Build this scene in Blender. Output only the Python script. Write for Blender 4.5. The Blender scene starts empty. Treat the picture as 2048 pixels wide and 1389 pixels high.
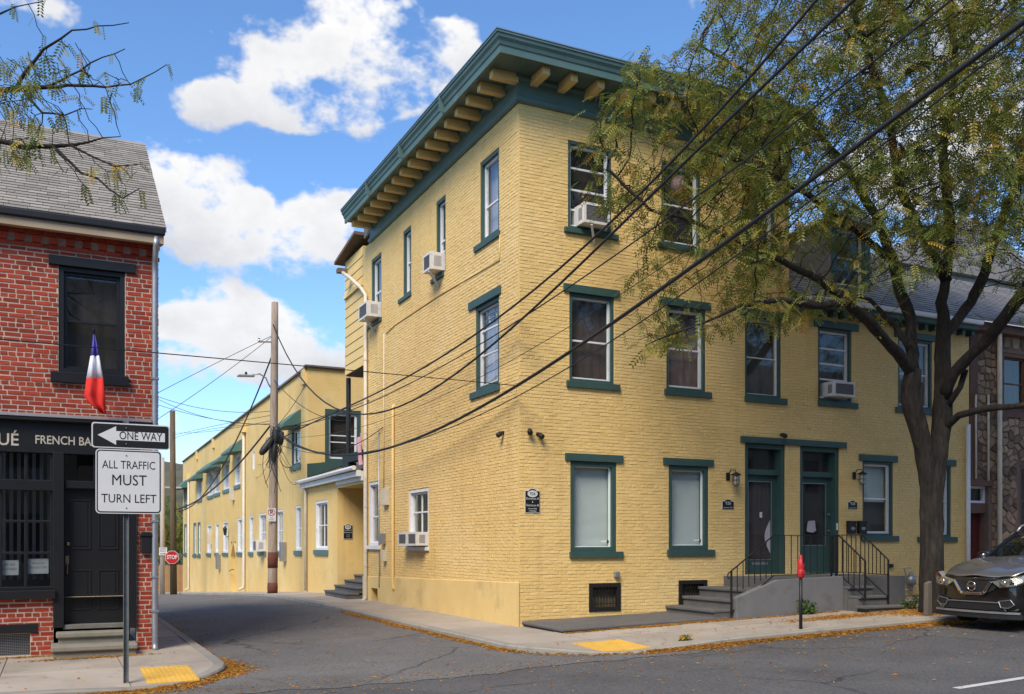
import bpy, bmesh, math, random
import numpy as np
from mathutils import Vector, Matrix, Quaternion, kdtree
R = math.radians
scene = bpy.context.scene
COL = scene.collection

# ------------------------------------------------------------------ camera
# world: X along the house fronts, Y up the side lane, Z up; the yellow corner is the origin
YAW = math.atan2(914, 1890)
FOC, PCX, HORY = 1890.0, 1024.0, 1088.0
CAM = Vector((-8.10, -16.455, 1.65))
FW = Vector((math.sin(YAW), math.cos(YAW), 0)); RT = Vector((math.cos(YAW), -math.sin(YAW), 0))
cd = bpy.data.cameras.new('camera'); cam = bpy.data.objects.new('camera', cd); COL.objects.link(cam)
cd.sensor_width = 36; cd.lens = FOC/2048*36; cd.shift_y = (HORY-694.5)/2048
cd.clip_start = .1; cd.clip_end = 6000
cam.location = CAM; cam.rotation_euler = (R(90), 0, -YAW)
scene.camera = cam

# ------------------------------------------------------------------ light
SUN_DIR = Vector((-.60, -.56, .86)).normalized()
sl = bpy.data.lights.new('sun', 'SUN'); sun = bpy.data.objects.new('sun', sl); COL.objects.link(sun)
sl.energy = 2.4; sl.angle = R(28); sl.color = (1, .90, .76)
sun.rotation_euler = SUN_DIR.to_track_quat('Z', 'Y').to_euler(); sun.location = (-20, -20, 40)
scene.view_settings.view_transform = 'Standard'; scene.view_settings.look = 'None'
scene.view_settings.exposure = 1.12; scene.view_settings.gamma = 1
scene.view_settings.use_curve_mapping = False

def ray(px, py): return FW + RT*((px-PCX)/FOC) + Vector((0, 0, (HORY-py)/FOC))

class X:
    """tiny expression wrapper for shader math nodes"""
    nt = None
    def __init__(s, v): s.v = v
    @staticmethod
    def m(op, a, b=None, c=None, clamp=False):
        n = X.nt.nodes.new('ShaderNodeMath'); n.operation = op; n.use_clamp = clamp
        for i, q in enumerate((a, b, c)):
            if q is None: continue
            if isinstance(q, X): X.nt.links.new(q.v, n.inputs[i])
            else: n.inputs[i].default_value = q
        return X(n.outputs[0])
    def __add__(s, o): return X.m('ADD', s, o)
    def __sub__(s, o): return X.m('SUBTRACT', s, o)
    def __mul__(s, o): return X.m('MULTIPLY', s, o)
    def __truediv__(s, o): return X.m('DIVIDE', s, o)
    def __rsub__(s, o): return X.m('SUBTRACT', o, s)
    def step(s, a, b):
        n = X.nt.nodes.new('ShaderNodeMapRange'); n.interpolation_type = 'SMOOTHSTEP'
        X.nt.links.new(s.v, n.inputs[0]); n.inputs[1].default_value = a; n.inputs[2].default_value = b
        return X(n.outputs[0])

# ------------------------------------------------------------------ sky: Nishita with cumulus drifting over it
world = bpy.data.worlds.new('World'); scene.world = world; world.use_nodes = True
nt = world.node_tree; nt.nodes.clear(); X.nt = nt
out = nt.nodes.new('ShaderNodeOutputWorld'); bg = nt.nodes.new('ShaderNodeBackground')
nt.links.new(bg.outputs[0], out.inputs[0]); bg.inputs[1].default_value = .12
sky = nt.nodes.new('ShaderNodeTexSky'); sky.sky_type = 'NISHITA'; sky.sun_disc = False
sky.sun_elevation = math.asin(SUN_DIR.z); sky.sun_rotation = math.atan2(SUN_DIR.x, SUN_DIR.y)
sky.air_density = 1.0; sky.dust_density = .1; sky.ozone_density = 6.0; sky.altitude = 200
tc = nt.nodes.new('ShaderNodeTexCoord'); sep = nt.nodes.new('ShaderNodeSeparateXYZ')
nt.links.new(tc.outputs['Generated'], sep.inputs[0])
dx, dy, dz = (X(sep.outputs[i]) for i in range(3))
az = X.m('ARCTAN2', dx, dy); el = X.m('ARCSINE', dz)
def wnoise(scale, detail, zs, off=(0, 0, 0), rough=.55):
    mp = nt.nodes.new('ShaderNodeMapping'); nt.links.new(tc.outputs['Generated'], mp.inputs[0])
    mp.inputs['Scale'].default_value = (1, 1, zs); mp.inputs['Location'].default_value = off
    n = nt.nodes.new('ShaderNodeTexNoise'); nt.links.new(mp.outputs[0], n.inputs['Vector'])
    n.inputs['Scale'].default_value = scale; n.inputs['Detail'].default_value = detail; n.inputs['Roughness'].default_value = rough
    return X(n.outputs[0])
def azel(px, py):
    d = ray(px, py).normalized(); return math.atan2(d.x, d.y), math.asin(d.z)
blobs = []
for px, py, rx, ry in [(400,203,75,42),(540,185,115,72),(690,148,165,112),(770,120,120,90),(850,108,130,92),(905,95,60,40),(640,218,140,40),
        (330,350,130,66),(390,430,130,84),(550,490,150,84),(660,455,90,66),
        (430,622,130,52),(600,690,160,84),(400,705,170,76),
        (720,0,110,36),(50,5,90,30),
        (1760,330,150,100),(1920,260,150,90)]:
    a, e = azel(px, py); blobs.append((a, e, rx/FOC, ry/FOC))
rs = random.Random(5)
for i in range(14):                       # the same kind of cloud goes on round the rest of the sky
    a = rs.uniform(.75, 2*math.pi-.75)
    if a > math.pi: a -= 2*math.pi
    e = rs.uniform(.12, 1.0); w = rs.uniform(.10, .22); blobs.append((a, e, w/max(.3, math.cos(e)), w*.55))
cv = nt.nodes.new('ShaderNodeCombineXYZ'); nt.links.new(az.v, cv.inputs[0]); nt.links.new(el.v, cv.inputs[1])
bsum = esum = None
for a, e, ra, re in blobs:
    v1 = nt.nodes.new('ShaderNodeVectorMath'); v1.operation = 'MULTIPLY_ADD'; nt.links.new(cv.outputs[0], v1.inputs[0])
    v1.inputs[1].default_value = (1/ra, 1/re, 0); v1.inputs[2].default_value = (-a/ra, -e/re, 0)
    v2 = nt.nodes.new('ShaderNodeVectorMath'); v2.operation = 'DOT_PRODUCT'; nt.links.new(v1.outputs[0], v2.inputs[0]); nt.links.new(v1.outputs[0], v2.inputs[1])
    b = X.m('MULTIPLY_ADD', X(v2.outputs['Value']), -.62, 1.0, clamp=True)
    bsum = b if bsum is None else bsum + b
    esum = X.m('MULTIPLY_ADD', b, e, esum if esum is not None else 0.0)
dens = X.m('MINIMUM', bsum, 1.15)
low = (el - esum/X.m('MAXIMUM', bsum, .05))*18.0
world.cycles.sampling_method = 'MANUAL'; world.cycles.sample_map_resolution = 256
n1 = wnoise(9, 5, 1.5, rough=.6); n2 = wnoise(34, 3, 1.3, (3, 1, 2), .6)
field = dens*.80 + (n1-.5)*2.7 + (n2-.5)*.9
mask = field.step(.40, .84)
haze = X.m('MULTIPLY', (el.step(.42, .02)), .10)
thick = X.m('MULTIPLY', (low*-.42 + (n1-.5)*1.6 + .28), 1.0, clamp=True)
cmx = nt.nodes.new('ShaderNodeMix'); cmx.data_type = 'RGBA'
nt.links.new(thick.v, cmx.inputs[0]); cmx.inputs[6].default_value = (4.0, 3.95, 3.9, 1); cmx.inputs[7].default_value = (2.1, 2.2, 2.45, 1)
hz = nt.nodes.new('ShaderNodeMix'); hz.data_type = 'RGBA'; nt.links.new(haze.v, hz.inputs[0])
hs = nt.nodes.new('ShaderNodeHueSaturation'); hs.inputs['Saturation'].default_value = 1.06; hs.inputs['Value'].default_value = .90; nt.links.new(sky.outputs[0], hs.inputs['Color']); nt.links.new(hs.outputs[0], hz.inputs[6]); hz.inputs[7].default_value = (2.4, 3.1, 3.9, 1)
mx = nt.nodes.new('ShaderNodeMix'); mx.data_type = 'RGBA'
nt.links.new((mask*.97).v, mx.inputs[0]); nt.links.new(hz.outputs[2], mx.inputs[6]); nt.links.new(cmx.outputs[2], mx.inputs[7])
nt.links.new(mx.outputs[2], bg.inputs[0])

# ------------------------------------------------------------------ measuring helpers (points on real planes of the place)
def on_y(px, py, y=0.0):
    d = ray(px, py); t = (y-CAM.y)/d.y; p = CAM+d*t; return p
def on_x(px, py, x=0.0):
    d = ray(px, py); t = (x-CAM.x)/d.x; p = CAM+d*t; return p
def on_z(px, py, z=0.0):
    d = ray(px, py); t = (z-CAM.z)/d.z; p = CAM+d*t; return p
def fx(px, y=0.0): return on_y(px, 0, y).x
def fz(px, py, y=0.0): return on_y(px, py, y).z
def sy(px, x=0.0): return on_x(px, 0, x).y
def sz(px, py, x=0.0): return on_x(px, py, x).z

def smooth0(v, k): return .5*(v+math.sqrt(v*v+k*k)) - .5*k if v > -30*k else 0
def gz(x, y):
    """pavement level: the street climbs to +X, the lane falls away beyond Y=15"""
    xc = max(-30, min(30, x)); yc = min(75, y)
    return (.034*xc if xc > 0 else .015*xc) - .046*smooth0(yc-15, 2.0)
KERB = .10

# ------------------------------------------------------------------ materials
MATS = {}
def M(name, col, rough=.75, var=.12, scale=3.0, bump=0.0, bscale=60.0, metal=0.0, spec=.4, rnd=0.0, dirt=None, dscale=.8, damt=.5, coat=0.0, col2=None, stretch=None, trans=0.0, bdist=.01):
    if name in MATS: return MATS[name]
    m = bpy.data.materials.new(name); m.use_nodes = True; nt = m.node_tree; X.nt = nt
    p = nt.nodes['Principled BSDF']; L = nt.links
    p.inputs['Roughness'].default_value = rough; p.inputs['Metallic'].default_value = metal
    p.inputs['Specular IOR Level'].default_value = spec; p.inputs['Coat Weight'].default_value = coat
    p.inputs['Coat Roughness'].default_value = .04
    geo = nt.nodes.new('ShaderNodeNewGeometry')
    vec = geo.outputs['Position']
    if stretch:
        mp = nt.nodes.new('ShaderNodeMapping'); mp.inputs['Scale'].default_value = stretch
        L.new(vec, mp.inputs[0]); vec = mp.outputs[0]
    def noise(sc, det=4, ro=.6):
        n = nt.nodes.new('ShaderNodeTexNoise'); L.new(vec, n.inputs['Vector'])
        n.inputs['Scale'].default_value = sc; n.inputs['Detail'].default_value = det; n.inputs['Roughness'].default_value = ro
        return X(n.outputs[0])
    def mixc(f, a, b):
        x = nt.nodes.new('ShaderNodeMix'); x.data_type = 'RGBA'
        L.new(f.v, x.inputs[0])
        for q, i in ((a, 6), (b, 7)):
            if isinstance(q, tuple): x.inputs[i].default_value = (*q, 1)
            else: L.new(q, x.inputs[i])
        return x.outputs[2]
    lo = tuple(c*(1-var) for c in col); hi = tuple(min(1, c*(1+var)) for c in (col2 or col))
    f = (noise(scale)-.5)*1.6+.5
    if rnd:
        at = nt.nodes.new('ShaderNodeAttribute'); at.attribute_name = 'rnd'
        f = f*(1-rnd) + X(at.outputs['Fac'])*rnd
    c = mixc(X.m('ADD', f, 0.0, clamp=True), lo, hi)
    if dirt is not None:
        d = noise(dscale, 6, .65).step(.52, .74)*damt
        c = mixc(d, c, dirt)
    L.new(c, p.inputs['Base Color'])
    if bump:
        b = nt.nodes.new('ShaderNodeBump'); b.inputs['Strength'].default_value = bump; b.inputs['Distance'].default_value = bdist
        L.new(noise(bscale, 5).v, b.inputs['Height']); L.new(b.outputs[0], p.inputs['Normal'])
    if trans: p.inputs['Transmission Weight'].default_value = trans
    MATS[name] = m; return m
def glass(name='window_glass', tint=(.95, .97, .96), rough=.02, refl=1.0):
    if name in MATS: return MATS[name]
    m = bpy.data.materials.new(name); m.use_nodes = True; nt = m.node_tree; nt.nodes.clear()
    o = nt.nodes.new('ShaderNodeOutputMaterial'); mx = nt.nodes.new('ShaderNodeMixShader')
    t = nt.nodes.new('ShaderNodeBsdfTransparent'); t.inputs[0].default_value = (*tint, 1)
    g = nt.nodes.new('ShaderNodeBsdfGlossy'); g.inputs['Roughness'].default_value = rough; g.inputs[0].default_value = (1, 1, 1, 1)
    X.nt = nt; fr = nt.nodes.new('ShaderNodeLayerWeight'); fc = X.m('POWER', X(fr.outputs['Facing']), 4.0)*.9+.03*refl
    nt.links.new(fc.v, mx.inputs[0]); nt.links.new(t.outputs[0], mx.inputs[1]); nt.links.new(g.outputs[0], mx.inputs[2])
    nt.links.new(mx.outputs[0], o.inputs[0]); MATS[name] = m; return m
def flat(name, col, rough=.6, metal=0, spec=.4):
    return M(name, col, rough, var=.05, scale=8, metal=metal, spec=spec)

# ------------------------------------------------------------------ mesh builder
class MB:
    def __init__(s): s.v = []; s.f = []; s.r = []
    def add(s, vs, fs, rnd=None):
        o = len(s.v); s.v += [tuple(v) for v in vs]; s.f += [tuple(i+o for i in f) for f in fs]
        s.r += [rnd if rnd is not None else .5]*len(vs); return s
    def box(s, a, b, rnd=None):
        (x0, y0, z0), (x1, y1, z1) = a, b
        return s.add([(x0,y0,z0),(x1,y0,z0),(x1,y1,z0),(x0,y1,z0),(x0,y0,z1),(x1,y0,z1),(x1,y1,z1),(x0,y1,z1)],
                     [(0,3,2,1),(4,5,6,7),(0,1,5,4),(1,2,6,5),(2,3,7,6),(3,0,4,7)], rnd)
    def hexa(s, p8, rnd=None):
        return s.add(p8, [(0,3,2,1),(4,5,6,7),(0,1,5,4),(1,2,6,5),(2,3,7,6),(3,0,4,7)], rnd)
    def bar(s, p, q, w, h=None, up=(0, 0, 1)):
        p = Vector(p); q = Vector(q); h = h or w; d = (q-p).normalized(); up = Vector(up)
        if abs(d.dot(up)) > .98: up = Vector((0, 1, 0))
        a = d.cross(up).normalized()*(w/2); b = a.cross(d).normalized()*(h/2)
        return s.hexa([p-a-b, p+a-b, q+a-b, q-a-b, p-a+b, p+a+b, q+a+b, q-a+b])
    def tube(s, pts, rad, n=8, cap=True):
        pts = [Vector(p) for p in pts]
        if not hasattr(rad, '__len__'): rad = [rad]*len(pts)
        o = len(s.v); prev = None
        for i, p in enumerate(pts):
            d = (pts[min(i+1, len(pts)-1)]-pts[max(i-1, 0)])
            d = d.normalized() if d.length > 1e-9 else Vector((0, 0, 1))
            if prev is None:
                a = d.cross(Vector((0, 0, 1)) if abs(d.z) < .9 else Vector((1, 0, 0))).normalized()
            else:
                a = prev - d*prev.dot(d)
                a = a.normalized() if a.length > 1e-6 else d.orthogonal().normalized()
            prev = a; b = d.cross(a)
            for k in range(n):
                t = 2*math.pi*k/n; s.v.append(tuple(p+(a*math.cos(t)+b*math.sin(t))*rad[i])); s.r.append(.5)
        for i in range(len(pts)-1):
            for k in range(n):
                a0 = o+i*n+k; a1 = o+i*n+(k+1) % n; s.f.append((a0, a1, a1+n, a0+n))
        if cap:
            s.f.append(tuple(o+k for k in reversed(range(n)))); s.f.append(tuple(o+(len(pts)-1)*n+k for k in range(n)))
        return s
    def lathe(s, prof, c=(0, 0, 0), n=16, axis='z'):
        o = len(s.v); c = Vector(c)
        for r, z in prof:
            for k in range(n):
                t = 2*math.pi*k/n; u, w = r*math.cos(t), r*math.sin(t)
                q = {'z': (u, w, z), 'y': (u, z, w), 'x': (z, u, w)}[axis]
                s.v.append(tuple(c+Vector(q))); s.r.append(.5)
        for i in range(len(prof)-1):
            for k in range(n):
                a0 = o+i*n+k; a1 = o+i*n+(k+1) % n; s.f.append((a0, a1, a1+n, a0+n))
        s.f.append(tuple(o+k for k in reversed(range(n)))); s.f.append(tuple(o+(len(prof)-1)*n+k for k in range(n)))
        return s
    def prism(s, poly, off):
        """closed polygon (3-D points) extruded by vector off"""
        n = len(poly); off = Vector(off); vs = [Vector(p) for p in poly]; vs += [p+off for p in vs]
        return s.add(vs, [tuple(range(n)), tuple(reversed(range(n, 2*n)))]+[(i, i+n, (i+1) % n+n, (i+1) % n) for i in range(n)])
    def build(s, name, mat, parent=None, world=True, smooth=False, bevel=0, recalc=True, origin=None):
        me = bpy.data.meshes.new(name)
        vs = s.v
        if origin is not None: ox, oy, oz = origin; vs = [(a-ox, b-oy, c-oz) for a, b, c in vs]
        me.from_pydata(vs, [], s.f)
        if recalc and len(s.f) < 60000:
            bm = bmesh.new(); bm.from_mesh(me); bmesh.ops.recalc_face_normals(bm, faces=bm.faces); bm.to_mesh(me); bm.free()
        at = me.attributes.new('rnd', 'FLOAT', 'POINT'); at.data.foreach_set('value', s.r)
        if smooth: me.polygons.foreach_set('use_smooth', [True]*len(me.polygons))
        me.materials.append(mat)
        o = link(name, me, parent, world)
        if origin is not None: o.location = origin if parent is None else Vector(origin)
        if bevel:
            b = o.modifiers.new('bevel', 'BEVEL'); b.width = bevel; b.segments = 2; b.limit_method = 'ANGLE'; b.angle_limit = R(40)
        return o
def link(name, data, parent=None, world=True):
    o = bpy.data.objects.new(name, data); COL.objects.link(o)
    if parent is not None:
        o.parent = parent
        if world: o.matrix_parent_inverse = inv_of(parent)
    return o
def inv_of(p):
    m = Matrix.Identity(4)
    while p is not None:
        m = m @ (p.matrix_basis.inverted()) if False else (m @ (p.matrix_parent_inverse @ p.matrix_basis).inverted())
        p = p.parent
    return m
def thing(name, label, cat, loc=(0, 0, 0), rz=0, group=None):
    o = bpy.data.objects.new(name, None); COL.objects.link(o); o.location = loc; o.rotation_euler = (0, 0, rz)
    o.empty_display_size = .2
    return tag(o, label, cat, group)
def tag(o, label, cat, group=None, kind=None):
    if label: o['label'] = label
    if cat: o['category'] = cat
    if group: o['group'] = group
    if kind: o['kind'] = kind
    return o
def struct(o): o['kind'] = 'structure'; return o
def stuff(o): o['kind'] = 'stuff'; return o
def text(name, s, size, mat, at, rot, parent=None, ext=.004, xs=1.0, align='CENTER', bold=0.0, width=None):
    """lettering as a mesh of its own"""
    cu = bpy.data.curves.new(name, 'FONT'); cu.body = s; cu.size = size; cu.extrude = ext; cu.offset = bold
    cu.align_x = align; cu.align_y = 'CENTER'; cu.resolution_u = 3
    t = bpy.data.objects.new(name, cu); COL.objects.link(t)
    me = bpy.data.meshes.new_from_object(t.evaluated_get(bpy.context.evaluated_depsgraph_get()))
    bpy.data.objects.remove(t); bpy.data.curves.remove(cu); me.name = name; me.materials.clear(); me.materials.append(mat)
    from mathutils import Euler
    if width: w_ = max(v.co.x for v in me.vertices)-min(v.co.x for v in me.vertices); xs = width/w_
    me.transform(Matrix.Translation(at) @ Euler(rot).to_matrix().to_4x4() @ Matrix.Diagonal((xs, 1, 1, 1)))
    return link(name, me, parent)
FACE_F = (R(90), 0, 0)             # lettering on a wall that faces -Y
FACE_S = (R(90), 0, R(-90))        # lettering on a wall that faces -X

# a wall frame: u along the wall, d outward, z up
class Wall:
    def __init__(s, side, base): s.side = side; s.base = base
    def p(s, u, d, z):
        return (u, s.base-d, z) if s.side == 'F' else ((s.base-d, u, z) if s.side == 'S' else (s.base+d, u, z))
    def box(s, mb, u0, u1, d0, d1, z0, z1, rnd=None):
        a = s.p(u0, d0, z0); b = s.p(u1, d1, z1)
        return mb.box(tuple(map(min, a, b)), tuple(map(max, a, b)), rnd)
def sub_rect(r, h):
    a0, a1, b0, b1 = r; c0, c1, e0, e1 = h
    if c0 >= a1 or c1 <= a0 or e0 >= b1 or e1 <= b0: return [r]
    o = []
    if c0 > a0: o.append((a0, c0, b0, b1))
    if c1 < a1: o.append((c1, a1, b0, b1))
    x0, x1 = max(a0, c0), min(a1, c1)
    if e0 > b0: o.append((x0, x1, b0, e0))
    if e1 < b1: o.append((x0, x1, e1, b1))
    return o
def brick_rects(u0, u1, z0, z1, holes, L, H, seed, header_rows=6):
    rg = random.Random(seed); out = []; j = 0; z = z0
    while z < z1-.01:
        hh = min(H, z1-z); hd = (j % header_rows == header_rows-1); LL = L*.5 if hd else L
        off = (0 if j % 2 else LL*.5) + rg.uniform(-.02, .02); x = u0-off
        while x < u1:
            w = LL*rg.uniform(.95, 1.05); r = (max(u0, x), min(u1, x+w), z, z+hh); x += w
            if r[1]-r[0] < .02: continue
            todo = [r]
            for h in holes: todo = [q for t in todo for q in sub_rect(t, h)]
            out += [q for q in todo if q[1]-q[0] > .02 and q[3]-q[2] > .015]
        z += H; j += 1
    return out
def brick_mesh(mb, wall, rects, joint, proud, seed, jit=.0025):
    rg = random.Random(seed)
    for u0, u1, z0, z1 in rects:
        g = joint/2; a, b, c, e = u0+g, u1-g, z0+g, z1-g
        if b-a < .008 or e-c < .006: continue
        d = proud+rg.uniform(-jit, jit); k = .004; q = lambda: rg.uniform(-.0028, .0028)
        dzj = rg.uniform(-.003, .003); c += dzj; e += dzj
        vs = [wall.p(a,-.006,c), wall.p(b,-.006,c), wall.p(b,-.006,e), wall.p(a,-.006,e),
              wall.p(a+k+q(),d+q(),c+k+q()), wall.p(b-k+q(),d+q(),c+k+q()), wall.p(b-k+q(),d+q(),e-k+q()), wall.p(a+k+q(),d+q(),e-k+q())]
        mb.add(vs, [(4,5,6,7),(0,1,5,4),(1,2,6,5),(2,3,7,6),(3,0,4,7)], rg.random())
def bricks(parent, wall, u0, u1, z0, z1, holes, mat, L=.215, H=.068, joint=.011, proud=.007, seed=1, singles=0, name='brick'):
    """running-bond masonry: the bricks that show largest are objects of their own, the rest one mesh"""
    rc = brick_rects(u0, u1, z0, z1, holes, L, H, seed)
    rc.sort(key=lambda r: (Vector(wall.p((r[0]+r[1])/2, 0, (r[2]+r[3])/2))-CAM).length)
    for i, r in enumerate(rc[:singles]):
        mb = MB(); brick_mesh(mb, wall, [r], joint, proud, seed*7919+i); mb.build(name, mat, parent)
    mb = MB(); brick_mesh(mb, wall, rc[singles:], joint, proud, seed+5)
    if mb.f: stuff(mb.build('brickwork', mat, parent, recalc=False))
def wall_sheet(name, parent, wall, u0, u1, z0, z1, holes, mat, depth=.16, d=0.0, ztop=None):
    """wall surface with openings cut out and their reveals"""
    us = sorted({u0, u1, *[min(max(h[i], u0), u1) for h in holes for i in (0, 1)]}); zs = sorted({z0, z1, *[min(max(h[i], z0), z1) for h in holes for i in (2, 3)]})
    mb = MB()
    for i in range(len(us)-1):
        for j in range(len(zs)-1):
            cu, cz = (us[i]+us[i+1])/2, (zs[j]+zs[j+1])/2
            if any(h[0] < cu < h[1] and h[2] < cz < h[3] for h in holes): continue
            mb.add([wall.p(us[i],d,zs[j]), wall.p(us[i+1],d,zs[j]), wall.p(us[i+1],d,zs[j+1]), wall.p(us[i],d,zs[j+1])], [(0,1,2,3)])
    for a, b, c, e in holes:
        for p, q in (((a,c),(b,c)), ((b,c),(b,e)), ((b,e),(a,e)), ((a,e),(a,c))):
            mb.add([wall.p(p[0],d,p[1]), wall.p(q[0],d,q[1]), wall.p(q[0],d-depth,q[1]), wall.p(p[0],d-depth,p[1])], [(0,1,2,3)])
    return mb.build(name, mat, parent, recalc=False)

# ------------------------------------------------------------------ ground, roads, pavements
def pz(x, y):
    d = 0
    for cx in (-.05, -6.75): d = max(d, .07*math.exp(-((x-cx)/1.0)**2-((y+4.1)/1.1)**2))
    return gz(x, y)-d
def grid_sheet(name, xs, ys, zf, mat):
    mb = MB(); nx = len(xs)
    mb.v = [(x, y, zf(x, y)) for y in ys for x in xs]; mb.r = [.5]*len(mb.v)
    mb.f = [(j*nx+i, j*nx+i+1, (j+1)*nx+i+1, (j+1)*nx+i) for j in range(len(ys)-1) for i in range(nx-1)]
    return struct(mb.build(name, mat, recalc=False))
def spread(a, b, n): return [a+(b-a)*i/n for i in range(n+1)]
def asphalt(name, col, col2, dirt, cracks=.6):
    m = M(name, col, .9, var=.1, scale=.7, bump=.5, bscale=170, col2=col2, dirt=dirt, dscale=.55, damt=.8, spec=.3)
    nt = m.node_tree; L = nt.links; p = nt.nodes['Principled BSDF']; X.nt = nt
    geo = [n for n in nt.nodes if n.type == 'NEW_GEOMETRY'][0]
    sp = nt.nodes.new('ShaderNodeTexVoronoi'); sp.inputs['Scale'].default_value = 70; L.new(geo.outputs['Position'], sp.inputs['Vector'])
    wn = nt.nodes.new('ShaderNodeTexWhiteNoise'); L.new(sp.outputs['Position'], wn.inputs['Vector'])
    src = p.inputs['Base Color'].links[0].from_socket
    gr = nt.nodes.new('ShaderNodeMix'); gr.data_type = 'RGBA'; gr.blend_type = 'MULTIPLY'
    f = X(wn.outputs['Value']); sc = f*.75+.62
    cb = nt.nodes.new('ShaderNodeCombineColor')
    for i in range(3): L.new(sc.v, cb.inputs[i])
    gr.inputs[0].default_value = 1; L.new(src, gr.inputs[6]); L.new(cb.outputs[0], gr.inputs[7])
    # fine cracks
    nz = nt.nodes.new('ShaderNodeTexNoise'); nz.inputs['Scale'].default_value = 1.3; nz.inputs['Detail'].default_value = 6; L.new(geo.outputs['Position'], nz.inputs['Vector'])
    mp = nt.nodes.new('ShaderNodeMix'); mp.data_type = 'VECTOR'; mp.inputs[0].default_value = .35
    L.new(geo.outputs['Position'], mp.inputs[4]); L.new(nz.outputs['Color'], mp.inputs[5])
    vc = nt.nodes.new('ShaderNodeTexVoronoi'); vc.feature = 'DISTANCE_TO_EDGE'; vc.inputs['Scale'].default_value = .42; L.new(mp.outputs[1], vc.inputs['Vector'])
    n3 = nt.nodes.new('ShaderNodeTexNoise'); n3.inputs['Scale'].default_value = .23; L.new(geo.outputs['Position'], n3.inputs['Vector'])
    cr = X(vc.outputs['Distance']).step(.010, .002)*X(n3.outputs[0]).step(.42, .55)*cracks
    dk = nt.nodes.new('ShaderNodeMix'); dk.data_type = 'RGBA'; L.new(cr.v, dk.inputs[0]); L.new(gr.outputs[2], dk.inputs[6]); dk.inputs[7].default_value = (.012, .011, .01, 1)
    L.new(dk.outputs[2], p.inputs['Base Color'])
    return m
m_road = asphalt('street_asphalt', (.080, .077, .076), (.108, .104, .10), (.064, .061, .06))
m_lane = asphalt('lane_asphalt', (.118, .111, .104), (.145, .136, .127), (.088, .082, .076))
m_conc = M('pavement_concrete', (.31, .258, .20), .9, var=.16, scale=1.2, bump=.25, bscale=90, rnd=.35, dirt=(.17, .145, .11), dscale=1.1, damt=.6, col2=(.37, .32, .26))
m_kerb = M('kerb_concrete', (.27, .25, .21), .9, var=.2, scale=4, bump=.3, bscale=70, rnd=.4, dirt=(.13, .115, .1), dscale=2.5, damt=.6)
m_base = M('joint_dirt', (.10, .085, .065), .95, var=.3, scale=9)
m_earth = M('earth', (.11, .10, .06), .95, var=.4, scale=.2, col2=(.08, .11, .04))
grid_sheet('ground', [-900,-300,-120,-60,-30,0,30,60,120,300,900], [-600,-200,-80,-30,0,15,20,30,40,50,60,75,120,300,900,1800], lambda x, y: gz(x, y)-.45, m_earth)
grid_sheet('road', spread(-70, 90, 80), spread(-24, -3.2, 22), lambda x, y: gz(x, y)-KERB, m_road)
rg = random.Random(3)
edge = [(-8.0+.35*i, -4.55+rg.uniform(-.12, .12)-.5*math.exp(-((i-11)/6)**2)) for i in range(27)]
mb = MB(); ysl = [0, .12, .35, 1]+spread(2, 60, 29)
for (ax, ay) in edge:
    for k in ysl:
        y = ay+(k if k < 1.5 else k-ay); mb.v.append((ax, y, gz(ax, y)-KERB+.006)); mb.r.append(.5)
nk = len(ysl)
mb.f = [(i*nk+j, (i+1)*nk+j, (i+1)*nk+j+1, i*nk+j+1) for i in range(len(edge)-1) for j in range(nk-1)]
struct(mb.build('lane', m_lane))
struct(grid_sheet('cross_street', spread(-60, 60, 12), [56, 58, 60, 64], lambda x, y: gz(x, y)-KERB+.02, m_road))
# worn patch and crack where the lane meets the street
m_patch = M('tar_patch', (.078, .072, .067), .95, var=.3, scale=4, bump=.6, bscale=90)
def ground_poly(name, pts, dz, mat):
    mb = MB(); mb.add([(x, y, gz(x, y)-KERB+dz) for x, y in pts], [tuple(range(len(pts)))]); o = mb.build(name, mat, recalc=False); return o

RC = 1.75
def outline(side):
    """kerb line from the lane to the street, outer edge"""
    pts = []
    if side > 0: cx, cy = -1.55+RC, -4.1+RC; a0, a1 = math.pi, 1.5*math.pi; start = (-1.55, 55); end = (45, -4.1)
    else: cx, cy = -5.9-RC, -4.1+RC; a0, a1 = 0, -.5*math.pi; start = (-5.9, 50); end = (-45, -4.1)
    def seg(p, q):
        n = max(1, int((Vector(q)-Vector(p)).length/.4)); return [(p[0]+(q[0]-p[0])*i/n, p[1]+(q[1]-p[1])*i/n) for i in range(n)]
    arc = [(cx+RC*math.cos(a0+(a1-a0)*i/10), cy+RC*math.sin(a0+(a1-a0)*i/10)) for i in range(11)]
    return seg(start, arc[0])+arc[:-1]+seg(arc[-1], end)+[end]
def clip_poly(poly, planes):
    for (nx, ny, c) in planes:          # keep nx*x+ny*y >= c
        out = []
        for i in range(len(poly)):
            a, b = poly[i], poly[(i+1) % len(poly)]; da = nx*a[0]+ny*a[1]-c; db = nx*b[0]+ny*b[1]-c
            if da >= 0: out.append(a)
            if da*db < 0: t = da/(da-db); out.append((a[0]+(b[0]-a[0])*t, a[1]+(b[1]-a[1])*t))
        poly = out
        if len(poly) < 3: return []
    return poly
KW = .16
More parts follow.
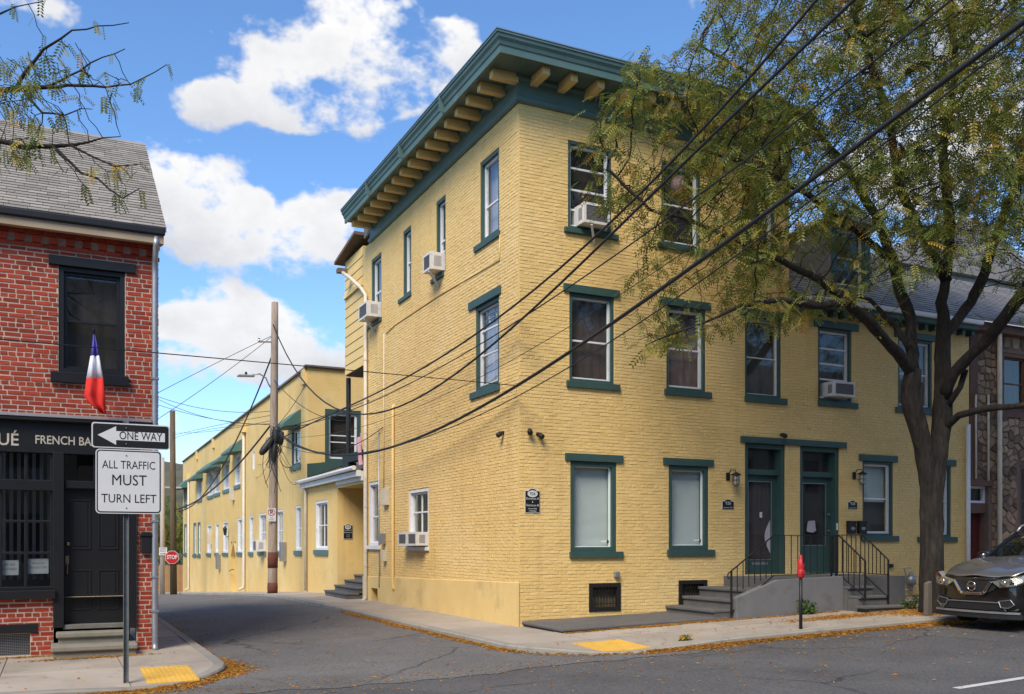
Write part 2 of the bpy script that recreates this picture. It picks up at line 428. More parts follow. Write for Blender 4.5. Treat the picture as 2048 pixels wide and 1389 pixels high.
def pavement(side, name):
    ol = outline(side)
    inner = []
    for i, p in enumerate(ol):
        a, b = ol[max(0, i-1)], ol[min(len(ol)-1, i+1)]; t = Vector((b[0]-a[0], b[1]-a[1])).normalized()
        nrm = Vector((-t.y, t.x))*(1 if side > 0 else -1); inner.append((p[0]+nrm.x*KW, p[1]+nrm.y*KW))
    root = bpy.data.objects.new(name, None); COL.objects.link(root); struct(root)
    # bed under the slabs
    mb = MB(); hl = 5.4 if side > 0 else 3.9
    for i in range(len(ol)-1):
        (a, b), (c, d) = inner[i], inner[i+1]
        back = lambda q: (max(q[0], .35), q[1]) if side > 0 and q[1] > .3 else ((min(q[0], -6.9), q[1]) if side < 0 and q[1] > .3 else (q[0], .4))
    # kerb stones
    run = 0; cur = [0]; pieces = []
    for i in range(1, len(ol)):
        run += math.dist(ol[i], ol[i-1]); cur.append(i)
        if run > 1.75 or i == len(ol)-1: pieces.append(cur); cur = [i]; run = 0
    rr = random.Random(11+side)
    for pc in pieces:
        mid = ol[pc[len(pc)//2]]
        if abs(mid[0]) > 30: continue
        mb = MB(); vs = []; h = rr.uniform(0, .006); sh = .006
        for k, i in enumerate(pc):
            p, q = Vector(ol[i]), Vector(inner[i])
            if k == 0: n = Vector(ol[pc[1]])-p; n.normalize(); p = p+n*sh; q = q+n*sh
            if k == len(pc)-1: n = Vector(ol[pc[-2]])-p; n.normalize(); p = p+n*sh; q = q+n*sh
            z = pz(p.x, p.y)+h; pin = p.lerp(q, .14)
            vs += [(p.x, p.y, z-.35), (p.x, p.y, z-.022), (pin.x, pin.y, z), (q.x, q.y, z), (q.x, q.y, z-.35)]
        n = len(pc); fs = [(5*i+j, 5*i+(j+1) % 5, 5*(i+1)+(j+1) % 5, 5*(i+1)+j) for i in range(n-1) for j in range(5)]
        fs += [(0, 1, 2, 3, 4), tuple(5*(n-1)+j for j in (4, 3, 2, 1, 0))]
        mb.add(vs, fs, rr.random()); mb.build('kerb_stone', m_kerb, root)
    # slabs, clipped to the kerb's inner line (convex corner as half planes)
    s = 1 if side > 0 else -1
    cx, cy = (-1.55+RC, -4.1+RC) if side > 0 else (-5.9-RC, -4.1+RC); ri = RC-KW
    xin = -1.55+KW if side > 0 else -5.9-KW; yin = -4.1+KW
    planes = [(s, 0, s*xin), (0, 1, yin)]
    for i in range(9):
        a = (math.pi+math.pi/2*(i+.5)/9) if side > 0 else (-math.pi/2*(i+.5)/9)
        nx, ny = -math.cos(a), -math.sin(a); planes.append((nx, ny, nx*cx+ny*cy-ri))
    cells = []
    if side > 0:
        xc = [-1.6, .02]+[.02+1.52*i for i in range(1, 16)]; yc = [-4.2, -2.62, -1.3, .3]
        cells += [(xc[i], xc[i+1], yc[j], yc[j+1]) for i in range(len(xc)-1) for j in range(3)]
        cells += [(-1.6, .3, .3+1.45*k, .3+1.45*(k+1)) for k in range(37)]
    else:
        xc = [-5.85, -7.25]+[-7.25-1.5*i for i in range(1, 12)]; yc = [-4.2, -2.2, -.9, .3]
        cells += [(xc[i+1], xc[i], yc[j], yc[j+1]) for i in range(len(xc)-1) for j in range(3)]
        cells += [(-6.8, -5.85, .3+1.5*k, .3+1.5*(k+1)) for k in range(32)]
    bed = MB()
    for (x0, x1, y0, y1) in cells:
        g = .006; mb = MB(); rv = rr.random(); h = rr.uniform(-.003, .003)
        nx = max(1, int((x1-x0)/.36)); ny = max(1, int((y1-y0)/.36))
        for i in range(nx):
            for j in range(ny):
                a0 = x0+g+(x1-x0-2*g)*i/nx; a1 = x0+g+(x1-x0-2*g)*(i+1)/nx; b0 = y0+g+(y1-y0-2*g)*j/ny; b1 = y0+g+(y1-y0-2*g)*(j+1)/ny
                pl = clip_poly([(a0,b0),(a1,b0),(a1,b1),(a0,b1)], planes)
                if len(pl) >= 3:
                    mb.add([(x, y, pz(x, y)+h-.002) for x, y in pl], [tuple(range(len(pl)))], rv)
                    bed.add([(x, y, pz(x, y)-.016) for x, y in clip_poly([(a0-.02,b0-.02),(a1+.02,b0-.02),(a1+.02,b1+.02),(a0-.02,b1+.02)], planes)], [tuple(range(len(clip_poly([(a0-.02,b0-.02),(a1+.02,b0-.02),(a1+.02,b1+.02),(a0-.02,b1+.02)], planes))))])
        if mb.f:
            bm = bmesh.new(); me = bpy.data.meshes.new('paving_slab'); me.from_pydata(mb.v, [], mb.f); bm.from_mesh(me)
            bmesh.ops.remove_doubles(bm, verts=bm.verts, dist=.001)
            r = bmesh.ops.extrude_face_region(bm, geom=bm.faces[:]); bmesh.ops.translate(bm, vec=(0, 0, -.02), verts=[v for v in r['geom'] if isinstance(v, bmesh.types.BMVert)])
            bmesh.ops.recalc_face_normals(bm, faces=bm.faces); bm.to_mesh(me); bm.free()
            at = me.attributes.new('rnd', 'FLOAT', 'POINT'); at.data.foreach_set('value', [rv]*len(me.vertices)); me.materials.append(m_conc)
            link('paving_slab', me, root)
    bed.build('slab_bed', m_base, root, recalc=False)
    return root
pavement(1, 'pavement'); pavement(-1, 'pavement')

# tactile plates with raised domes
m_tact = M('tactile_yellow', (.62, .36, .055), .8, var=.14, scale=5, dirt=(.36, .25, .1), dscale=6, damt=.5)
def tactile(x0, x1, y0, y1, label):
    mb = MB(); n = 10
    for i in range(n):
        for j in range(n):
            a0 = x0+(x1-x0)*i/n; a1 = x0+(x1-x0)*(i+1)/n; b0 = y0+(y1-y0)*j/n; b1 = y0+(y1-y0)*(j+1)/n
            c = [(a0,b0),(a1,b0),(a1,b1),(a0,b1)]
            mb.add([(x, y, pz(x, y)+.009) for x, y in c]+[(x, y, pz(x, y)-.01) for x, y in c], [(0,1,2,3),(0,4,5,1),(1,5,6,2),(2,6,7,3),(3,7,4,0)])
    o = mb.build('tactile_paving', m_tact, recalc=False); tag(o, label, 'tactile paving', 'yellow tactile plates at the crossing')
    dm = MB(); nx = int((x1-x0)/.06); ny = int((y1-y0)/.06)
    for i in range(nx):
        for j in range(ny):
            x = x0+(i+.5)*(x1-x0)/nx; y = y0+(j+.5)*(y1-y0)/ny; z = pz(x, y)+.008
            b = [(x+.014*math.cos(k*math.pi/3), y+.014*math.sin(k*math.pi/3), z) for k in range(6)]; t = [(x+.008*math.cos(k*math.pi/3), y+.008*math.sin(k*math.pi/3), z+.006) for k in range(6)]
            dm.add(b+t, [tuple(range(6, 12))]+[(k, (k+1) % 6, 6+(k+1) % 6, 6+k) for k in range(6)])
    stuff(dm.build('domes', m_tact, o, recalc=False))
tactile(-.48, .42, -3.92, -2.95, 'yellow dotted tactile plate on the pavement in front of the grey stone slab')
tactile(-7.05, -6.42, -3.72, -2.5, 'yellow dotted tactile plate on the pavement beside the traffic sign post')
# dashed centre line
m_paint = M('road_paint', (.5, .5, .48), .8, var=.25, scale=9, dirt=(.12, .12, .11), dscale=9, damt=.8)
a = on_z(1912, 1358, .1); b = on_z(2052, 1341, .12); dd = (b-a); dd.z = 0; dd.normalize(); nn = Vector((-dd.y, dd.x, 0))*.055; b2 = a+dd*3.0
struct(ground_poly('lane_marking', [(p.x, p.y) for p in (a-nn, b2-nn, b2+nn, a+nn)], .006, m_paint))
struct(ground_poly('lane_marking', [(p.x, p.y) for p in (a-dd*9-nn, a-dd*6-nn, a-dd*6+nn, a-dd*9+nn)], .006, m_paint))

# ------------------------------------------------------------------ materials of the houses
m_yel = M('yellow_paint', (.685, .47, .17), .62, var=.09, scale=1.1, bump=.35, bscale=42, rnd=.3, dirt=(.45, .31, .11), dscale=1.6, damt=.35, col2=(.72, .51, .205), spec=.35)
def weathered(m, amt=.5):
    """faded patches and long rain streaks in old paint"""
    nt = m.node_tree; L = nt.links; p = nt.nodes['Principled BSDF']; X.nt = nt; src = p.inputs['Base Color'].links[0].from_socket
    geo = [n for n in nt.nodes if n.type == 'NEW_GEOMETRY'][0]
    def nz(scl, vec, det=5):
        mp = nt.nodes.new('ShaderNodeMapping'); mp.inputs['Scale'].default_value = vec; L.new(geo.outputs['Position'], mp.inputs[0]); n = nt.nodes.new('ShaderNodeTexNoise'); L.new(mp.outputs[0], n.inputs['Vector']); n.inputs['Scale'].default_value = scl; n.inputs['Detail'].default_value = det; return X(n.outputs[0])
    f1 = nz(1.0, (3.5, 3.5, .22)).step(.52, .78)*amt; f2 = nz(.45, (1, 1, 1)).step(.45, .75)*amt
    a = nt.nodes.new('ShaderNodeMix'); a.data_type = 'RGBA'; a.blend_type = 'MULTIPLY'; L.new(f1.v, a.inputs[0]); L.new(src, a.inputs[6]); a.inputs[7].default_value = (.80, .76, .70, 1)
    b = nt.nodes.new('ShaderNodeMix'); b.data_type = 'RGBA'; L.new(f2.v, b.inputs[0]); L.new(a.outputs[2], b.inputs[6]); b.inputs[7].default_value = (.76, .58, .28, 1)
    f3 = nz(5.5, (1, 1, 1.6), 6).step(.66, .72)*nz(.8, (1, 1, 1), 2).step(.5, .62)*.55; f4 = nz(2.2, (1, 1, 1), 4).step(.6, .7)*.18
    c = nt.nodes.new('ShaderNodeMix'); c.data_type = 'RGBA'; L.new((f3+f4).v, c.inputs[0]); L.new(b.outputs[2], c.inputs[6]); c.inputs[7].default_value = (.42, .27, .12, 1)
    L.new(c.outputs[2], p.inputs['Base Color'])
m_yelj = M('yellow_joint', (.62, .43, .165), .8, var=.12, scale=2, bump=.3, bscale=60)
m_stucco = M('yellow_stucco', (.67, .47, .175), .7, var=.08, scale=1.0, bump=.18, bscale=30, dirt=(.40, .28, .12), dscale=.9, damt=.55, col2=(.71, .52, .22))
weathered(m_yel, .55)
m_grn = M('green_paint', (.036, .076, .066), .5, var=.15, scale=3, bump=.1, bscale=30, dirt=(.04, .075, .06), dscale=5, damt=.4)
m_corn = M('cornice_green', (.078, .138, .128), .45, var=.15, scale=2, bump=.08, bscale=12, dirt=(.14, .19, .175), dscale=2.5, damt=.5)
m_wht = M('white_vinyl', (.66, .66, .67), .45, var=.06, scale=6, dirt=(.42, .41, .38), dscale=4, damt=.35)
m_cream = M('bracket_cream', (.62, .45, .19), .65, var=.1, scale=4)
m_blk = M('black_iron', (.012, .012, .012), .5, var=.2, scale=20)
m_plq = M('plaque_black', (.012, .013, .014), .4)
m_let = M('plaque_lettering', (.55, .55, .52), .5)
m_stone = M('bluestone', (.105, .10, .095), .85, var=.2, scale=3, bump=.3, bscale=50, dirt=(.17, .15, .125), dscale=2.2, damt=.5)
m_stoop = M('stoop_grey', (.15, .15, .152), .85, var=.12, scale=2.5, bump=.25, bscale=60, dirt=(.075, .07, .065), dscale=1.5, damt=.6)
m_glass = glass()
m_cdark = M('curtain_and_room_dark', (.035, .028, .028), .9, var=.3, scale=3)  # dark curtains; also paints the shade of unlit rooms behind the glass
m_cbrown = M('curtain_brown', (.075, .055, .055), .9, var=.25, scale=2)
m_cpink = M('curtain_pink', (.20, .14, .14), .9, var=.35, scale=4)
m_cgrey = M('screen_grey', (.085, .08, .078), .9, var=.15, scale=2)
m_cpale = M('curtain_pale', (.42, .38, .42), .85, var=.12, scale=3)
m_blind = M('blind_slats', (.66, .70, .68), .6, var=.06, scale=2)
m_acw = M('ac_white', (.58, .57, .55), .5, var=.1, scale=8, dirt=(.35, .32, .28), dscale=9, damt=.5)
m_acg = M('ac_grille', (.16, .15, .15), .7, var=.2, scale=30)
m_pipe = M('pipe_cream', (.56, .50, .40), .55, var=.12, scale=4, dirt=(.3, .25, .18), dscale=5, damt=.5)
m_steel = M('grey_metal', (.30, .31, .32), .4, metal=.6, var=.15, scale=6)
m_rust = M('dark_coping', (.13, .095, .075), .85, var=.3, scale=4)
CURT = dict(dark=m_cdark, brown=m_cbrown, pink=m_cpink, grey=m_cgrey, pale=m_cpale)

def curtain(name, parent, wall, u0, u1, z0, z1, d, mat, amp=.012):
    mb = MB(); n = 18
    for i in range(n+1):
        u = u0+(u1-u0)*i/n; dd = d+amp*math.sin(i*1.9)+amp*.6*math.sin(i*.77+1)
        mb.v += [wall.p(u, dd, z0), wall.p(u, dd, z1)]; mb.r += [.5, .5]
    mb.f = [(2*i, 2*i+2, 2*i+3, 2*i+1) for i in range(n)]
    return mb.build(name, mat, parent, smooth=True, recalc=False)
def blind(parent, wall, u0, u1, z0, z1, d, pitch=.022, mat=None):
    mb = MB(); z = z0+.01
    while z < z1-.012:
        a = [wall.p(u0, d+.006, z), wall.p(u1, d+.006, z), wall.p(u1, d-.006, z+pitch*1.02), wall.p(u0, d-.006, z+pitch*1.02)]
        mb.add(a+[wall.p(u0, d+.003, z-.001), wall.p(u1, d+.003, z-.001), wall.p(u1, d-.009, z+pitch*1.02), wall.p(u0, d-.009, z+pitch*1.02)], [(0,1,2,3),(7,6,5,4),(0,4,5,1),(2,6,7,3)])
        z += pitch
    wall.box(mb, u0, u1, d-.015, d+.02, z1-.03, z1)
    return stuff(mb.build('blind', mat or m_blind, parent, recalc=False))
def ring(mb, wall, u0, u1, z0, z1, w, d0, d1, wb=None):
    wb = w if wb is None else wb
    wall.box(mb, u0, u0+w, d0, d1, z0, z1); wall.box(mb, u1-w, u1, d0, d1, z0, z1)
    wall.box(mb, u0+w, u1-w, d0, d1, z1-w, z1); wall.box(mb, u0+w, u1-w, d0, d1, z0, z0+wb)
def window(parent, wall, hole, cas=None, frm=None, cw=.055, fw=.05, rails=(.5,), cols=1, inner='dark', depth=.09, sill=None, lintel=None, blind_to=None, bar=.035, name='window'):
    """casing mesh is the part; frame, sash bars, panes sill and lintel hang under it"""
    u0, u1, z0, z1 = hole; cas = cas or m_grn; frm = frm or m_wht
    mb = MB(); e = .003; ring(mb, wall, u0+e, u1-e, z0+e, z1-e, cw, -depth-.08, -.012)
    w = mb.build(name, cas, parent)
    a, b, c, g = u0+cw, u1-cw, z0+cw, z1-cw
    mb = MB(); ring(mb, wall, a+e, b-e, c+e, g-e, fw, -depth-.05, -depth+.012); mb.build('frame', frm, w)
    a += fw; b -= fw; c += fw; g -= fw
    zs = [c]+[c+(g-c)*r for r in rails]+[g]; us = spread(a, b, cols)
    if len(rails) or cols > 1:
        mb = MB()
        for r in zs[1:-1]: mb = MB(); wall.box(mb, a-.004, b+.004, -depth-.035, -depth, r-bar/2, r+bar/2); mb.build('sash_rail', frm, w)
        for k, u in enumerate(us[1:-1]): mb = MB(); wall.box(mb, u-bar*.5, u+bar*.5, -depth-.03, -depth-.004, c-.004, g+.004); mb.build('mullion', frm, w)
    for i in range(len(zs)-1):
        for k in range(cols):
            mb = MB(); wall.box(mb, us[k]-.003, us[k+1]+.003, -depth-.026, -depth-.020, zs[i]-.003, zs[i+1]+.003); mb.build('pane', m_glass, w)
    if inner == 'blind': blind(w, wall, a-.03, b+.03, c-.03, g+.04, -depth-.12); curtain('curtain', w, wall, u0-.02, u1+.02, z0-.02, z1+.02, -.29, m_cgrey)
    else:
        curtain('curtain', w, wall, u0-.02, u1+.02, z0-.02, z1+.02, -.28, CURT[inner])  # the dark sheet stands in for the shade of an unlit room
        if blind_to: blind(w, wall, a-.03, b+.03, c+(g-c)*blind_to, g+.04, -depth-.12)
    if sill:
        s0, s1, h, pr = sill; mb = MB(); wall.box(mb, s0, s1, -.07, pr, z0-h, z0); mb.build('sill', cas, w, bevel=.006)
    if lintel:
        s0, s1, h, pr = lintel; mb = MB(); wall.box(mb, s0, s1, -.07, pr, z1, z1+h); mb.build('lintel', cas, w, bevel=.006)
    return w
def air_con(wall, u0, u1, z0, z1, out, label, back=.2, bracket=True):
    c = wall.p((u0+u1)/2, 0, z0); t = thing('air_conditioner', label, 'air conditioner', c, group='air conditioners in the windows')
    mb = MB(); wall.box(mb, u0, u1, -back, out-.03, z0, z1); mb.build('housing', m_acw, t, bevel=.008)
    f = .05; mb = MB(); ring(mb, wall, u0, u1, z0, z1, f, out-.03, out); mb.build('front_frame', m_acw, t)
    mb = MB(); wall.box(mb, u0+f, u1-f, out-.028, out-.016, z0+f, z1-f); gr = mb.build('grille', m_acg, t)
    mb = MB(); n = 12
    for i in range(n):
        z = z0+f+(z1-z0-2*f)*(i+.5)/n; wall.box(mb, u0+f, u1-f, out-.016, out-.009, z-.004, z+.004)
    stuff(mb.build('fins', m_acg, gr))
    mb = MB(); n = 6
    for i in range(n):
        d = out*(.25+.5*i/n); wall.box(mb, u0-.004, u1+.004, d, d+.014, z0+(z1-z0)*.2, z1-(z1-z0)*.2)
    stuff(mb.build('side_vent', m_acg, t))
    if bracket:
        mb = MB(); um = (u0+u1)/2
        mb.bar(wall.p(um+.1, .02, z0-.30), wall.p(um-.12, out*.95, z0-.02), .045); mb.build('support_bracket', m_acw, t)
    return t

WF = Wall('F', 0); WS = Wall('S', 0)
UB = fx(1578)                      # party line between the corner building and the row house
SB = sy(727)                       # rear end of the side wall
ZT = 10.24
cb = thing('corner_building', 'three storey yellow painted brick corner building with green bracketed cornice', 'building', (0, 0, 0))

def fh(pl, pr, yt, yb, ref=None):  # opening on the front from picture measurements taken at its edge
    ref = ref or pl; return (fx(pl), fx(pr), fz(ref, yb), fz(ref, yt))
h3a = fh(1136, 1223, 280, 456); h3b = (fx(1323), fx(1401), h3a[2], h3a[3]); h3c = (fx(1484), fx(1550), h3a[2], h3a[3])
h2a = fh(1139, 1228, 585, 762); h2b = (fx(1333), fx(1411), h2a[2], h2a[3]); h2c = (fx(1490), fx(1562), h2a[2], h2a[3])
h1a = fh(1141, 1233, 922, 1104); h1b = (fx(1337.5), fx(1417), h1a[2]+.03, h1a[3])
hd1 = fh(1490, 1571, 886, 1150)
PLAT = hd1[2]-.02
hv1 = fh(1180, 1238, 1170, 1221); hv2 = fh(1359, 1411, 1164, 1212)
front = [h3a, h3b, h3c, h2a, h2b, h2c, h1a, h1b, hd1, hv1, hv2]
wall_sheet('front_wall', cb, WF, 0, UB, -.3, ZT, front, m_yelj, depth=.3)
def sh(pl, pr, ref, yt, yb): return (sy(pr), sy(pl), sz(ref, yb), sz(ref, yt))
s3a = sh(960.3, 998.3, 960.3, 327.5, 489); s3b = sh(872.4, 891.5, 872.4, 408, 557); s3c = sh(806.4, 822.5, 806.4, 463, 603); s3d = sh(743, 763, 743, 523.7, 645)
for i, h in enumerate((s3b, s3c, s3d)): pass
zt3 = s3a[3]
s3b = (s3b[0], s3b[1], s3a[2]-.05, zt3); s3c = (s3c[0], s3c[1], s3a[2]+.02, zt3); s3d = (s3d[0], s3d[1], s3a[2]-.1, zt3)
s2a = sh(951, 998.3, 951, 617, 785)
s1a = sh(737.5, 759, 737.5, 966, 1092); s1b = sh(817, 857, 817, 981, 1094)
shole = sh(744, 757, 744, 1176, 1206)
side = [s3a, s3b, s3c, s3d, s2a, s1a, s1b, shole]
wall_sheet('side_wall', cb, WS, 0, SB, -.4, ZT, side, m_yelj, depth=.3)
bricks(cb, WF, .012, UB, .02, ZT, front, m_yel, seed=1, singles=150, joint=.009, proud=.0055)
bricks(cb, WS, .012, SB, .62, ZT, side, m_yel, seed=2, singles=150, joint=.009, proud=.0055)
# rendered plinth along the lane
mb = MB(); za, zb = .89, .70
for (a, b) in ((-.024, shole[0]), (shole[1], SB)):
    f = lambda y: za+(zb-za)*y/SB
    mb.hexa([(-.026, a, -.3), (.0, a, -.3), (.0, b, -.3), (-.026, b, -.3), (-.026, a, f(a)), (.0, a, f(a)+.012), (.0, b, f(b)+.012), (-.026, b, f(b))])
f = lambda y: za+(zb-za)*y/SB
mb.hexa([(-.026, shole[0], shole[3]), (0, shole[0], shole[3]), (0, shole[1], shole[3]), (-.026, shole[1], shole[3]), (-.026, shole[0], f(shole[0])), (0, shole[0], f(shole[0])+.012), (0, shole[1], f(shole[1])+.012), (-.026, shole[1], f(shole[1]))])
mb.build('plinth', m_stucco, cb)
mb = MB(); WS.box(mb, shole[0]-.02, shole[1]+.02, -.34, -.29, shole[2]-.05, shole[3]+.05); mb.build('vent_recess', m_stucco, cb)
# closing walls, floor of the roof
mb = MB(); mb.add([(UB, 0, 0), (UB, SB, 0), (UB, SB, ZT), (UB, 0, ZT)], [(0, 1, 2, 3)]); mb.add([(0, SB, -.3), (UB, SB, -.3), (UB, SB, ZT), (0, SB, ZT)], [(0, 1, 2, 3)]); mb.build('rear_wall', m_yelj, cb)
m_roofing = M('flat_roof', (.12, .12, .12), .9)
mb = MB(); mb.box((.01, .01, ZT+.3), (UB-.01, SB-.01, 10.98)); mb.build('roof', m_roofing, cb)
# cornice swept round the corner
CE = 9.45
def sweep(name, prof, mat):
    mb = MB(); n = len(prof)
    for o, z in prof: mb.v += [(-o, CE+min(o, .15), z), (-o, -o, z), (UB+.02, -o, z)]; mb.r += [.5]*3
    for i in range(n):
        j = (i+1) % n
        for k in (0, 1): mb.f.append((3*i+k, 3*i+k+1, 3*j+k+1, 3*j+k))
    mb.f += [tuple(3*i for i in range(n)), tuple(3*i+2 for i in reversed(range(n)))]
    return mb.build(name, mat, cb)
sweep('frieze', [(-.05, 10.20), (.05, 10.20), (.085, 10.23), (.085, 10.30), (.045, 10.33), (.045, 10.62), (.10, 10.66), (.10, 10.72), (-.05, 10.72)], m_corn)
sweep('cornice', [(-.02, 10.725), (.70, 10.725), (.70, 10.68), (.745, 10.68), (.75, 10.80), (.77, 10.82), (.79, 10.88), (.83, 10.93), (.84, 10.99), (.86, 10.99), (.86, 11.03), (.5, 11.07), (-.02, 11.07)], m_corn)
m_flash = M('roof_flashing', (.33, .36, .38), .35, metal=.7, var=.15, scale=3)
sweep('flashing', [(.46, 11.073), (.872, 11.033), (.872, 11.055), (.46, 11.10)], m_flash)
bw = .15
def bracket(c, ax):
    mb = MB()
    if ax == 's': mb.box((-.60, c-bw/2, 10.555), (-.046, c+bw/2, 10.722))
    else: mb.box((c-bw/2, -.60, 10.555), (c+bw/2, -.046, 10.722))
    mb.build('bracket', m_cream, cb, bevel=.006)
for i in range(17): bracket(-.02+i*.585, 's')
for i in range(11): bracket(.30+i*.605, 'f')
for i, y in enumerate((2.0, 4.6, 7.2)):   # gutter joints on the cornice
    mb = MB(); mb.box((-.875, y-.012, 10.69), (-.70, y+.012, 11.06)); mb.build('gutter_joint', m_corn, cb)

# windows of the corner building
g = lambda pl, pr, h, pr2=.05: (fx(pl), fx(pr), h, pr2)
window(cb, WF, h3a, inner='dark', rails=(.20, .46, .74), sill=g(1127.5, 1234.5, .10, .07), fw=.045)
window(cb, WF, h3b, inner='dark', rails=(.5,), sill=g(1314, 1412, .10, .07))
window(cb, WF, h3c, inner='dark', rails=(.5,), sill=g(1476, 1560, .10, .07))
window(cb, WF, h2a, inner='brown', rails=(.47,), sill=g(1132, 1238, .13, .06), lintel=g(1126, 1238, .16), fw=.04)
window(cb, WF, h2b, inner='pink', rails=(.5,), sill=g(1328, 1421, .13, .06), lintel=g(1318, 1419.5, .16))
window(cb, WF, h2c, inner='grey', rails=(.5,), fw=.025, bar=.02, sill=g(1488.5, 1572, .13, .06), lintel=g(1479.5, 1570.5, .16))
for h, a, b, c, e in ((h1a, 1138.5, 1244.5, 1129.5, 1244.7), (h1b, 1333.5, 1427.5, 1325.5, 1425.5)):
    w = window(cb, WF, h, inner='blind', rails=(), frm=m_blind, fw=.02, cw=.09, depth=.10, sill=g(a, b, .13, .06), lintel=g(c, e, .15))
    mb = MB(); WF.box(mb, h[1]-.30, h[1]-.16, -.114, -.111, h[2]+.19, h[2]+.23); mb.build('sticker', m_wht, w)
    mb = MB(); mb.lathe([(.001, 0), (.035, 0), (.035, .004), (.001, .004)], WF.p(h[1]-.14, -.116, h[2]+.2), 12, 'y'); mb.build('sticker', m_plq, w)
sg = lambda pl, pr, h, d=.05: (sy(pr), sy(pl), h, d)
window(cb, WS, s3a, inner='pale', rails=(.42,), sill=sg(950.8, 1000.7, .12), cw=.07)
window(cb, WS, s3b, inner='dark', rails=(.28, .45), sill=sg(864, 889, .10), cw=.07)
window(cb, WS, s3c, inner='grey', rails=(.5,), sill=sg(798.8, 823, .10), cw=.07)
window(cb, WS, s3d, inner='grey', rails=(.45,), sill=sg(736, 764, .10), cw=.07)
w2 = window(cb, WS, s2a, inner='pale', rails=(.40, .74), sill=sg(942.7, 1000.7, .14), lintel=sg(940, 1003, .17), cw=.08)
mb = MB(); a, b = s2a[0]+.15, s2a[1]-.15; c, e = s2a[2]+(s2a[3]-s2a[2])*.76, s2a[3]-.14      # leaded transom
for i in range(6):
    u = a+(b-a)*i/5; mb.bar(WS.p(u, -.105, c), WS.p(u+(.1 if i % 2 else -.1)*(0 < i < 5), -.105, e), .009)
for i in range(4): z = c+(e-c)*i/3; mb.bar(WS.p(a, -.105, z), WS.p(b, -.105, z), .009)
mb.build('leading', m_steel, w2)
window(cb, WS, s1a, cas=m_wht, inner='grey', rails=(.45,), sill=(s1a[0]-.1, s1a[1]+.1, .1, .07), cw=.08)
window(cb, WS, s1b, cas=m_wht, inner='dark', rails=(.62,), cols=2, sill=(s1b[0]-.06, s1b[1]+.06, .09, .06), cw=.08)
def acz(h, frac): return h[2]+.05, h[2]+.05+frac
u0, u1, z0, z1 = h3a; air_con(WF, u0+.2, u1-.22, z0+.06, z0+.46, .30, 'white air conditioner on a wooden prop in the top floor street window')
u0, u1, z0, z1 = s3b; air_con(WS, u0+.06, u1-.06, z0+.02, z0+.42, .36, 'white air conditioner with angled prop in the narrow top floor window on the lane side')
u0, u1, z0, z1 = s3d; air_con(WS, u0+.06, u1-.06, z0+.02, z0+.44, .40, 'white air conditioner with angled prop in the rearmost top floor window beside the downpipe')
u0, u1, z0, z1 = s1b; um = (u0+u1)/2
for a, b, w_ in ((u0+.05, um-.04, 'the street corner'), (um+.04, u1-.05, 'the yellow vent pipe')): air_con(WS, a, b, z0+.03, z0+.36, .30, 'white air conditioner in the ground floor lane window nearer ' + w_, bracket=False)

# basement vents with iron grilles
m_vent = M('vent_interior', (.16, .125, .07), .9, var=.3, scale=5)
for h in (hv1, hv2):
    mb = MB(); ring(mb, WF, h[0]-.03, h[1]+.03, h[2]-.03, h[3]+.03, .085, -.06, .03); v = mb.build('basement_vent', m_blk, cb, bevel=.006)
    n = 9; a, b = h[0]+.06, h[1]-.06
    for i in range(n):
        u = a+(b-a)*i/(n-1); mb = MB(); WF.box(mb, u-.006, u+.006, -.03, -.018, h[2]+.05, h[3]-.05); WF.box(mb, u-.012, u+.012, -.036, -.012, (h[2]+h[3])/2-.03, (h[2]+h[3])/2+.03); mb.build('bar', m_blk, v)
    mb = MB()
    for z in (h[2]+.12, h[3]-.12): WF.box(mb, a-.02, b+.02, -.034, -.014, z-.007, z+.007)
    mb.build('cross_bar', m_blk, v); mb = MB(); WF.box(mb, h[0], h[1], -.16, -.13, h[2], h[3]); mb.build('backing', m_vent, v)

# row house next door
rh = thing('row_house', 'two storey yellow brick row house with slate roof and dormer behind the tree', 'building', (UB, 0, .2))
UE = fx(1938); ZR = 7.02
h2d = fh(1636, 1703, 654, 801); h2e = (fx(1796), fx(1864), h2d[2], h2d[3])
h1c = fh(1725, 1786, 922, 1072); h1d = (fx(1842), fx(1902), h1c[2]-.02, h1c[3]-.02)
hd2 = (fx(1600), fx(1679), hd1[2], hd1[3])
hol = [h2d, h2e, h1c, h1d, hd2]
wall_sheet('front_wall', rh, WF, UB+.001, UE, -.1, ZR+.25, hol, m_yelj, depth=.3)
bricks(rh, WF, UB, UE, .1, ZR+.05, hol, m_yel, seed=3, singles=150, joint=.009, proud=.0055)
window(rh, WF, h2d, inner='dark', rails=(.28, .52, .76), sill=g(1635, 1713.5, .13, .06), lintel=g(1626.5, 1715, .16))
window(rh, WF, h2e, inner='grey', rails=(.5,), sill=g(1790, 1871, .13, .06), lintel=g(1788, 1872, .16))
window(rh, WF, h1c, inner='grey', rails=(.5,), blind_to=.45, sill=g(1722, 1795, .13, .06), lintel=g(1717.5, 1793, .15))
window(rh, WF, h1d, inner='grey', rails=(.5,), sill=g(1834, 1912, .13, .06), lintel=g(1832, 1910, .15))
u0, u1, z0, z1 = h2d; air_con(WF, u0+.24, u1-.14, z0+.09, z0+.43, .26, 'white window air conditioner in the upper window of the row house', bracket=False)

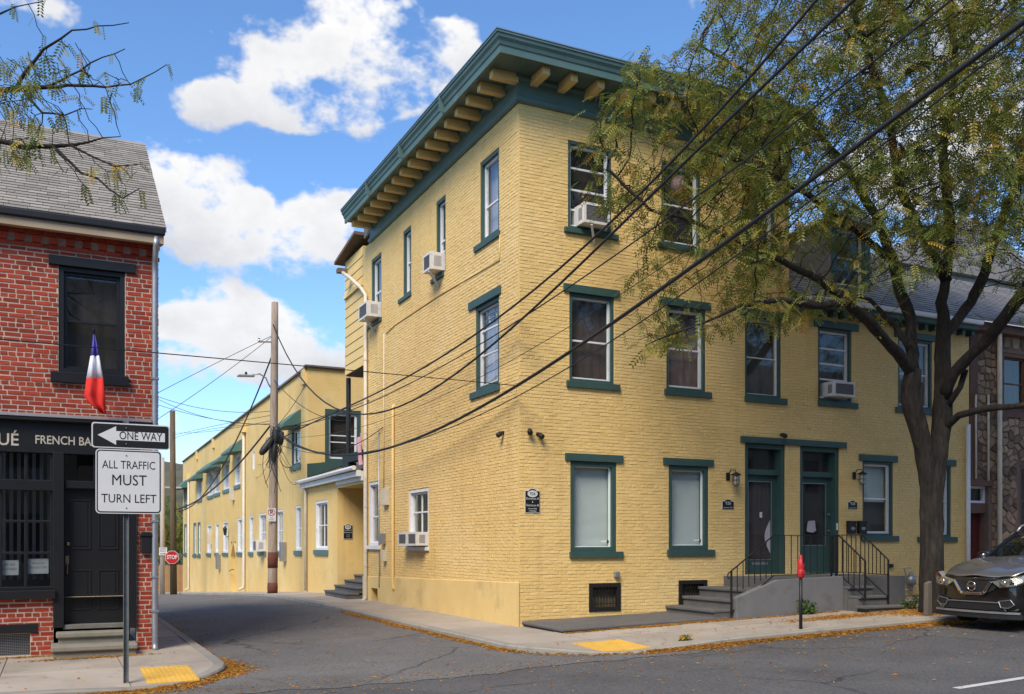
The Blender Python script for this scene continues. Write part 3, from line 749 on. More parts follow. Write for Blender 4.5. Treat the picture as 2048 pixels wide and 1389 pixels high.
# doors with transoms, one lintel over both
mb = MB(); WF.box(mb, fx(1480), fx(1690.5), -.1, .06, hd1[3], hd1[3]+.14); mb.build('door_lintel', m_grn, cb, bevel=.006)
def house_door(parent, h, kind):
    u0, u1, z0, z1 = h; zt = z1-.62
    mb = MB(); ring(mb, WF, u0+.003, u1-.003, z0, z1-.003, .1, -.28, -.03, wb=.03); WF.box(mb, u0+.1, u1-.1, -.28, -.10, zt-.06, zt+.06)
    d = mb.build('door_frame', m_grn, parent)
    mb = MB(); WF.box(mb, u0+.1, u1-.1, -.24, -.235, zt+.06, z1-.1); mb.build('transom_pane', m_glass, d)
    curtain('transom_lining', d, WF, u0, u1, zt, z1, -.285, m_cdark)
    a, b, c, e = u0+.10, u1-.10, z0+.03, zt-.06
    mb = MB(); ring(mb, WF, a, b, c, e, .15, -.24, -.19, wb=.30 if kind == 1 else .62); leaf = mb.build('door', m_grn, parent)
    zb = c+(.30 if kind == 1 else .62)
    mb = MB(); WF.box(mb, a+.15, b-.15, -.225, -.219, zb, e-.15); mb.build('pane', m_glass, leaf)
    curtain('curtain', leaf, WF, a+.10, b-.10, zb-.04, e-.1, -.262, m_cbrown if kind == 1 else m_cdark, amp=.006)
    mb = MB(); ring(mb, WF, a+.135, b-.135, zb-.015, e-.135, .018, -.19, -.182); mb.build('glazing_bead', m_steel, leaf)
    k = MB()
    ux = a+.07 if kind == 1 else b-.07
    for zz in (z0+.98, z0+1.36): k.lathe([(.001, 0), (.03, 0), (.03, -.03), (.001, -.03)], WF.p(ux, .19, 0)[:2]+(zz,), 10, 'y') if False else k.lathe([(.001, -.0), (.028, -.0), (.028, -.04), (.001, -.04)], (ux, .19, zz), 10, 'y')
    k.build('lock', m_steel, leaf)
    if kind == 1:
        mb = MB(); WF.box(mb, a+.25, b-.25, -.19, -.184, c+.18, c+.235); mb.build('mail_slot', m_steel, leaf)
        mb = MB(); WF.box(mb, (a+b)/2+.02, (a+b)/2+.09, -.217, -.214, e-.95, e-.83); s = mb.build('number_card', m_wht, leaf)
        text('numeral', '1', .1, m_plq, WF.p((a+b)/2+.055, -.213, e-.89), FACE_F, leaf, ext=.0005)
        mb = MB(); mb.add([WF.p(b-.155-.16*math.sin(t)*1.0, -.216, e-1.0-.75*i/14) for i, t in enumerate([math.pi*k/14 for k in range(15)])]+[WF.p(b-.152, -.216, e-1.0-.75*i/14) for i in range(15)],
              [(i, i+1, i+16, i+15) for i in range(14)]); mb.build('torn_film', m_cpale, leaf, recalc=False)
    else:
        mb = MB(); mb.add([WF.p(a+.30+x, -.217, e-1.25+z) for x, z in ((0, .0), (.02, .16), (.05, .24), (.25, .25), (.27, .1), (.29, .02), (.2, -.03), (.08, -.02))], [tuple(range(8))]); mb.build('paper_notice', m_cpale, leaf, recalc=False)
        mb = MB(); WF.box(mb, u1-.07, u1-.03, -.03, -.015, z0+1.0, z0+1.16); mb.build('doorbell', m_wht, d)
house_door(cb, hd1, 1); house_door(rh, hd2, 2)

# ------------------------------------------------------------------ roof and dormer of the row house
m_slate = M('slate', (.17, .165, .16), .7, var=.25, scale=3, rnd=.6, bump=.2, bscale=60, col2=(.21, .195, .185))
def slate_roof(parent, x0, x1, eave, ridge, mat, ex=.16, w=.26, seed=1, singles=0, xs=None):
    """courses of overlapping slates on a slope that climbs towards +Y"""
    (ye, ze), (yr, zr) = eave, ridge; L = math.hypot(yr-ye, zr-ze); dy, dz = (yr-ye)/L, (zr-ze)/L; ny, nz = -dz, dy
    mb = MB(); mb.hexa([(x0,ye-ny*0-dy*.0,ze-.06),(x1,ye,ze-.06),(x1,yr,zr-.06),(x0,yr,zr-.06),(x0,ye,ze),(x1,ye,ze),(x1,yr,zr),(x0,yr,zr)]); mb.build('roof_deck', mat, parent)
    rg = random.Random(seed); pieces = []; n = int(L/ex)
    a, b = xs or (x0, x1)
    for j in range(n):
        s0 = j*ex; x = a-(w/2 if j % 2 else 0)-rg.uniform(0, .03)
        while x < b:
            ww = w*rg.uniform(.9, 1.1); p, q = max(a, x)+.003, min(b, x+ww)-.003; x += ww
            if q-p < .02: continue
            t0 = .020+rg.uniform(0, .004); d0 = rg.uniform(-.006, .006); s1 = min(s0+ex*1.12, L)
            def P(x, s, t): return (x, ye+dy*s+ny*t, ze+dz*s+nz*t)
            pieces.append(([P(p,s0+d0,.004),P(q,s0+d0,.004),P(q,s1,.003),P(p,s1,.003),P(p,s0+d0,t0),P(q,s0+d0,t0),P(q,s1,.007),P(p,s1,.007)], rg.random()))
    pieces.sort(key=lambda r: (Vector(r[0][4])-CAM).length)
    for vs, r in pieces[:singles]: mb = MB(); mb.add(vs, [(4,5,6,7),(0,1,5,4),(1,2,6,5),(3,0,4,7)], r); mb.build('shingle', mat, parent)
    mb = MB()
    for vs, r in pieces[singles:]: mb.add(vs, [(4,5,6,7),(0,1,5,4),(1,2,6,5),(3,0,4,7)], r)
    if mb.f: stuff(mb.build('shingles', mat, parent, recalc=False))
RE = 7.22
rr = MB(); 
slate_roof(rh, UB+.02, UE+.1, (-.36, RE), (3.1, 9.85), m_slate, seed=4, singles=0)
mb = MB(); mb.add([(UB, 3.1, 9.85), (UE, 3.1, 9.85), (UE, 8, 7), (UB, 8, 7)], [(0,1,2,3)]); mb.build('rear_roof', m_slate, rh, recalc=False)
mb = MB(); mb.box((UB+.03, -.30, 6.98), (UE, -.012, 7.17)); mb.build('cornice', m_grn, rh, bevel=.01)
mb = MB(); mb.box((UB+.03, -.40, 7.10), (UE+.05, -.30, 7.21)); mb.build('gutter', m_wht, rh, bevel=.02)
for i in range(18):
    mb = MB(); x = UB+.2+i*(UE-UB-.3)/17; mb.box((x-.05, -.20, 6.86), (x+.05, -.012, 6.98)); mb.build('dentil', m_grn, rh)
# dormer
DX0, DX1 = fx(1660, .25), fx(1738, .25); DZ0, DZ1 = 7.62, 9.25; DY = .22
WD = Wall('F', DY)
hdm = (DX0+.16, DX1-.16, DZ0+.1, DZ1-.12)
wall_sheet('dormer_front', rh, WD, DX0, DX1, DZ0, DZ1, [hdm], m_grn, depth=.3)
for x in (DX0, DX1):
    mb = MB(); mb.prism([(x-.02, DY+.003, DZ0), (x-.02, DY+.003, DZ1), (x-.02, 2.3, DZ1), (x-.02, .3, DZ0-.02)], (.04, 0, 0)); mb.build('dormer_cheek', m_slate, rh)
m_dorm = M('dormer_roofing', (.30, .31, .32), .6, var=.2, scale=2)
mb = MB(); cxm = (DX0+DX1)/2
mb.add([(DX0-.14, DY-.16, DZ1), (cxm, DY-.16, DZ1+.42), (DX1+.14, DY-.16, DZ1), (DX0-.14, 2.6, DZ1), (cxm, 2.9, DZ1+.42), (DX1+.14, 2.6, DZ1)], [(0,1,4,3),(1,2,5,4),(0,2,1),(0,3,5,2)]); mb.build('dormer_roof', m_dorm, rh)
mb = MB(); mb.box((DX0-.12, DY-.12, DZ1-.1), (DX1+.12, DY-.003, DZ1)); mb.build('dormer_cornice', m_grn, rh)
window(rh, WD, hdm, inner='dark', rails=(.5,), cw=.04, frm=M('dormer_cream', (.58, .53, .42), .6))

# ------------------------------------------------------------------ stoop, slab, railings
def gy(px, py, y): return on_y(px, py, y)
SY = -1.8
sl = thing('stone_slab', 'low grey stone slab lying against the yellow wall beside the stoop', 'slab', (2, -.8, 0))
mb = MB(); mb.hexa([(.12,-1.56,-.2),(3.74,-1.56,-.2),(3.74,-.012,-.2),(.12,-.012,-.2),(.12,-1.56,.065),(3.74,-1.56,.155),(3.74,-.012,.175),(.12,-.012,.085)]); mb.build('slab_base', m_stone, sl)
mb = MB(); mb.hexa([(.06,-1.64,.066),(3.78,-1.64,.156),(3.78,-.012,.176),(.06,-.012,.086),(.06,-1.64,.126),(3.78,-1.64,.216),(3.78,-.012,.236),(.06,-.012,.146)]); mb.build('slab_top', m_stone, sl, bevel=.018)
st = thing('stoop', 'grey rendered stoop with stone steps on both sides below the two green doors', 'stoop', (5.5, -1, .15))
XL, XR = 3.85, 6.62
mb = MB(); mb.prism([(XL, SY, -.05), (XL, SY, gz(XL, SY)+.42), (XL+1.02, SY, PLAT-.02), (XR, SY, PLAT+.03), (XR, SY, -.05)], (0, .17, 0)); mb.build('side_wall', m_stoop, st, bevel=.012)
mb = MB(); mb.box((4.95, SY+.172, -.05), (8.6, -.012, PLAT)); mb.build('landing', m_stone, st)
for i in range(3):                       # flight that climbs along the house from the slab
    z1 = .36+i*.19; x0 = 3.42+i*.42
    mb = MB(); mb.box((x0+.04, SY+.19, -.05), (4.949, -.013, z1-.06)); mb.build('riser', m_stone, st)
    mb = MB(); mb.box((x0, SY+.176, z1-.058), (x0+.50 if i < 2 else 4.948, -.014, z1)); mb.build('tread', m_stone, st, bevel=.012)
for i in range(3):                       # flight that drops to the pavement from the second door
    z1 = PLAT-.185*(i+1); y1 = SY+.17-.30*i; xw = (7.36+.10*i)
    mb = MB(); mb.box((XR+.003-.0*i, y1-.27, -.05), (xw-.02, SY+.171 if i == 0 else y1+.0, z1-.055)); mb.build('riser', m_stone, st)
    mb = MB(); mb.box((XR+.002-(.12 if i == 2 else 0), y1-.31, z1-.053), (xw, y1-.001 if i else SY+.170, z1)); mb.build('tread', m_stone, st, bevel=.012)
def rail_panel(parent, pts, base, n, post=.03, thick=.014):
    """top rail along pts (x,y,z), bars down to base(x,y)"""
    segs = [(Vector(pts[i]), Vector(pts[i+1])) for i in range(len(pts)-1)]; tot = sum((b-a).length for a, b in segs)
    mb = MB()
    for a, b in segs: mb.bar(a, b, .035, .016)
    mb.build('handrail', m_blk, parent)
    mb = MB()
    low = []
    for p in pts: low.append(Vector((p[0], p[1], base(p[0], p[1])+.08)))
    for a, b in zip(low, low[1:]): mb.bar(a, b, .03, .014)
    mb.build('bottom_rail', m_blk, parent)
    for k in range(n+1):
        s = tot*k/n
        for a, b in segs:
            l = (b-a).length
            if s <= l+1e-6: p = a.lerp(b, s/l); break
            s -= l
        end = k in (0, n); mb = MB(); w = post if end else thick
        zb = base(p.x, p.y)+(0 if end else .08); mb.box((p.x-w/2, p.y-w/2, zb), (p.x+w/2, p.y+w/2, p.z)); mb.build('post' if end else 'bar', m_blk, parent)
ra = thing('iron_railing', 'black iron railing along the grey stoop wall and down its side flight', 'railing', (5, SY, .5), group='black iron railings of the stoop')
YR = SY+.08; ZR2 = PLAT+.87
slope = lambda x, y: (PLAT-.02+.03) if x > 4.86 else gz(x, y)+.42+(PLAT-.42-gz(x, y))*max(0, (x-XL))/1.02
rail_panel(ra, [(3.78, YR, 1.12), (4.84, YR, ZR2), (6.50, YR, ZR2)], lambda x, y: slope(x, y)-(.36 if x < 3.84 else 0), 17)
mb = MB(); mb.tube([(3.78, YR, 1.12), (3.70, YR, 1.07), (3.69, YR, 1.0), (3.73, YR, .97)], .014, 6); mb.build('scroll', m_blk, ra)
rb = thing('iron_railing', 'short black iron railing stepping down beside the stoop wall at the second door', 'railing', (6.6, SY, .5), group='black iron railings of the stoop')
st_base = lambda x, y: PLAT if y > SY+.17 else PLAT+(y-SY-.17)*.60
rail_panel(rb, [(6.66, SY+.38, ZR2), (6.66, SY+.16, ZR2), (6.66, SY-.55, ZR2-.52)], lambda x, y: st_base(x, y)-.02, 6)
rc = thing('iron_railing', 'black iron railing on the far side of the flight below the mailboxes', 'railing', (7.3, SY, .5), group='black iron railings of the stoop')
rail_panel(rc, [(7.38, SY+1.05, ZR2+.02), (7.38, SY+.2, ZR2+.02), (7.38, SY-.48, ZR2-.50)], lambda x, y: PLAT+.0 if y > SY+.1 else PLAT-.02, 13)
mb = MB(); mb.bar((7.38, SY+.17, PLAT+.05), (7.38, SY-.50, PLAT-.42), .03, .014); mb.bar((7.38, SY-.48, PLAT-.02), (7.38, SY-.48, gz(7.4, SY)+.1), .03); mb.build('stringer', m_blk, rc)
mb = MB(); mb.lathe([(.001, 0), (.09, .0), (.13, .05), (.12, .055), (.001, .03)], (7.0, -1.15, PLAT), 14)
tag(mb.build('dish', m_wht), 'small white dish left on the top step by the railing', 'dish')

# ------------------------------------------------------------------ wall fittings
m_lamp = M('lamp_glass', (.35, .33, .28), .2, var=.1, spec=.6)
def lantern(u, z, label):
    t = thing('wall_lantern', label, 'lantern', (u, 0, z), group='black caged wall lanterns by the doors')
    mb = MB(); mb.box((u-.08, -.035, z-.05), (u+.02, -.008, z+.12)); mb.build('back_plate', m_blk, t, bevel=.008)
    mb = MB(); mb.tube([(u-.03, -.03, z+.06), (u-.02, -.10, z+.17), (u+.05, -.17, z+.17), (u+.06, -.18, z+.10)], .012, 6); mb.build('arm', m_blk, t)
    c = (u+.06, -.18, z); mb = MB(); mb.lathe([(.03, .12), (.06, .10), (.11, .075), (.115, .06), (.05, .062)], c, 14); mb.build('shade', m_blk, t, smooth=True)
    mb = MB(); mb.lathe([(.04, .07), (.058, .03), (.06, -.12), (.045, -.16), (.001, -.17)], c, 12); mb.build('globe', m_lamp, t, smooth=True)
    mb = MB()
    for k in range(6):
        a = k*math.pi/3; x, y = math.cos(a)*.075, math.sin(a)*.075; mb.tube([(c[0]+x, c[1]+y, z+.07), (c[0]+x*1.02, c[1]+y*1.02, z-.12), (c[0]+x*.4, c[1]+y*.4, z-.19)], .006, 4)
    mb.tube([(c[0]+.078*math.cos(k*.524), c[1]+.078*math.sin(k*.524), z-.05) for k in range(13)], .006, 4); stuff(mb.build('cage', m_blk, t))
lantern(fx(1457, 0), fz(1457, 957), 'black caged wall lantern above the house number by the first door')
lantern(fx(1709, 0), fz(1709, 955), 'black caged wall lantern between the second door and the window')
def plaque(wall, u, z, w, h, lines, label, name='plaque'):
    o = wall.p(u, 0, z); t = thing(name, label, 'plaque', o)
    a = w/2; n = 8; top = h/2
    pts = [(-a, -h/2), (a, -h/2), (a, top-.06*w), (a*.55, top-.06*w)]+[(a*.55*math.cos(math.pi*k/n), top-.06*w+.14*w*math.sin(math.pi*k/n)) for k in range(1, n)]+[(-a*.55, top-.06*w), (-a, top-.06*w)]
    for s, d0, d1, m, nm in ((1.0, .008, .020, m_let, 'border'), (.94, .019, .024, m_plq, 'board')):
        mb = MB(); poly = [wall.p(u+x*s, d0, z+y*s) for x, y in pts]; off = Vector(wall.p(0, d1, 0))-Vector(wall.p(0, d0, 0)); mb.prism(poly, off); mb.build(nm, m, t)
    for (s, dz, size, oval) in lines:
        if oval:
            mb = MB(); poly = [wall.p(u+math.cos(k*.3927)*w*.34, .024, z+dz+math.sin(k*.3927)*size*.8) for k in range(16)]; mb.prism(poly, Vector(wall.p(0, .027, 0))-Vector(wall.p(0, .024, 0))); mb.build('oval', m_let, t)
        text('lettering', s, size, m_plq if oval else m_let, wall.p(u, .0285 if oval else .0255, z+dz), FACE_F if wall.side == 'F' else FACE_S, t, ext=.001, bold=.0)
    return t
PF = .0
plaque(WF, (fx(1049)+fx(1079))/2, fz(1064, 1003), fx(1079)-fx(1049), .46, [('926', .145, .085, 1), ('Entrance A', .05, .062, 0), ('&', -.015, .05, 0), ('Entrance B', -.08, .062, 0), ('Around Side', -.145, .038, 0), ('of Building', -.19, .038, 0)], 'tall black plaque pointing to entrances A and B near the building corner')
plaque(WF, fx(1455), fz(1455, 1010), .32, .19, [('926', .03, .10, 0), ('N WALNUT STREET', -.06, .028, 0)], 'small arched black house number plaque 926 below a lantern')
plaque(WF, fx(1704), fz(1704, 1011), .30, .18, [('928', .03, .095, 0), ('N WALNUT STREET', -.06, .026, 0)], 'small arched black house number plaque 928 above the mailboxes')
for k, px in enumerate((1699, 1720)):
    u = fx(px); z = fz(px, 1055); mb = MB(); mb.box((u-.115, -.11, z-.15), (u+.115, -.008, z+.13)); t = thing('mailbox', 'black wall mailbox with oval badge, ' + ('the one next to the door' if k == 0 else 'the one next to the window'), 'mailbox', (u, 0, z), group='pair of black mailboxes')
    mb.build('box', m_blk, t, bevel=.01); mb = MB(); mb.box((u-.12, -.12, z+.09), (u+.12, -.008, z+.15)); mb.build('lid', m_blk, t, bevel=.012)
    mb = MB(); mb.prism([(u+.065*math.cos(q*.3927), -.1105, z-.03+.038*math.sin(q*.3927)) for q in range(16)], (0, -.004, 0)); mb.build('badge', m_steel, t)
def flood(p, aim, label):
    t = thing('flood_light', label, 'flood light', p, group='black flood lights on the corner'); p = Vector(p); aim = Vector(aim).normalized()
    mb = MB(); mb.tube([p, p+aim*.05], .035, 10); mb.build('mount', m_blk, t)
    q = p+aim*.05; d = (aim+Vector((0, 0, -.7))).normalized(); mb = MB(); mb.tube([q-d*.02, q+d*.03, q+d*.10, q+d*.12], [.02, .05, .055, .052], 12); mb.build('lamp_head', m_blk, t, smooth=True)
q = on_x(1008, 866); flood((0, q.y, q.z), (-1, 0, 0), 'black flood light alone on the lane side of the corner')
q = on_y(1059, 861); flood((q.x, 0, q.z), (-.4, -1, 0), 'upper black flood light on the street side of the corner')
q = on_y(1074, 869); flood((q.x, 0, q.z), (.4, -1, 0), 'lower black flood light on the street side of the corner')
q = on_y(1558, 871); flood((q.x, -.06, q.z), (0, -1, .2), 'small black camera on the lintel over the doors')
def util_box(wall, u, z, w, h, d, mat, label, name='junction_box'):
    mb = MB(); wall.box(mb, u-w/2, u+w/2, .004, d, z-h/2, z+h/2); mb2 = MB()
    o = mb.build(name, mat, bevel=.008, origin=wall.p(u, 0, z)); return tag(o, label, 'utility box')
q = on_y(1231, 1149); util_box(WF, q.x, q.z, .10, .11, .10, m_steel, 'small grey outlet box on the wall above a basement grille')
q = on_y(1779, 1132); util_box(WF, q.x, q.z, .09, .09, .09, m_blk, 'small dark outlet box on the wall beside the railing')
# gas meter by the tree
gm = thing('gas_meter', 'grey gas meter and pipe on the yellow wall behind the tree trunk', 'gas meter', (fx(1824), -.2, .3))
xg = fx(1822, -.2); mb = MB(); mb.tube([(fx(1800), -.02, fz(1800, 1179)), (fx(1808), -.2, fz(1805, 1179)), (fx(1808, -.2), -.2, fz(1808, 1136)), (xg, -.2, fz(1808, 1136))], .018, 8); mb.build('pipe', m_steel, gm)
zg = fz(1822, 1160); mb = MB(); mb.lathe([(.03, -.26), (.05, -.2), (.06, -.12), (.11, -.1), (.13, 0), (.11, .1), (.06, .12), (.05, .18), (.02, .2)], (xg, -.2, zg), 12); mb.build('meter_body', m_steel, gm, smooth=True)
# lane side: downpipe, conduits, boxes
dp = thing('downpipe', 'cream downpipe at the rear corner of the yellow building, swan neck at top', 'downpipe', (-.1, SB-.1, 0))
yb = sy(731, -.08)
mb = MB(); mb.tube([(-.35, sy(684, -.35), sz(684, 545, -.35)), (-.30, sy(700, -.3), sz(700, 556, -.3)), (-.1, yb+.35, sz(726, 574, -.1)), (-.08, yb, sz(731, 590, -.08)), (-.08, yb, .2), (-.08, yb, .08), (-.18, yb-.02, .0)], .055, 10); mb.build('pipe', m_pipe, dp, smooth=True)
for z in (1.0, 2.7, 4.8, 6.9): mb = MB(); mb.lathe([(.064, 0), (.064, .04)], (-.08, yb, z), 10); mb.build('strap', m_pipe, dp)
mb = MB(); mb.box((-.5, sy(684, -.35)-.1, sz(684, 545, -.35)-.03), (-.2, sy(684, -.35)+.1, sz(684, 545, -.35)+.10)); mb.build('hopper', m_rust, dp)
def conduit(pts, r, mat, label, name='conduit'):
    mb = MB(); mb.tube(pts, r, 8); return tag(mb.build(name, mat, smooth=True, origin=pts[0]), label, 'pipe')
q0, q1 = on_x(786, 815, -.045), on_x(786, 1175, -.045)
conduit([(-.012, q0.y, q0.z+.05), (-.045, q0.y, q0.z), (-.05, q0.y, q1.z+.1), (-.05, q0.y, q1.z), (-.02, q0.y-.05, q1.z-.06)], .04, m_yel, 'yellow painted vent pipe running down the lane wall')
q0, q1 = on_x(768, 668, -.02), on_x(768, 990, -.02)
conduit([(-.02, q0.y, q0.z), (-.024, q0.y, (q0.z+q1.z)/2), (-.02, q0.y+.02, q1.z)], .016, m_pipe, 'thin conduit running down the lane wall to the meter box')
q0, q1 = on_x(758, 860, -.02), on_x(762, 1165, -.02); conduit([(-.02, q0.y, q0.z), (-.02, q0.y, q1.z+1.2), (-.03, q0.y-.08, q1.z+.3), (-.03, q0.y-.05, q1.z-.15)], .02, m_steel, 'grey cable conduit beside the ground floor lane window')
for px, py, w, h, mt, lb in ((769, 994, .34, .46, m_pipe, 'cream electric meter box high on the lane wall'), (764, 1078, .2, .3, m_steel, 'grey junction box low on the lane wall'), (767, 1112, .18, .3, m_pipe, 'small cream box lowest on the lane wall conduit')):
    q = on_x(px, py, -.08); util_box(WS, q.y, q.z, w, h, .12, mt, lb)
# cable clipped across the side wall
pts = [on_x(px, py, -.018) for px, py in ((1000, 470), (999, 520), (940, 555), (880, 590), (820, 630), (790, 650), (772, 668))]
pts = [(-.018, p.y, p.z) for p in pts]; conduit(pts, .011, m_yel, 'painted cable clipped in a slope across the lane wall', 'wall_cable')

# ------------------------------------------------------------------ rear bay with wide siding, porch post
m_siding = M('yellow_siding', (.66, .47, .18), .6, var=.06, scale=1.5)
bay = 'siding_board'
BY0, BY1 = SB+.001, sy(690, -.03); BZ0, BZ1 = 6.85, 10.35
mb = MB(); mb.box((0, BY0, BZ0), (3.2, BY1, BZ1)); mb.build('rear_bay', m_siding, cb)
nb = 12
for i in range(nb):
    z = BZ0+(BZ1-BZ0)*i/nb; h = (BZ1-BZ0)/nb; fl = .05 if abs(z-9.2) < .2 else 0
    mb = MB(); mb.hexa([(-.03-fl, BY0, z), (0, BY0, z), (0, BY1+.03, z), (-.03-fl, BY1+.03, z), (-.012, BY0, z+h-.004), (0, BY0, z+h-.004), (0, BY1+.03, z+h-.004), (-.012, BY1+.03, z+h-.004)]); mb.build('siding_board', m_siding, cb)
mb = MB(); mb.prism([(-.28, BY0-.0, BZ1+.30), (-.28, BY1+.35, BZ1-.02), (3.3, BY1+.35, BZ1-.02), (3.3, BY0, BZ1+.30)], (0, 0, .09)); mb.build('bay_roof', m_rust, cb)
mb = MB(); mb.box((.02, BY0, BZ0-.03), (3.1, BY1-.02, BZ0-.002)); mb.build('bay_soffit', m_rust, cb)
ypost = sy(697, .15)
mb = MB(); mb.tube([(.15, ypost, 4.4), (.15, ypost, BZ0-.03)], .075, 10); mb.build('porch_post', m_blk, cb)
mb = MB(); mb.box((.05, SB+.02, 4.16), (.22, ypost+.35, 4.42)); mb.build('porch_beam', m_blk, cb)
mb = MB(); mb.box((.03, ypost-.35, 3.92), (.3, ypost+.3, 4.158)); mb.build('beam_block', m_blk, cb)
m_cloth = M('purple_cloth', (.42, .28, .42), .9, var=.5, scale=14, col2=(.6, .3, .3))
mb = MB(); y0 = sy(727, -.02)+.12
for i in range(9):
    for j in range(9):
        u, v = i/8, j/8; mb.v.append((-.02-.04*math.sin(u*7+v*3), y0+.42*u-.1*v, 4.85-.95*v+.05*math.sin(u*5))); mb.r.append(.5)
mb.f = [(a*9+b, (a+1)*9+b, (a+1)*9+b+1, a*9+b+1) for a in range(8) for b in range(8)]
tag(mb.build('cloth', m_cloth, smooth=True, recalc=False), 'purple patterned cloth hung over the dark beam of the rear porch', 'cloth')

# ------------------------------------------------------------------ long two storey building up the lane
def brickpaint(name, col, ysc=1):
    m = M(name, col, .65, var=.08, scale=.7, dirt=tuple(c*.78 for c in col), dscale=.8, damt=.5)
    nt = m.node_tree; L = nt.links; p = nt.nodes['Principled BSDF']
    geo = [n for n in nt.nodes if n.type == 'NEW_GEOMETRY'][0]; sp = nt.nodes.new('ShaderNodeSeparateXYZ'); L.new(geo.outputs['Position'], sp.inputs[0])
    X.nt = nt; s = X(sp.outputs[0])+X(sp.outputs[1]); cbn = nt.nodes.new('ShaderNodeCombineXYZ'); L.new(s.v, cbn.inputs[0]); L.new(sp.outputs[2], cbn.inputs[1])
    b = nt.nodes.new('ShaderNodeTexBrick'); L.new(cbn.outputs[0], b.inputs['Vector']); b.inputs['Scale'].default_value = 1
    b.inputs['Brick Width'].default_value = .215; b.inputs['Row Height'].default_value = .068; b.inputs['Mortar Size'].default_value = .008; b.inputs['Mortar Smooth'].default_value = .3
    b.inputs[1].default_value = b.inputs[2].default_value = (1, 1, 1, 1); b.inputs[3].default_value = (0, 0, 0, 1)
    bp = nt.nodes.new('ShaderNodeBump'); bp.inputs['Strength'].default_value = .8; bp.inputs['Distance'].default_value = .012; L.new(b.outputs[0], bp.inputs['Height']); L.new(bp.outputs[0], p.inputs['Normal'])
    return m
m_ybr = brickpaint('yellow_brick_far', (.685, .47, .17)); weathered(m_ybr, .6)
lb = thing('lane_building', 'long two storey yellow brick building with green awnings stretching along the lane', 'building', (1, 30, -.5))
Y0, Y1 = sy(615), sy(366); AY0 = sy(675)
zt = lambda y: 7.93-(y-Y0)*.0145
ZB = -2.2
dz_ = lambda y: -.0135*(y-15)
lows = []; LW = []
for pl, pr in ((631, 655.5), (591, 603), (551, 566), (517.7, 532), (498.7, 506), (475, 486), (446, 456), (430.7, 437), (414, 422)):
    ya, yb2 = sy(pr), sy(pl); LW.append((ya, yb2, 1.43+dz_(ya), 3.10+dz_(ya)))
GW = [(sy(b), sy(a), .95, 3.0) for a, b in ((395, 401), (386.5, 392.5), (368, 373.5))]
UW = [(sy(b), sy(a), zlo+dz_(sy(b)), zhi+dz_(sy(b))) for a, b, zlo, zhi in ((583, 601, 4.62, 6.02), (469.5, 480.5, 4.75, 6.3), (447, 458, 4.75, 6.2), (428.5, 440, 4.75, 6.25), (416, 426.5, 4.75, 6.25), (395, 404, 4.8, 6.25), (368.5, 374, 4.8, 6.2))]
NW = [(sy(509), sy(504.5), 5.0, 5.9)]
ARCH = (sy(471.5), sy(461.5), -.75, 1.75)
for nm, a, b, hl, zz in (('annex_wall', AY0, Y0, LW[:1], 3.82), ('lane_wall', Y0, Y1, LW[1:]+GW+UW+NW+[ARCH], None)):
    top = zz or 7.35
    wall_sheet(nm, lb, WS, a, b, ZB, top, hl, m_ybr, depth=.3)
mb = MB(); mb.add([(0, Y0, 7.35), (0, Y1, 7.35), (0, Y1, zt(Y1)), (0, Y0, zt(Y0))], [(0, 1, 2, 3)]); mb.build('parapet_wall', m_ybr, lb, recalc=False)
he = (fx(650, Y0), fx(722, Y0), fz(650, 925, Y0), fz(650, 818, Y0))
WE = Wall('F', Y0)
wall_sheet('end_wall', lb, WE, 0, 9, 3.0, zt(Y0), [he], m_ybr, depth=.3)
mb = MB(); mb.add([(0, Y1, ZB), (9, Y1, ZB), (9, Y1, 7.4), (0, Y1, 7.4)], [(0, 1, 2, 3)]); mb.build('far_wall', m_ybr, lb, recalc=False)
mb = MB(); mb.box((.2, Y0+.3, 7.0), (8.9, Y1-.1, 7.2)); mb.build('flat_roof', m_roofing, lb)
n = 46
for i in range(n):                        # tile coping along the parapet
    y = Y0+(Y1-Y0)*i/n; y2 = Y0+(Y1-Y0)*(i+1)/n; mb = MB(); zc = zt(y); 
    mb.hexa([(-.09,y+.01,zc-.03),(.22,y+.01,zc+.02),(.22,y2-.01,zt(y2)+.02),(-.09,y2-.01,zt(y2)-.03),(-.07,y+.01,zc+.06),(.2,y+.01,zc+.12),(.2,y2-.01,zt(y2)+.12),(-.07,y2-.01,zt(y2)+.06)]); mb.build('coping_tile', m_rust, lb)
mb = MB(); mb.box((-.1, Y0-.1, zt(Y0)), (9, Y0+.2, zt(Y0)+.09)); mb.build('end_coping', m_rust, lb)
for y in (Y0+.35, sy(428), sy(395)): mb = MB(); mb.box((-.10, y-.25, zt(y)-.55), (-.004, y+.25, zt(y)-.02)); mb.build('scupper', m_yel, lb)
window(lb, WE, he, inner='dark', rails=(.36, .52), cw=.14, fw=.07, sill=(he[0]-.12, he[1]+.1, .14, .05))
def lw(h, cas, two=False, inner='grey', sillm=None):
    w = window(lb, WS, h, cas=cas, inner=inner, rails=(.5,), cols=2 if two else 1, cw=.08)
    mb = MB(); WS.box(mb, h[0]-.1, h[1]+.1, -.05, .06, h[2]-.17, h[2]); mb.build('sill', m_corn, w)
for i, h in enumerate(LW): lw(h, m_wht, h[1]-h[0] > 1.1, inner='dark' if i in (3, 0) else 'grey')
for h in GW: lw(h, m_corn, inner='grey')
for i, h in enumerate(UW): lw(h, m_grn if i in (0, 6) else m_wht, h[1]-h[0] > 1.3)
for h in NW: window(lb, WS, h, cas=m_wht, inner='pale', rails=(), cw=.06)
u0, u1, z0, z1 = LW[3]; air_con(WS, u0+.1, u0+.85, z0+.02, z0+.5, .4, 'white air conditioner in a lane window behind the utility pole', bracket=False)
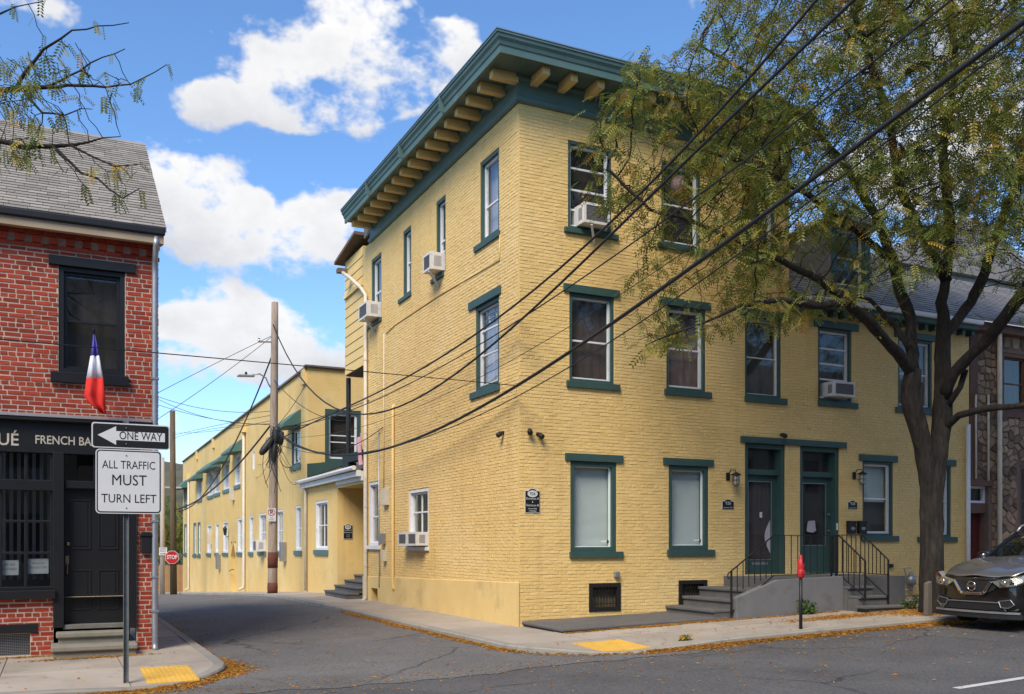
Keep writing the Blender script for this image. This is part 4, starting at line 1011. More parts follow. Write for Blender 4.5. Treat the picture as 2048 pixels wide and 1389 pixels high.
# arched door
mb = MB(); a, b, c, e = ARCH; r = (b-a)/2; WS.box(mb, a, b, -.32, -.28, c, e); d = mb.build('arched_door', m_yel, lb)
for s in (-1, 1):
    mb = MB(); k = [(a+r+s*r*math.cos(t), e-r+r*math.sin(t)) for t in [math.pi/2*q/8 for q in range(9)]]+[(a+r+s*r, e), ]
    mb.prism([WS.p(u, -.28, z) for u, z in k+[(a+r, e)]], Vector((-.282, 0, 0))); mb.build('arch_spandrel', m_stucco, lb)
mb = MB(); mb.tube([(-.03, a+.25, .35), (-.1, a+.3, .38), (-.1, b-.1, .25)], .02, 6); mb.build('handrail', m_blk, lb)
# awnings
m_awn = M('awning_green', (.07, .15, .13), .6, var=.12, scale=2)
def awning(ya, yb2, ztop, zlow, out):
    mb = MB(); mb.prism([(-.01, ya, ztop), (-out, ya, zlow), (-out, ya, zlow-.1), (-.01, ya, zlow-.02)], (0, yb2-ya, 0)); mb.build('awning', m_awn, lb)
for pl, pr, zt_, zl in ((578, 602, 6.62, 6.08), (467, 484, 6.9, 6.35), (445, 460, 6.7, 6.2), (414, 442, 6.65, 6.15), (393, 406, 6.55, 6.05), (366, 378, 6.5, 5.95)):
    awning(sy(pr), sy(pl), zt_+dz_(sy(pr)), zl+dz_(sy(pr)), .62)
# pipes on the long building
for px, top in ((487.5, 6.9), (377, 5.9)):
    y = sy(px, -.08); mb = MB(); zg_ = gz(-.1, y); mb.tube([(-.08, y, top), (-.08, y, zg_+.35), (-.1, y, zg_+.2), (-.3, y-.05, zg_+.1)], .065, 8); mb.build('downpipe', m_pipe, lb, smooth=True)
    mb = MB(); mb.box((-.2, y-.2, top), (-.005, y+.2, top+.45)); mb.build('rain_hopper', m_yel, lb)
y = sy(611, -.08); mb = MB(); mb.tube([(-.1, y, 3.7), (-.08, y, 3.5), (-.08, y, gz(-.1, y)+.05)], .05, 8); mb.build('downpipe', m_pipe, lb, smooth=True)
# lantern and boxes along the lane wall
q = on_x(458, 1063); lt = thing('wall_lantern', 'black carriage lantern beside the arched doorway in the lane', 'lantern', (0, q.y, q.z))
mb = MB(); mb.tube([(-.01, q.y, q.z-.25), (-.12, q.y, q.z-.3), (-.2, q.y, q.z-.2)], .02, 6); mb.build('arm', m_blk, lt)
mb = MB(); mb.lathe([(.06, -.2), (.10, .1), (.12, .12), (.05, .22), (.02, .28)], (-.2, q.y, q.z), 8); mb.build('lamp_housing', m_blk, lt)
for px, py, w, h, lab in ((440, 1124, .5, .8, 'grey utility box low on the lane wall near the arched doorway'), (422, 1077, .5, .7, 'cream meter box between two lane windows'), (571, 1104, .4, .75, 'grey utility box on the lane wall beside the pole'), (468, 989, .4, .6, 'cream box high on the lane wall')):
    q = on_x(px, py); util_box(WS, q.y, q.z, w, h, .2, m_steel if 'grey' in lab else m_pipe, lab)

# one storey entry: recess, shed roof, gutter
mb = MB(); mb.box((0.001, AY0, ZB), (2.4, AY0+.2, 3.8)); mb.build('entry_wall', m_yel, lb)
mb = MB(); mb.box((2.4, SB, -.3), (2.6, AY0+.2, 3.8)); mb.build('recess_back', m_stucco, lb)
mb = MB(); mb.prism([(-.22, SB+.03, 3.78), (3.2, SB+.03, 5.0), (3.2, SB+.03, 5.1), (-.22, SB+.03, 3.9)], (0, Y0-SB-.06+.2, 0)); mb.build('shed_roof', m_roofing, lb)
mb = MB(); mb.box((-.06, SB+.02, 3.50), (.12, AY0-.002, 3.78)); mb.build('entry_header', m_wht, lb)
mb = MB(); mb.box((-.20, SB+.02, 3.62), (-.062, Y0+.35, 3.80)); mb.build('eave_board', m_wht, lb)
mb = MB(); mb.tube([(-.28, SB+.02, 3.86), (-.28, Y0+.4, 3.84)], .07, 8); mb.build('gutter', m_wht, lb)
mb = MB(); mb.box((.0, SB+.05, 3.42), (2.4, AY0-.002, 3.5)); mb.build('recess_ceiling', m_stucco, lb)
mb = MB(); mb.prism([(-.02, Y0-.06, 4.02), (1.6, Y0-.06, 4.6), (.9, Y0-.06, 4.6), (-.02, Y0-.06, 4.5)], (0, .05, 0)); mb.build('green_panel', m_grn, lb)
for i in range(5):
    x0 = -.42+i*.32; z1 = gz(0, 11.8)+.16*(i+1); mb = MB(); mb.box((x0, SB+.22, z1-.16), (2.39, AY0-.06, z1-.05)); mb.build('riser', m_stone, lb)
    mb = MB(); mb.box((x0-.03, SB+.20, z1-.049), (x0+.36 if i < 4 else 2.39, AY0-.04, z1)); mb.build('step', m_stone, lb, bevel=.01)
WA = Wall('F', AY0)
plaque(WA, fx(695.5, AY0), fz(695.5, 1064, AY0), .30, .46, [('928', .145, .085, 1), ('Entrance A', .05, .055, 0), ('Apartments', -.02, .055, 0), ('1 2 3', -.1, .05, 0), ('4 5 6', -.16, .05, 0)], 'black plaque for entrance A apartments inside the yellow entry recess')

# ------------------------------------------------------------------ red brick shop
RY = -.10
WR = Wall('F', RY)
rx = lambda px: fx(px, RY)
rz = lambda px, py: fz(px, py, RY)
m_rbrick = M('red_brick', (.275, .028, .011), .8, var=.24, scale=6, rnd=.7, bump=.4, bscale=70, col2=(.36, .048, .018), dirt=(.15, .02, .01), dscale=5, damt=.4)
m_mort = M('lime_mortar', (.52, .41, .32), .95, var=.2, scale=8, bump=.4, bscale=120)
m_black = M('shop_black', (.011, .011, .012), .42, var=.2, scale=4, bump=.08, bscale=25)
m_shing = M('grey_shingle', (.215, .19, .162), .85, var=.2, scale=4, rnd=.65, bump=.3, bscale=120, col2=(.275, .25, .215))
m_tan = M('tan_fascia', (.34, .26, .17), .65, var=.15, scale=2)
m_galv = M('galvanised', (.34, .36, .38), .42, metal=.55, var=.2, scale=5)
m_sand = M('worn_step', (.24, .215, .165), .9, var=.25, scale=4, bump=.5, bscale=35, dirt=(.12, .11, .085), dscale=4, damt=.6)
m_gold = M('letter_paint', (.50, .45, .36), .6, var=.25, scale=30)
rs_ = thing('brick_shop', 'red brick corner shop with black storefront and grey shingled roof', 'building', (-8, 0, -.1))
XRC = rx(316); XLF = -11.0; RZT = 6.5
hw = (rx(117), rx(250), rz(117, 745), rz(117, 531))
zc1, zc0 = rz(50, 831), rz(50, 1198)           # storefront top, apron top
pier = rx(273); dl, dr = rx(107), pier
gr_ = (XLF-2, rx(60), rz(30, 1313), rz(30, 1268))
holes = [hw, (XLF-2, pier, zc0, zc1), (dl, pier, -.6, zc0+.01), gr_]
wall_sheet('front_wall', rs_, WR, XLF-1, XRC, -.4, RZT+.2, holes, m_mort, depth=.25)
WX = Wall('E', XRC)
wall_sheet('lane_wall', rs_, WX, RY, 9, -.4, RZT+.2, [], m_mort)
bricks(rs_, WR, XLF, XRC-.0, -.3, RZT-.28, holes, m_rbrick, L=.226, H=.0742, joint=.016, proud=.008, seed=21, singles=299)
bricks(rs_, WX, RY+.01, 9, -.3, RZT-.1, [], m_rbrick, L=.226, H=.0742, joint=.016, proud=.008, seed=22)
# corbelled cornice under the eave
for k, (z0, z1, d) in enumerate(((RZT-.27, RZT-.20, .03), (RZT-.09, RZT-.02, .085), (RZT-.018, RZT+.06, .11))):
    mb = MB(); rg = random.Random(k); x = XLF
    while x < XRC-.03:
        w = .215; WR.box(mb, x, min(x+w, XRC+.02), -.02, d+rg.uniform(-.004, .004), z0+.006, z1-.004, rg.random()); x += w+.012
    stuff(mb.build('corbel_course', m_rbrick, rs_))
x = XRC-.06
while x > -9.4:
    mb = MB(); WR.box(mb, x-.12, x, -.02, .075, RZT-.195, RZT-.095, random.random()); mb.build('dentil', m_rbrick, rs_); x -= .235
# roof
EZ, EY, RZ_, RY_ = 6.70, -.40, 9.60, 3.62
slate_roof(rs_, XLF-1, XRC+.10, (EY, EZ), (RY_, RZ_), m_shing, ex=.135, w=.30, seed=8, singles=299, xs=(-9.7, XRC+.10))
mb = MB(); mb.add([(XLF-1, RY_, RZ_), (XRC+.1, RY_, RZ_), (XRC+.1, 8.5, 6.6), (XLF-1, 8.5, 6.6)], [(0, 1, 2, 3)]); mb.build('rear_roof', m_shing, rs_, recalc=False)
mb = MB(); mb.prism([(XRC-.02, RY, RZT+.1), (XRC-.02, RY_, RZ_-.08), (XRC-.02, 8.4, 6.5)], (.02, 0, 0)); mb.build('gable', m_rbrick, rs_)
mb = MB(); mb.box((XLF-1, EY-.05, EZ-.12), (XRC+.08, EY+.04, EZ-.005)); mb.build('gutter', m_black, rs_, bevel=.02)
mb = MB(); mb.box((XLF-1, EY+.0, EZ-.25), (XRC+.06, EY+.10, EZ-.122)); mb.build('eave_fascia', m_tan, rs_)
mb = MB(); mb.box((XLF-1, EY+.1, EZ-.22), (XRC+.05, RY-.02, EZ-.16)); mb.build('soffit', m_tan, rs_)
xd = XRC-.055; mb = MB(); mb.tube([(xd, EY+.02, EZ-.15), (xd, EY+.0, EZ-.28), (xd, RY-.09, EZ-.46), (xd, RY-.09, EZ-.7), (xd, RY-.09, .05), (xd+.0, RY-.1, -.02), (xd+.0, RY-.17, -.06)], .048, 10); mb.build('downpipe', m_galv, rs_, smooth=True)
for z in (.55, 1.1, 2.0, 4.3): mb = MB(); mb.box((xd-.058, RY-.145, z), (xd+.058, RY-.012, z+.03)); mb.build('pipe_strap', m_galv, rs_)
window(rs_, WR, hw, cas=m_black, frm=m_black, inner='dark', rails=(.5,), cw=.07, fw=.05, depth=.08, sill=(rx(101), rx(257), .16, .09), lintel=(rx(97), rx(271), .145, .05))
# storefront
m_sfg = glass('shop_glass', (.8, .82, .82))
sf = MB(); WR.box(sf, XLF-1, pier-.002, -.22, .045, rz(50, 905), zc1-.09); sfo = sf.build('fascia', m_black, rs_)
mb = MB(); WR.box(mb, XLF-1, XRC-.12, -.02, .16, zc1-.088, zc1-.03); mb.build('shop_cornice', m_black, rs_, bevel=.01)
mb = MB(); mb.hexa([WR.p(XLF-1, -.01, zc1-.028), WR.p(XRC-.11, -.01, zc1-.028), WR.p(XRC-.11, .17, zc1-.028), WR.p(XLF-1, .17, zc1-.028), WR.p(XLF-1, -.01, zc1+.05), WR.p(XRC-.11, -.01, zc1+.05), WR.p(XRC-.11, .17, zc1-.02), WR.p(XLF-1, .17, zc1-.02)]); mb.build('lead_flashing', m_galv, rs_)
text('lettering', 'UÉ', .26, m_gold, WR.p((rx(-4)+rx(37))/2, .047, rz(18, 881)), FACE_F, rs_, ext=.002, width=rx(37)-rx(-4), bold=.003)
text('lettering', 'FRENCH BA', .185, m_gold, WR.p((rx(70)+rx(182))/2, .047, rz(126, 883)), FACE_F, rs_, ext=.002, width=rx(182)-rx(70), bold=.002)
zt0, zt1 = rz(50, 960), rz(50, 903); zm0, zm1 = rz(50, 1174), rz(50, 981)
ux0, ux1 = XLF-1, rx(107)
def sbox(name, u0, u1, d0, d1, z0, z1, par=rs_, mat=None, bevel=.006): mb = MB(); WR.box(mb, u0, u1, d0, d1, z0, z1); return mb.build(name, mat or m_black, par, bevel=bevel)
sbox('transom_bar', ux0, rx(128), -.10, .05, zm1, zt0); sbox('shop_sill', ux0, rx(111), -.12, .12, zc0, rz(50, 1181)); sbox('shop_bottom_rail', ux0, ux1, -.10, .02, rz(50, 1181), zm0)
sbox('pilaster', rx(106), rx(128), -.2, .055, rz(110, 1256), rz(110, 905)); sbox('pilaster', rx(250), pier-.003, -.2, .055, rz(262, 1256), rz(262, 905))
cols = [rx(103.5), rx(51.5), rx(1), rx(-52), rx(-110)]; rows = [zm0, rz(50, 1106.5), rz(50, 1043), zm1]
for i in range(len(cols)):
    sbox('mullion', cols[i]-.022, cols[i]+.022 if i else rx(107), -.09, .0, zm0, zm1); sbox('mullion', cols[i]-.022, cols[i]+.022 if i else rx(107), -.09, .0, zt0, rz(50, 905)+.002)
for k, r in enumerate(rows[1:-1]): sbox('glazing_bar', cols[-1], cols[0], -.085, -.004, r-.02, r+.02)
for i in range(len(cols)-1):
    for j in range(3): mb = MB(); WR.box(mb, cols[i+1], cols[i], -.06, -.054, rows[j], rows[j+1]); mb.build('shop_pane', m_sfg, rs_)
    mb = MB(); WR.box(mb, cols[i+1], cols[i], -.06, -.054, zt0, zt1); mb.build('shop_pane', m_sfg, rs_)
m_vb = M('vertical_blind', (.42, .40, .38), .8, var=.15, scale=2)
x = rx(-110)
while x < rx(104):
    mb = MB(); mb.add([WR.p(x, -.20, zm0+.1), WR.p(x+.05, -.26, zm0+.1), WR.p(x+.05, -.26, zt1+.05), WR.p(x, -.20, zt1+.05)], [(0, 1, 2, 3)]); mb.build('blind_strip', m_vb, rs_, recalc=False); x += .105
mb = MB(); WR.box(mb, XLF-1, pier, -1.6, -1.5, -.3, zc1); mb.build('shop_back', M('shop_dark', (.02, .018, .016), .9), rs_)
mb = MB(); WR.box(mb, XLF-1, pier, -1.6, -.2, zc0-.1, zc0-.05); mb.build('shop_floor', m_black, rs_)
m_paper = M('notice_paper', (.62, .63, .63), .8, var=.05, scale=8)
for a, b, c, e, tx in ((0, 37, 1121, 1151, 'WE ARE|CLOSED'), (55, 97, 1118, 1148, 'Hours|MON-SUN 8 TO 3PM')):
    mb = MB(); WR.box(mb, rx(a), rx(b), -.068, -.065, rz((a+b)/2, e), rz((a+b)/2, c)); n = mb.build('notice', m_paper, rs_)
    for i, t in enumerate(tx.split('|')): text('lettering', t, .05, m_cgrey, WR.p((rx(a)+rx(b))/2, -.0645, rz((a+b)/2, c+9+i*9)), FACE_F, n, ext=.0005, width=(rx(b)-rx(a))*(.6 if i == 0 else .8))
# door with transom and panels
d0, d1 = rx(129), rx(249); zd0, zd1 = rz(190, 1248), rz(190, 978)
sbox('door_head', d0, d1, -.16, .0, zd1, rz(190, 963)); sbox('transom_mullion', (d0+d1)/2-.02, (d0+d1)/2+.02, -.14, -.04, rz(190, 963), rz(190, 905))
for a, b in ((d0, (d0+d1)/2-.02), ((d0+d1)/2+.02, d1)): mb = MB(); WR.box(mb, a, b, -.1, -.094, rz(190, 963), rz(190, 905)); mb.build('transom_pane', m_sfg, rs_)
mb = MB(); WR.box(mb, d0, d1, -.16, -.13, zd0, zd1); dd_ = mb.build('door', m_black, rs_)
dm = (d0+d1)/2; hgt = zd1-zd0
for a, b in ((d0+.08, dm-.05), (dm+.05, d1-.08)):
    for c, e in ((.10, .40), (.55, .92)):
        mb = MB(); ring(mb, WR, a, b, zd0+hgt*c, zd0+hgt*e, .025, -.13, -.118); mb.build('panel_mould', m_black, dd_, bevel=.004)
        mb = MB(); WR.box(mb, a+.05, b-.05, -.13, -.122, zd0+hgt*c+.05, zd0+hgt*e-.05); mb.build('panel', m_black, dd_, bevel=.006)
m_brass = M('old_brass', (.42, .30, .16), .35, metal=.9, var=.2, scale=20)
q = WR.p(d0+.05, -.13, rz(136, 1088)); mb = MB(); mb.lathe([(.001, .0), (.032, .0), (.032, -.02), (.02, -.03), (.001, -.03)], q, 12, 'y'); mb.build('deadlock', m_brass, dd_, smooth=True)
q = Vector(WR.p(d0+.04, -.125, rz(136, 1125))); mb = MB(); mb.tube([q, q+Vector((0, -.05, .0)), q+Vector((.0, -.06, -.08)), q+Vector((0, -.05, -.18)), q+Vector((0, 0, -.2))], .011, 8); mb.box((q.x-.025, q.y-.008, q.z-.03), (q.x+.025, q.y+.004, q.z+.1)); mb.build('door_handle', m_brass, dd_)
sbox('threshold', d0-.02, d1+.02, -.16, .03, rz(190, 1257), zd0, mat=M('worn_sill', (.16, .145, .12), .8, var=.3, scale=8))
# basement grille, black beam
sbox('basement_beam', XLF, rx(75), -.05, .03, rz(30, 1267), rz(30, 1249)); 
mb = MB(); WR.box(mb, XLF, rx(60), -.2, -.18, gr_[2], gr_[3]); bg_ = mb.build('basement_opening', m_black, rs_)
mb = MB()
for k in range(14): z = gr_[2]+(gr_[3]-gr_[2])*(k+.5)/14; WR.box(mb, rx(-60), rx(58), -.10, -.094, z-.004, z+.004)
for k in range(30): u = rx(-60)+(rx(58)-rx(-60))*k/29; WR.box(mb, u-.003, u+.003, -.104, -.1, gr_[2], gr_[3])
stuff(mb.build('wire_mesh', m_steel, bg_))
# stone steps of the shop
ss = thing('shop_steps', 'two worn sandstone steps below the black shop door', 'steps', (-7.6, -.5, -.1))
for (a, b, yt, ym, out) in ((110, 259, 1258, 1281, .34), (106, 285, 1284, 1322, .66)):
    zt_, zb_ = None, None
z2 = rz(190, 1258)-.0; zg = gz(-7.6, -.6)
za, zb = zg+(z2-zg)*.95, zg+(z2-zg)*.48
for zt_, zb_, out, ua, ub in ((za, zb, .32, rx(112), rx(256)), (zb, zg-.1, .68, rx(112)-.07, rx(256)+.10)):
    mb = MB(); mb.box((ua+.03, RY-out+.05, zb_-.02), (ub-.03, RY-.046, zt_-.085)); mb.build('riser', m_sand, ss)
    mb = MB(); mb.box((ua, RY-out, zt_-.085), (ub, RY-.047, zt_)); mb.build('tread', m_sand, ss, bevel=.02)
# mailbox
u = rx(291); z = rz(291, 1088); t = thing('mailbox', 'black arched mailbox on the brick pier of the shop', 'mailbox', (u, RY, z))
mb = MB(); mb.box((u-.085, RY-.11, z-.15), (u+.085, RY-.01, z+.13)); mb.build('box', m_blk, t, bevel=.02)
mb = MB(); mb.prism([(u-.1, RY-.13, z+.12), (u+.1, RY-.13, z+.12), (u+.07, RY-.13, z+.19), (u-.07, RY-.13, z+.19)], (0, .12, 0)); mb.build('lid', m_blk, t, bevel=.01)
# flag on a short staff
fl = thing('flag', 'blue white and red flag hanging limp on a staff from the shop window', 'flag', (rx(195), RY, rz(195, 700)))
FY = RY-.55; top = Vector((fx(188, FY), FY, fz(188, 660, FY)))
mb = MB(); mb.tube([(fx(199, RY), RY-.02, fz(199, 772, RY)), tuple(top)], .012, 8); mb.lathe([(.001, -.02), (.022, -.01), (.022, .02), (.001, .035)], top, 8); mb.build('staff', m_black, fl)
cols_ = [('blue_band', (.10, .09, .42)), ('white_band', (.76, .74, .78)), ('red_band', (.70, .03, .02))]
lv = [(670, 186, 190), (690, 184, 194), (712, 181, 198), (735, 177, 202), (757, 173, 206), (792, 168, 210), (806, 178, 211), (828, 203, 212)]
def frow(k):
    py, a, b = lv[k]; out = []
    for i in range(17):
        s = i/16; y = FY+.035*math.sin(s*10+k*.55+.8*math.sin(k))*min(1, .3+k*.25); px = a+(b-a)*s; out.append((fx(px, FY), y, fz(px, py, FY)))
    return out
for (nm, c), (k0, k1) in zip(cols_, ((0, 2), (2, 4), (4, 7))):
    mb = MB(); rws = [frow(k) for k in range(k0, k1+1)]
    for r_ in rws: mb.v += r_; mb.r += [.5]*17
    mb.f = [(a*17+i, a*17+i+1, (a+1)*17+i+1, (a+1)*17+i) for a in range(len(rws)-1) for i in range(16)]
    o = mb.build(nm, M('flag_'+nm, c, .8, var=.08, scale=5), fl, smooth=True, recalc=False); sd = o.modifiers.new('s', 'SOLIDIFY'); sd.thickness = .003

# ------------------------------------------------------------------ stone house
m_stones = M('field_stone', (.12, .072, .05), .85, var=.4, scale=5, rnd=.8, bump=.5, bscale=40, col2=(.26, .18, .115))
m_smort = M('stone_mortar', (.15, .105, .08), .95, var=.2, scale=6, bump=.4, bscale=60)
m_brown = M('brown_trim', (.115, .058, .038), .75, var=.2, scale=4)
m_dred = M('dark_red_door', (.09, .014, .012), .6, var=.25, scale=5)
sh_ = thing('stone_house', 'brown fieldstone house with dark red door beside the yellow row house', 'building', (UE+2, 0, .4))
SX0 = UE+.12; SX1 = UE+6.5; SYP = .04; WH = Wall('F', SYP); hx = lambda px: fx(px, SYP); hz_ = lambda px, py: fz(px, py, SYP)
dh = (hx(1939), hx(1977), .1, hz_(1950, 972)); wh1 = (hx(2004), hx(2058), hz_(2010, 826), hz_(2010, 705)); wh2 = (hx(2038), hx(2085), hz_(2040, 1075), hz_(2040, 930))
SZT = hz_(1980, 668)
wall_sheet('front_wall', sh_, WH, SX0, SX1, -.1, SZT, [dh, wh1, wh2], m_smort, depth=.35)
rg = random.Random(12); seeds = []
cs = .205; nx_, nz_ = int((hx(2110)-SX0)/cs)+1, int((SZT)/cs)+1
for i in range(-1, nx_+1):
    for j in range(-1, nz_+1): seeds.append((SX0+(i+.5+rg.uniform(-.42, .42))*cs*1.12, .1+(j+.5+rg.uniform(-.42, .42))*cs*.9))
for k, (sx, sz_) in enumerate(seeds):
    poly = [(sx-.4, sz_-.4), (sx+.4, sz_-.4), (sx+.4, sz_+.4), (sx-.4, sz_+.4)]; pl = []
    for (tx, tz) in seeds:
        if (tx, tz) == (sx, sz_) or abs(tx-sx) > .7 or abs(tz-sz_) > .7: continue
        nx2, nz2 = sx-tx, sz_-tz; l = math.hypot(nx2, nz2); nx2 /= l; nz2 /= l; pl.append((nx2, nz2, nx2*(sx+tx)/2+nz2*(sz_+tz)/2+.012))
    pl += [(1, 0, SX0+.2), (0, 1, .05), (0, -1, -SZT)]
    poly = clip_poly(poly, pl)
    if len(poly) < 3: continue
    cx_, cz_ = sum(p[0] for p in poly)/len(poly), sum(p[1] for p in poly)/len(poly)
    bad = False
    for h in (dh, wh1, wh2):
        if h[0]-.1 < cx_ < h[1]+.1 and h[2]-.1 < cz_ < h[3]+.1: bad = True
    if bad: continue
    for h in (dh, wh1, wh2):            # trim stones at the openings
        if cx_ < h[0] and h[2]-.2 < cz_ < h[3]+.2: poly = clip_poly(poly, [(-1, 0, -(h[0]-.11))])
        elif cx_ > h[1] and h[2]-.2 < cz_ < h[3]+.2: poly = clip_poly(poly, [(1, 0, h[1]+.11)])
        elif cz_ > h[3] and h[0]-.2 < cx_ < h[1]+.2: poly = clip_poly(poly, [(0, 1, h[3]+.11)])
        elif cz_ < h[2] and h[0]-.2 < cx_ < h[1]+.2: poly = clip_poly(poly, [(0, -1, -(h[2]-.11))])
        if len(poly) < 3: break
    if len(poly) < 3: continue
    pr = rg.uniform(.02, .055); n = len(poly); q = lambda: rg.uniform(-.008, .008); r = rg.random()
    vs = [WH.p(x, -.01, z) for x, z in poly]+[WH.p(x, pr*.6, z) for x, z in poly]+[WH.p(cx_+(x-cx_)*.78+q(), pr+q(), cz_+(z-cz_)*.78+q()) for x, z in poly]
    mb = MB(); mb.add(vs, [(i, (i+1) % n, n+(i+1) % n, n+i) for i in range(n)]+[(n+i, n+(i+1) % n, 2*n+(i+1) % n, 2*n+i) for i in range(n)]+[tuple(range(2*n, 3*n))], r); mb.build('stone', m_stones, sh_)
mb = MB(); WH.box(mb, SX0-.1, SX0+.18, -.02, .06, dh[3], SZT); mb.build('corner_board', m_brown, sh_)
mb = MB(); WH.box(mb, SX0-.1, dh[1]+.1, -.02, .07, dh[3], dh[3]+.16); mb.build('door_beam', m_brown, sh_)
for h, nm in ((wh1, 'window'), (wh2, 'window')): window(sh_, WH, h, cas=m_brown, frm=m_brown, inner='dark', rails=(.5,), cw=.1, sill=(h[0]-.1, h[1]+.1, .12, .06))
mb = MB(); ring(mb, WH, dh[0], dh[1], hz_(1950, 1006), dh[3], .06, -.2, -.1); tw = mb.build('transom_window', m_wht, sh_); mb = MB(); WH.box(mb, dh[0]+.06, dh[1]-.06, -.16, -.154, hz_(1950, 1006)+.06, dh[3]-.06); mb.build('pane', m_glass, tw)
curtain('lining', tw, WH, dh[0], dh[1], hz_(1950, 1006), dh[3], -.3, m_cdark)
mb = MB(); WH.box(mb, dh[0], dh[1], -.22, -.06, hz_(1950, 1026), hz_(1950, 1006)-.002); mb.build('arched_head', m_brown, sh_)
nb = 5
for i in range(nb): mb = MB(); w = (dh[1]-dh[0])/nb; WH.box(mb, dh[0]+i*w+.005, dh[0]+(i+1)*w-.005, -.30, -.26+.006*(i % 2), .1, hz_(1950, 1026)); mb.build('door_board', m_dred, sh_)
mb = MB(); WH.box(mb, SX0-.1, SX1, -.02, .22, SZT, SZT+.22); mb.build('cornice', m_brown, sh_)
slate_roof(sh_, UE+.12, SX1, (-.30, SZT+.26), (3.1, 9.5), m_slate, seed=14)
for px, top, r, mt, lab in ((1933.5, 850, .055, m_wht, 'white downpipe at the joint between yellow row house and stone house'), (1996.5, 640, .06, m_pipe, 'thick tan pipe running down the fieldstone wall')):
    xq = fx(px, -.06); zb_ = gz(xq, 0)-.05; conduit([(xq, -.10, fz(px, top, -.06)), (xq, -.10, zb_)], r, mt, lab, 'downpipe')
for px, y0, y1, lab in ((1951, 790, 958, 'thin tan conduit on the fieldstone wall nearest the corner board'), (1976, 790, 962, 'thin tan conduit on the fieldstone wall nearest the thick pipe')):
    xq = fx(px, -.04); conduit([(xq, -.05, fz(px, y0, -.04)), (xq, -.05, fz(px, y1, -.04))], .028, m_pipe, lab)
wn_ = thing('neighbour_house', 'pale clapboard house rising behind the stone house roof', 'building', (UE+7, 7, 0))
m_clap = M('pale_clapboard', (.42, .42, .43), .7, var=.06, scale=2)
mb = MB(); mb.box((UE+2.8, 5.5, 0), (UE+11, 12, 10.6)); mb.build('wall', m_clap, wn_)
for i in range(14): mb = MB(); z = 7.4+i*.22; mb.hexa([(UE+2.8, 5.47, z), (UE+11, 5.47, z), (UE+11, 5.5, z), (UE+2.8, 5.5, z), (UE+2.8, 5.49, z+.21), (UE+11, 5.49, z+.21), (UE+11, 5.5, z+.21), (UE+2.8, 5.5, z+.21)]); mb.build('clapboard', m_clap, wn_)
mb = MB(); mb.prism([(UE+2.5, 5.2, 10.6), (UE+6.9, 5.2, 12.6), (UE+11.3, 5.2, 10.6)], (0, 7.1, 0)); mb.build('roof', m_slate, wn_)

# ------------------------------------------------------------------ signs
m_signw = M('sign_white', (.60, .60, .60), .45, var=.05, scale=5, dirt=(.45, .44, .42), dscale=3, damt=.3)
m_signk = M('sign_black', (.012, .012, .012), .45)
m_signr = M('sign_red', (.42, .012, .015), .45, var=.1)
m_pole = M('post_steel', (.20, .22, .22), .5, metal=.5, var=.2, scale=9)
def rrect(cx, cz, w, h, r, n=5):
    out = []
    for (sx, sz_, a0) in ((1, -1, -90), (1, 1, 0), (-1, 1, 90), (-1, -1, 180)):
        for k in range(n+1):
            a = R(a0+90*k/n); out.append((cx+sx*(w/2-r)+r*math.cos(a), cz+sz_*(h/2-r)+r*math.sin(a)))
    return out
def plate(name, poly, y, th, mat, parent): mb = MB(); mb.prism([(x, y, z) for x, z in poly], (0, -th, 0)); return mb.build(name, mat, parent)
def sign_pos(px, py, y): p = on_y(px, py, y); return p.x, p.z
PX, PY = on_z(252, 1370, -.13).x, on_z(252, 1370, -.13).y
ts = thing('traffic_sign', 'one way and all traffic must turn left signs on a perforated steel post', 'traffic sign', (PX, PY, gz(PX, PY)))
ztop = fz(257, 842, PY)
mb = MB(); w = .032; t_ = .005
mb.box((PX-w, PY+.01, gz(PX, PY)-.15), (PX+w, PY+.015, ztop)); mb.box((PX-w, PY-.02, gz(PX, PY)-.15), (PX-w+t_, PY+.01, ztop)); mb.box((PX+w-t_, PY-.02, gz(PX, PY)-.15), (PX+w, PY+.01, ztop))
post = mb.build('post', m_pole, ts)
hm = MB(); z = gz(PX, PY)+.05
while z < ztop-.02:
    hm.lathe([(.001, 0), (.0065, 0), (.0065, .002), (.001, .002)], (PX, PY+.0075, z), 6, 'y'); z += .0255
stuff(hm.build('post_holes', m_signk, post))
SYF = PY-.045
def px2(px, py): return sign_pos(px, py, SYF)
ax, az_ = px2(183, 870); bx2, _ = px2(339.5, 878); cz1 = (fz(260, 848, SYF)+fz(260, 898, SYF))/2; hh = fz(260, 848, SYF)-fz(260, 898, SYF)
cx1 = (ax+bx2)/2; ww = bx2-ax
s1 = plate('one_way_plate', rrect(cx1, cz1, ww, hh, .035), SYF, .004, m_signw, ts)
plate('one_way_field', rrect(cx1, cz1, ww-.03, hh-.03, .028), SYF-.0045, .002, m_signk, s1)
aw = ww*.86; ah = hh*.74; x0_ = cx1-ww*.425
plate('arrow', [(x0_, cz1), (x0_+aw*.27, cz1-ah*.5), (x0_+aw*.27, cz1-ah*.24), (x0_+aw, cz1-ah*.24), (x0_+aw, cz1+ah*.24), (x0_+aw*.27, cz1+ah*.24), (x0_+aw*.27, cz1+ah*.5)], SYF-.007, .002, m_signw, s1)
text('lettering', 'ONE WAY', ah*.44/.72, m_signk, (x0_+aw*.635, SYF-.0105, cz1), FACE_F, s1, ext=.0008, width=aw*.64)
ax, _ = px2(191, 960); bx2, _ = px2(323.5, 960); z1_, z0_ = fz(257, 900, SYF), fz(257, 1028, SYF); cx2 = (ax+bx2)/2; cz2 = (z0_+z1_)/2; ww, hh = bx2-ax, z1_-z0_
s2 = plate('turn_left_plate', rrect(cx2, cz2, ww, hh, .05), SYF-.0002, .004, m_signw, ts)
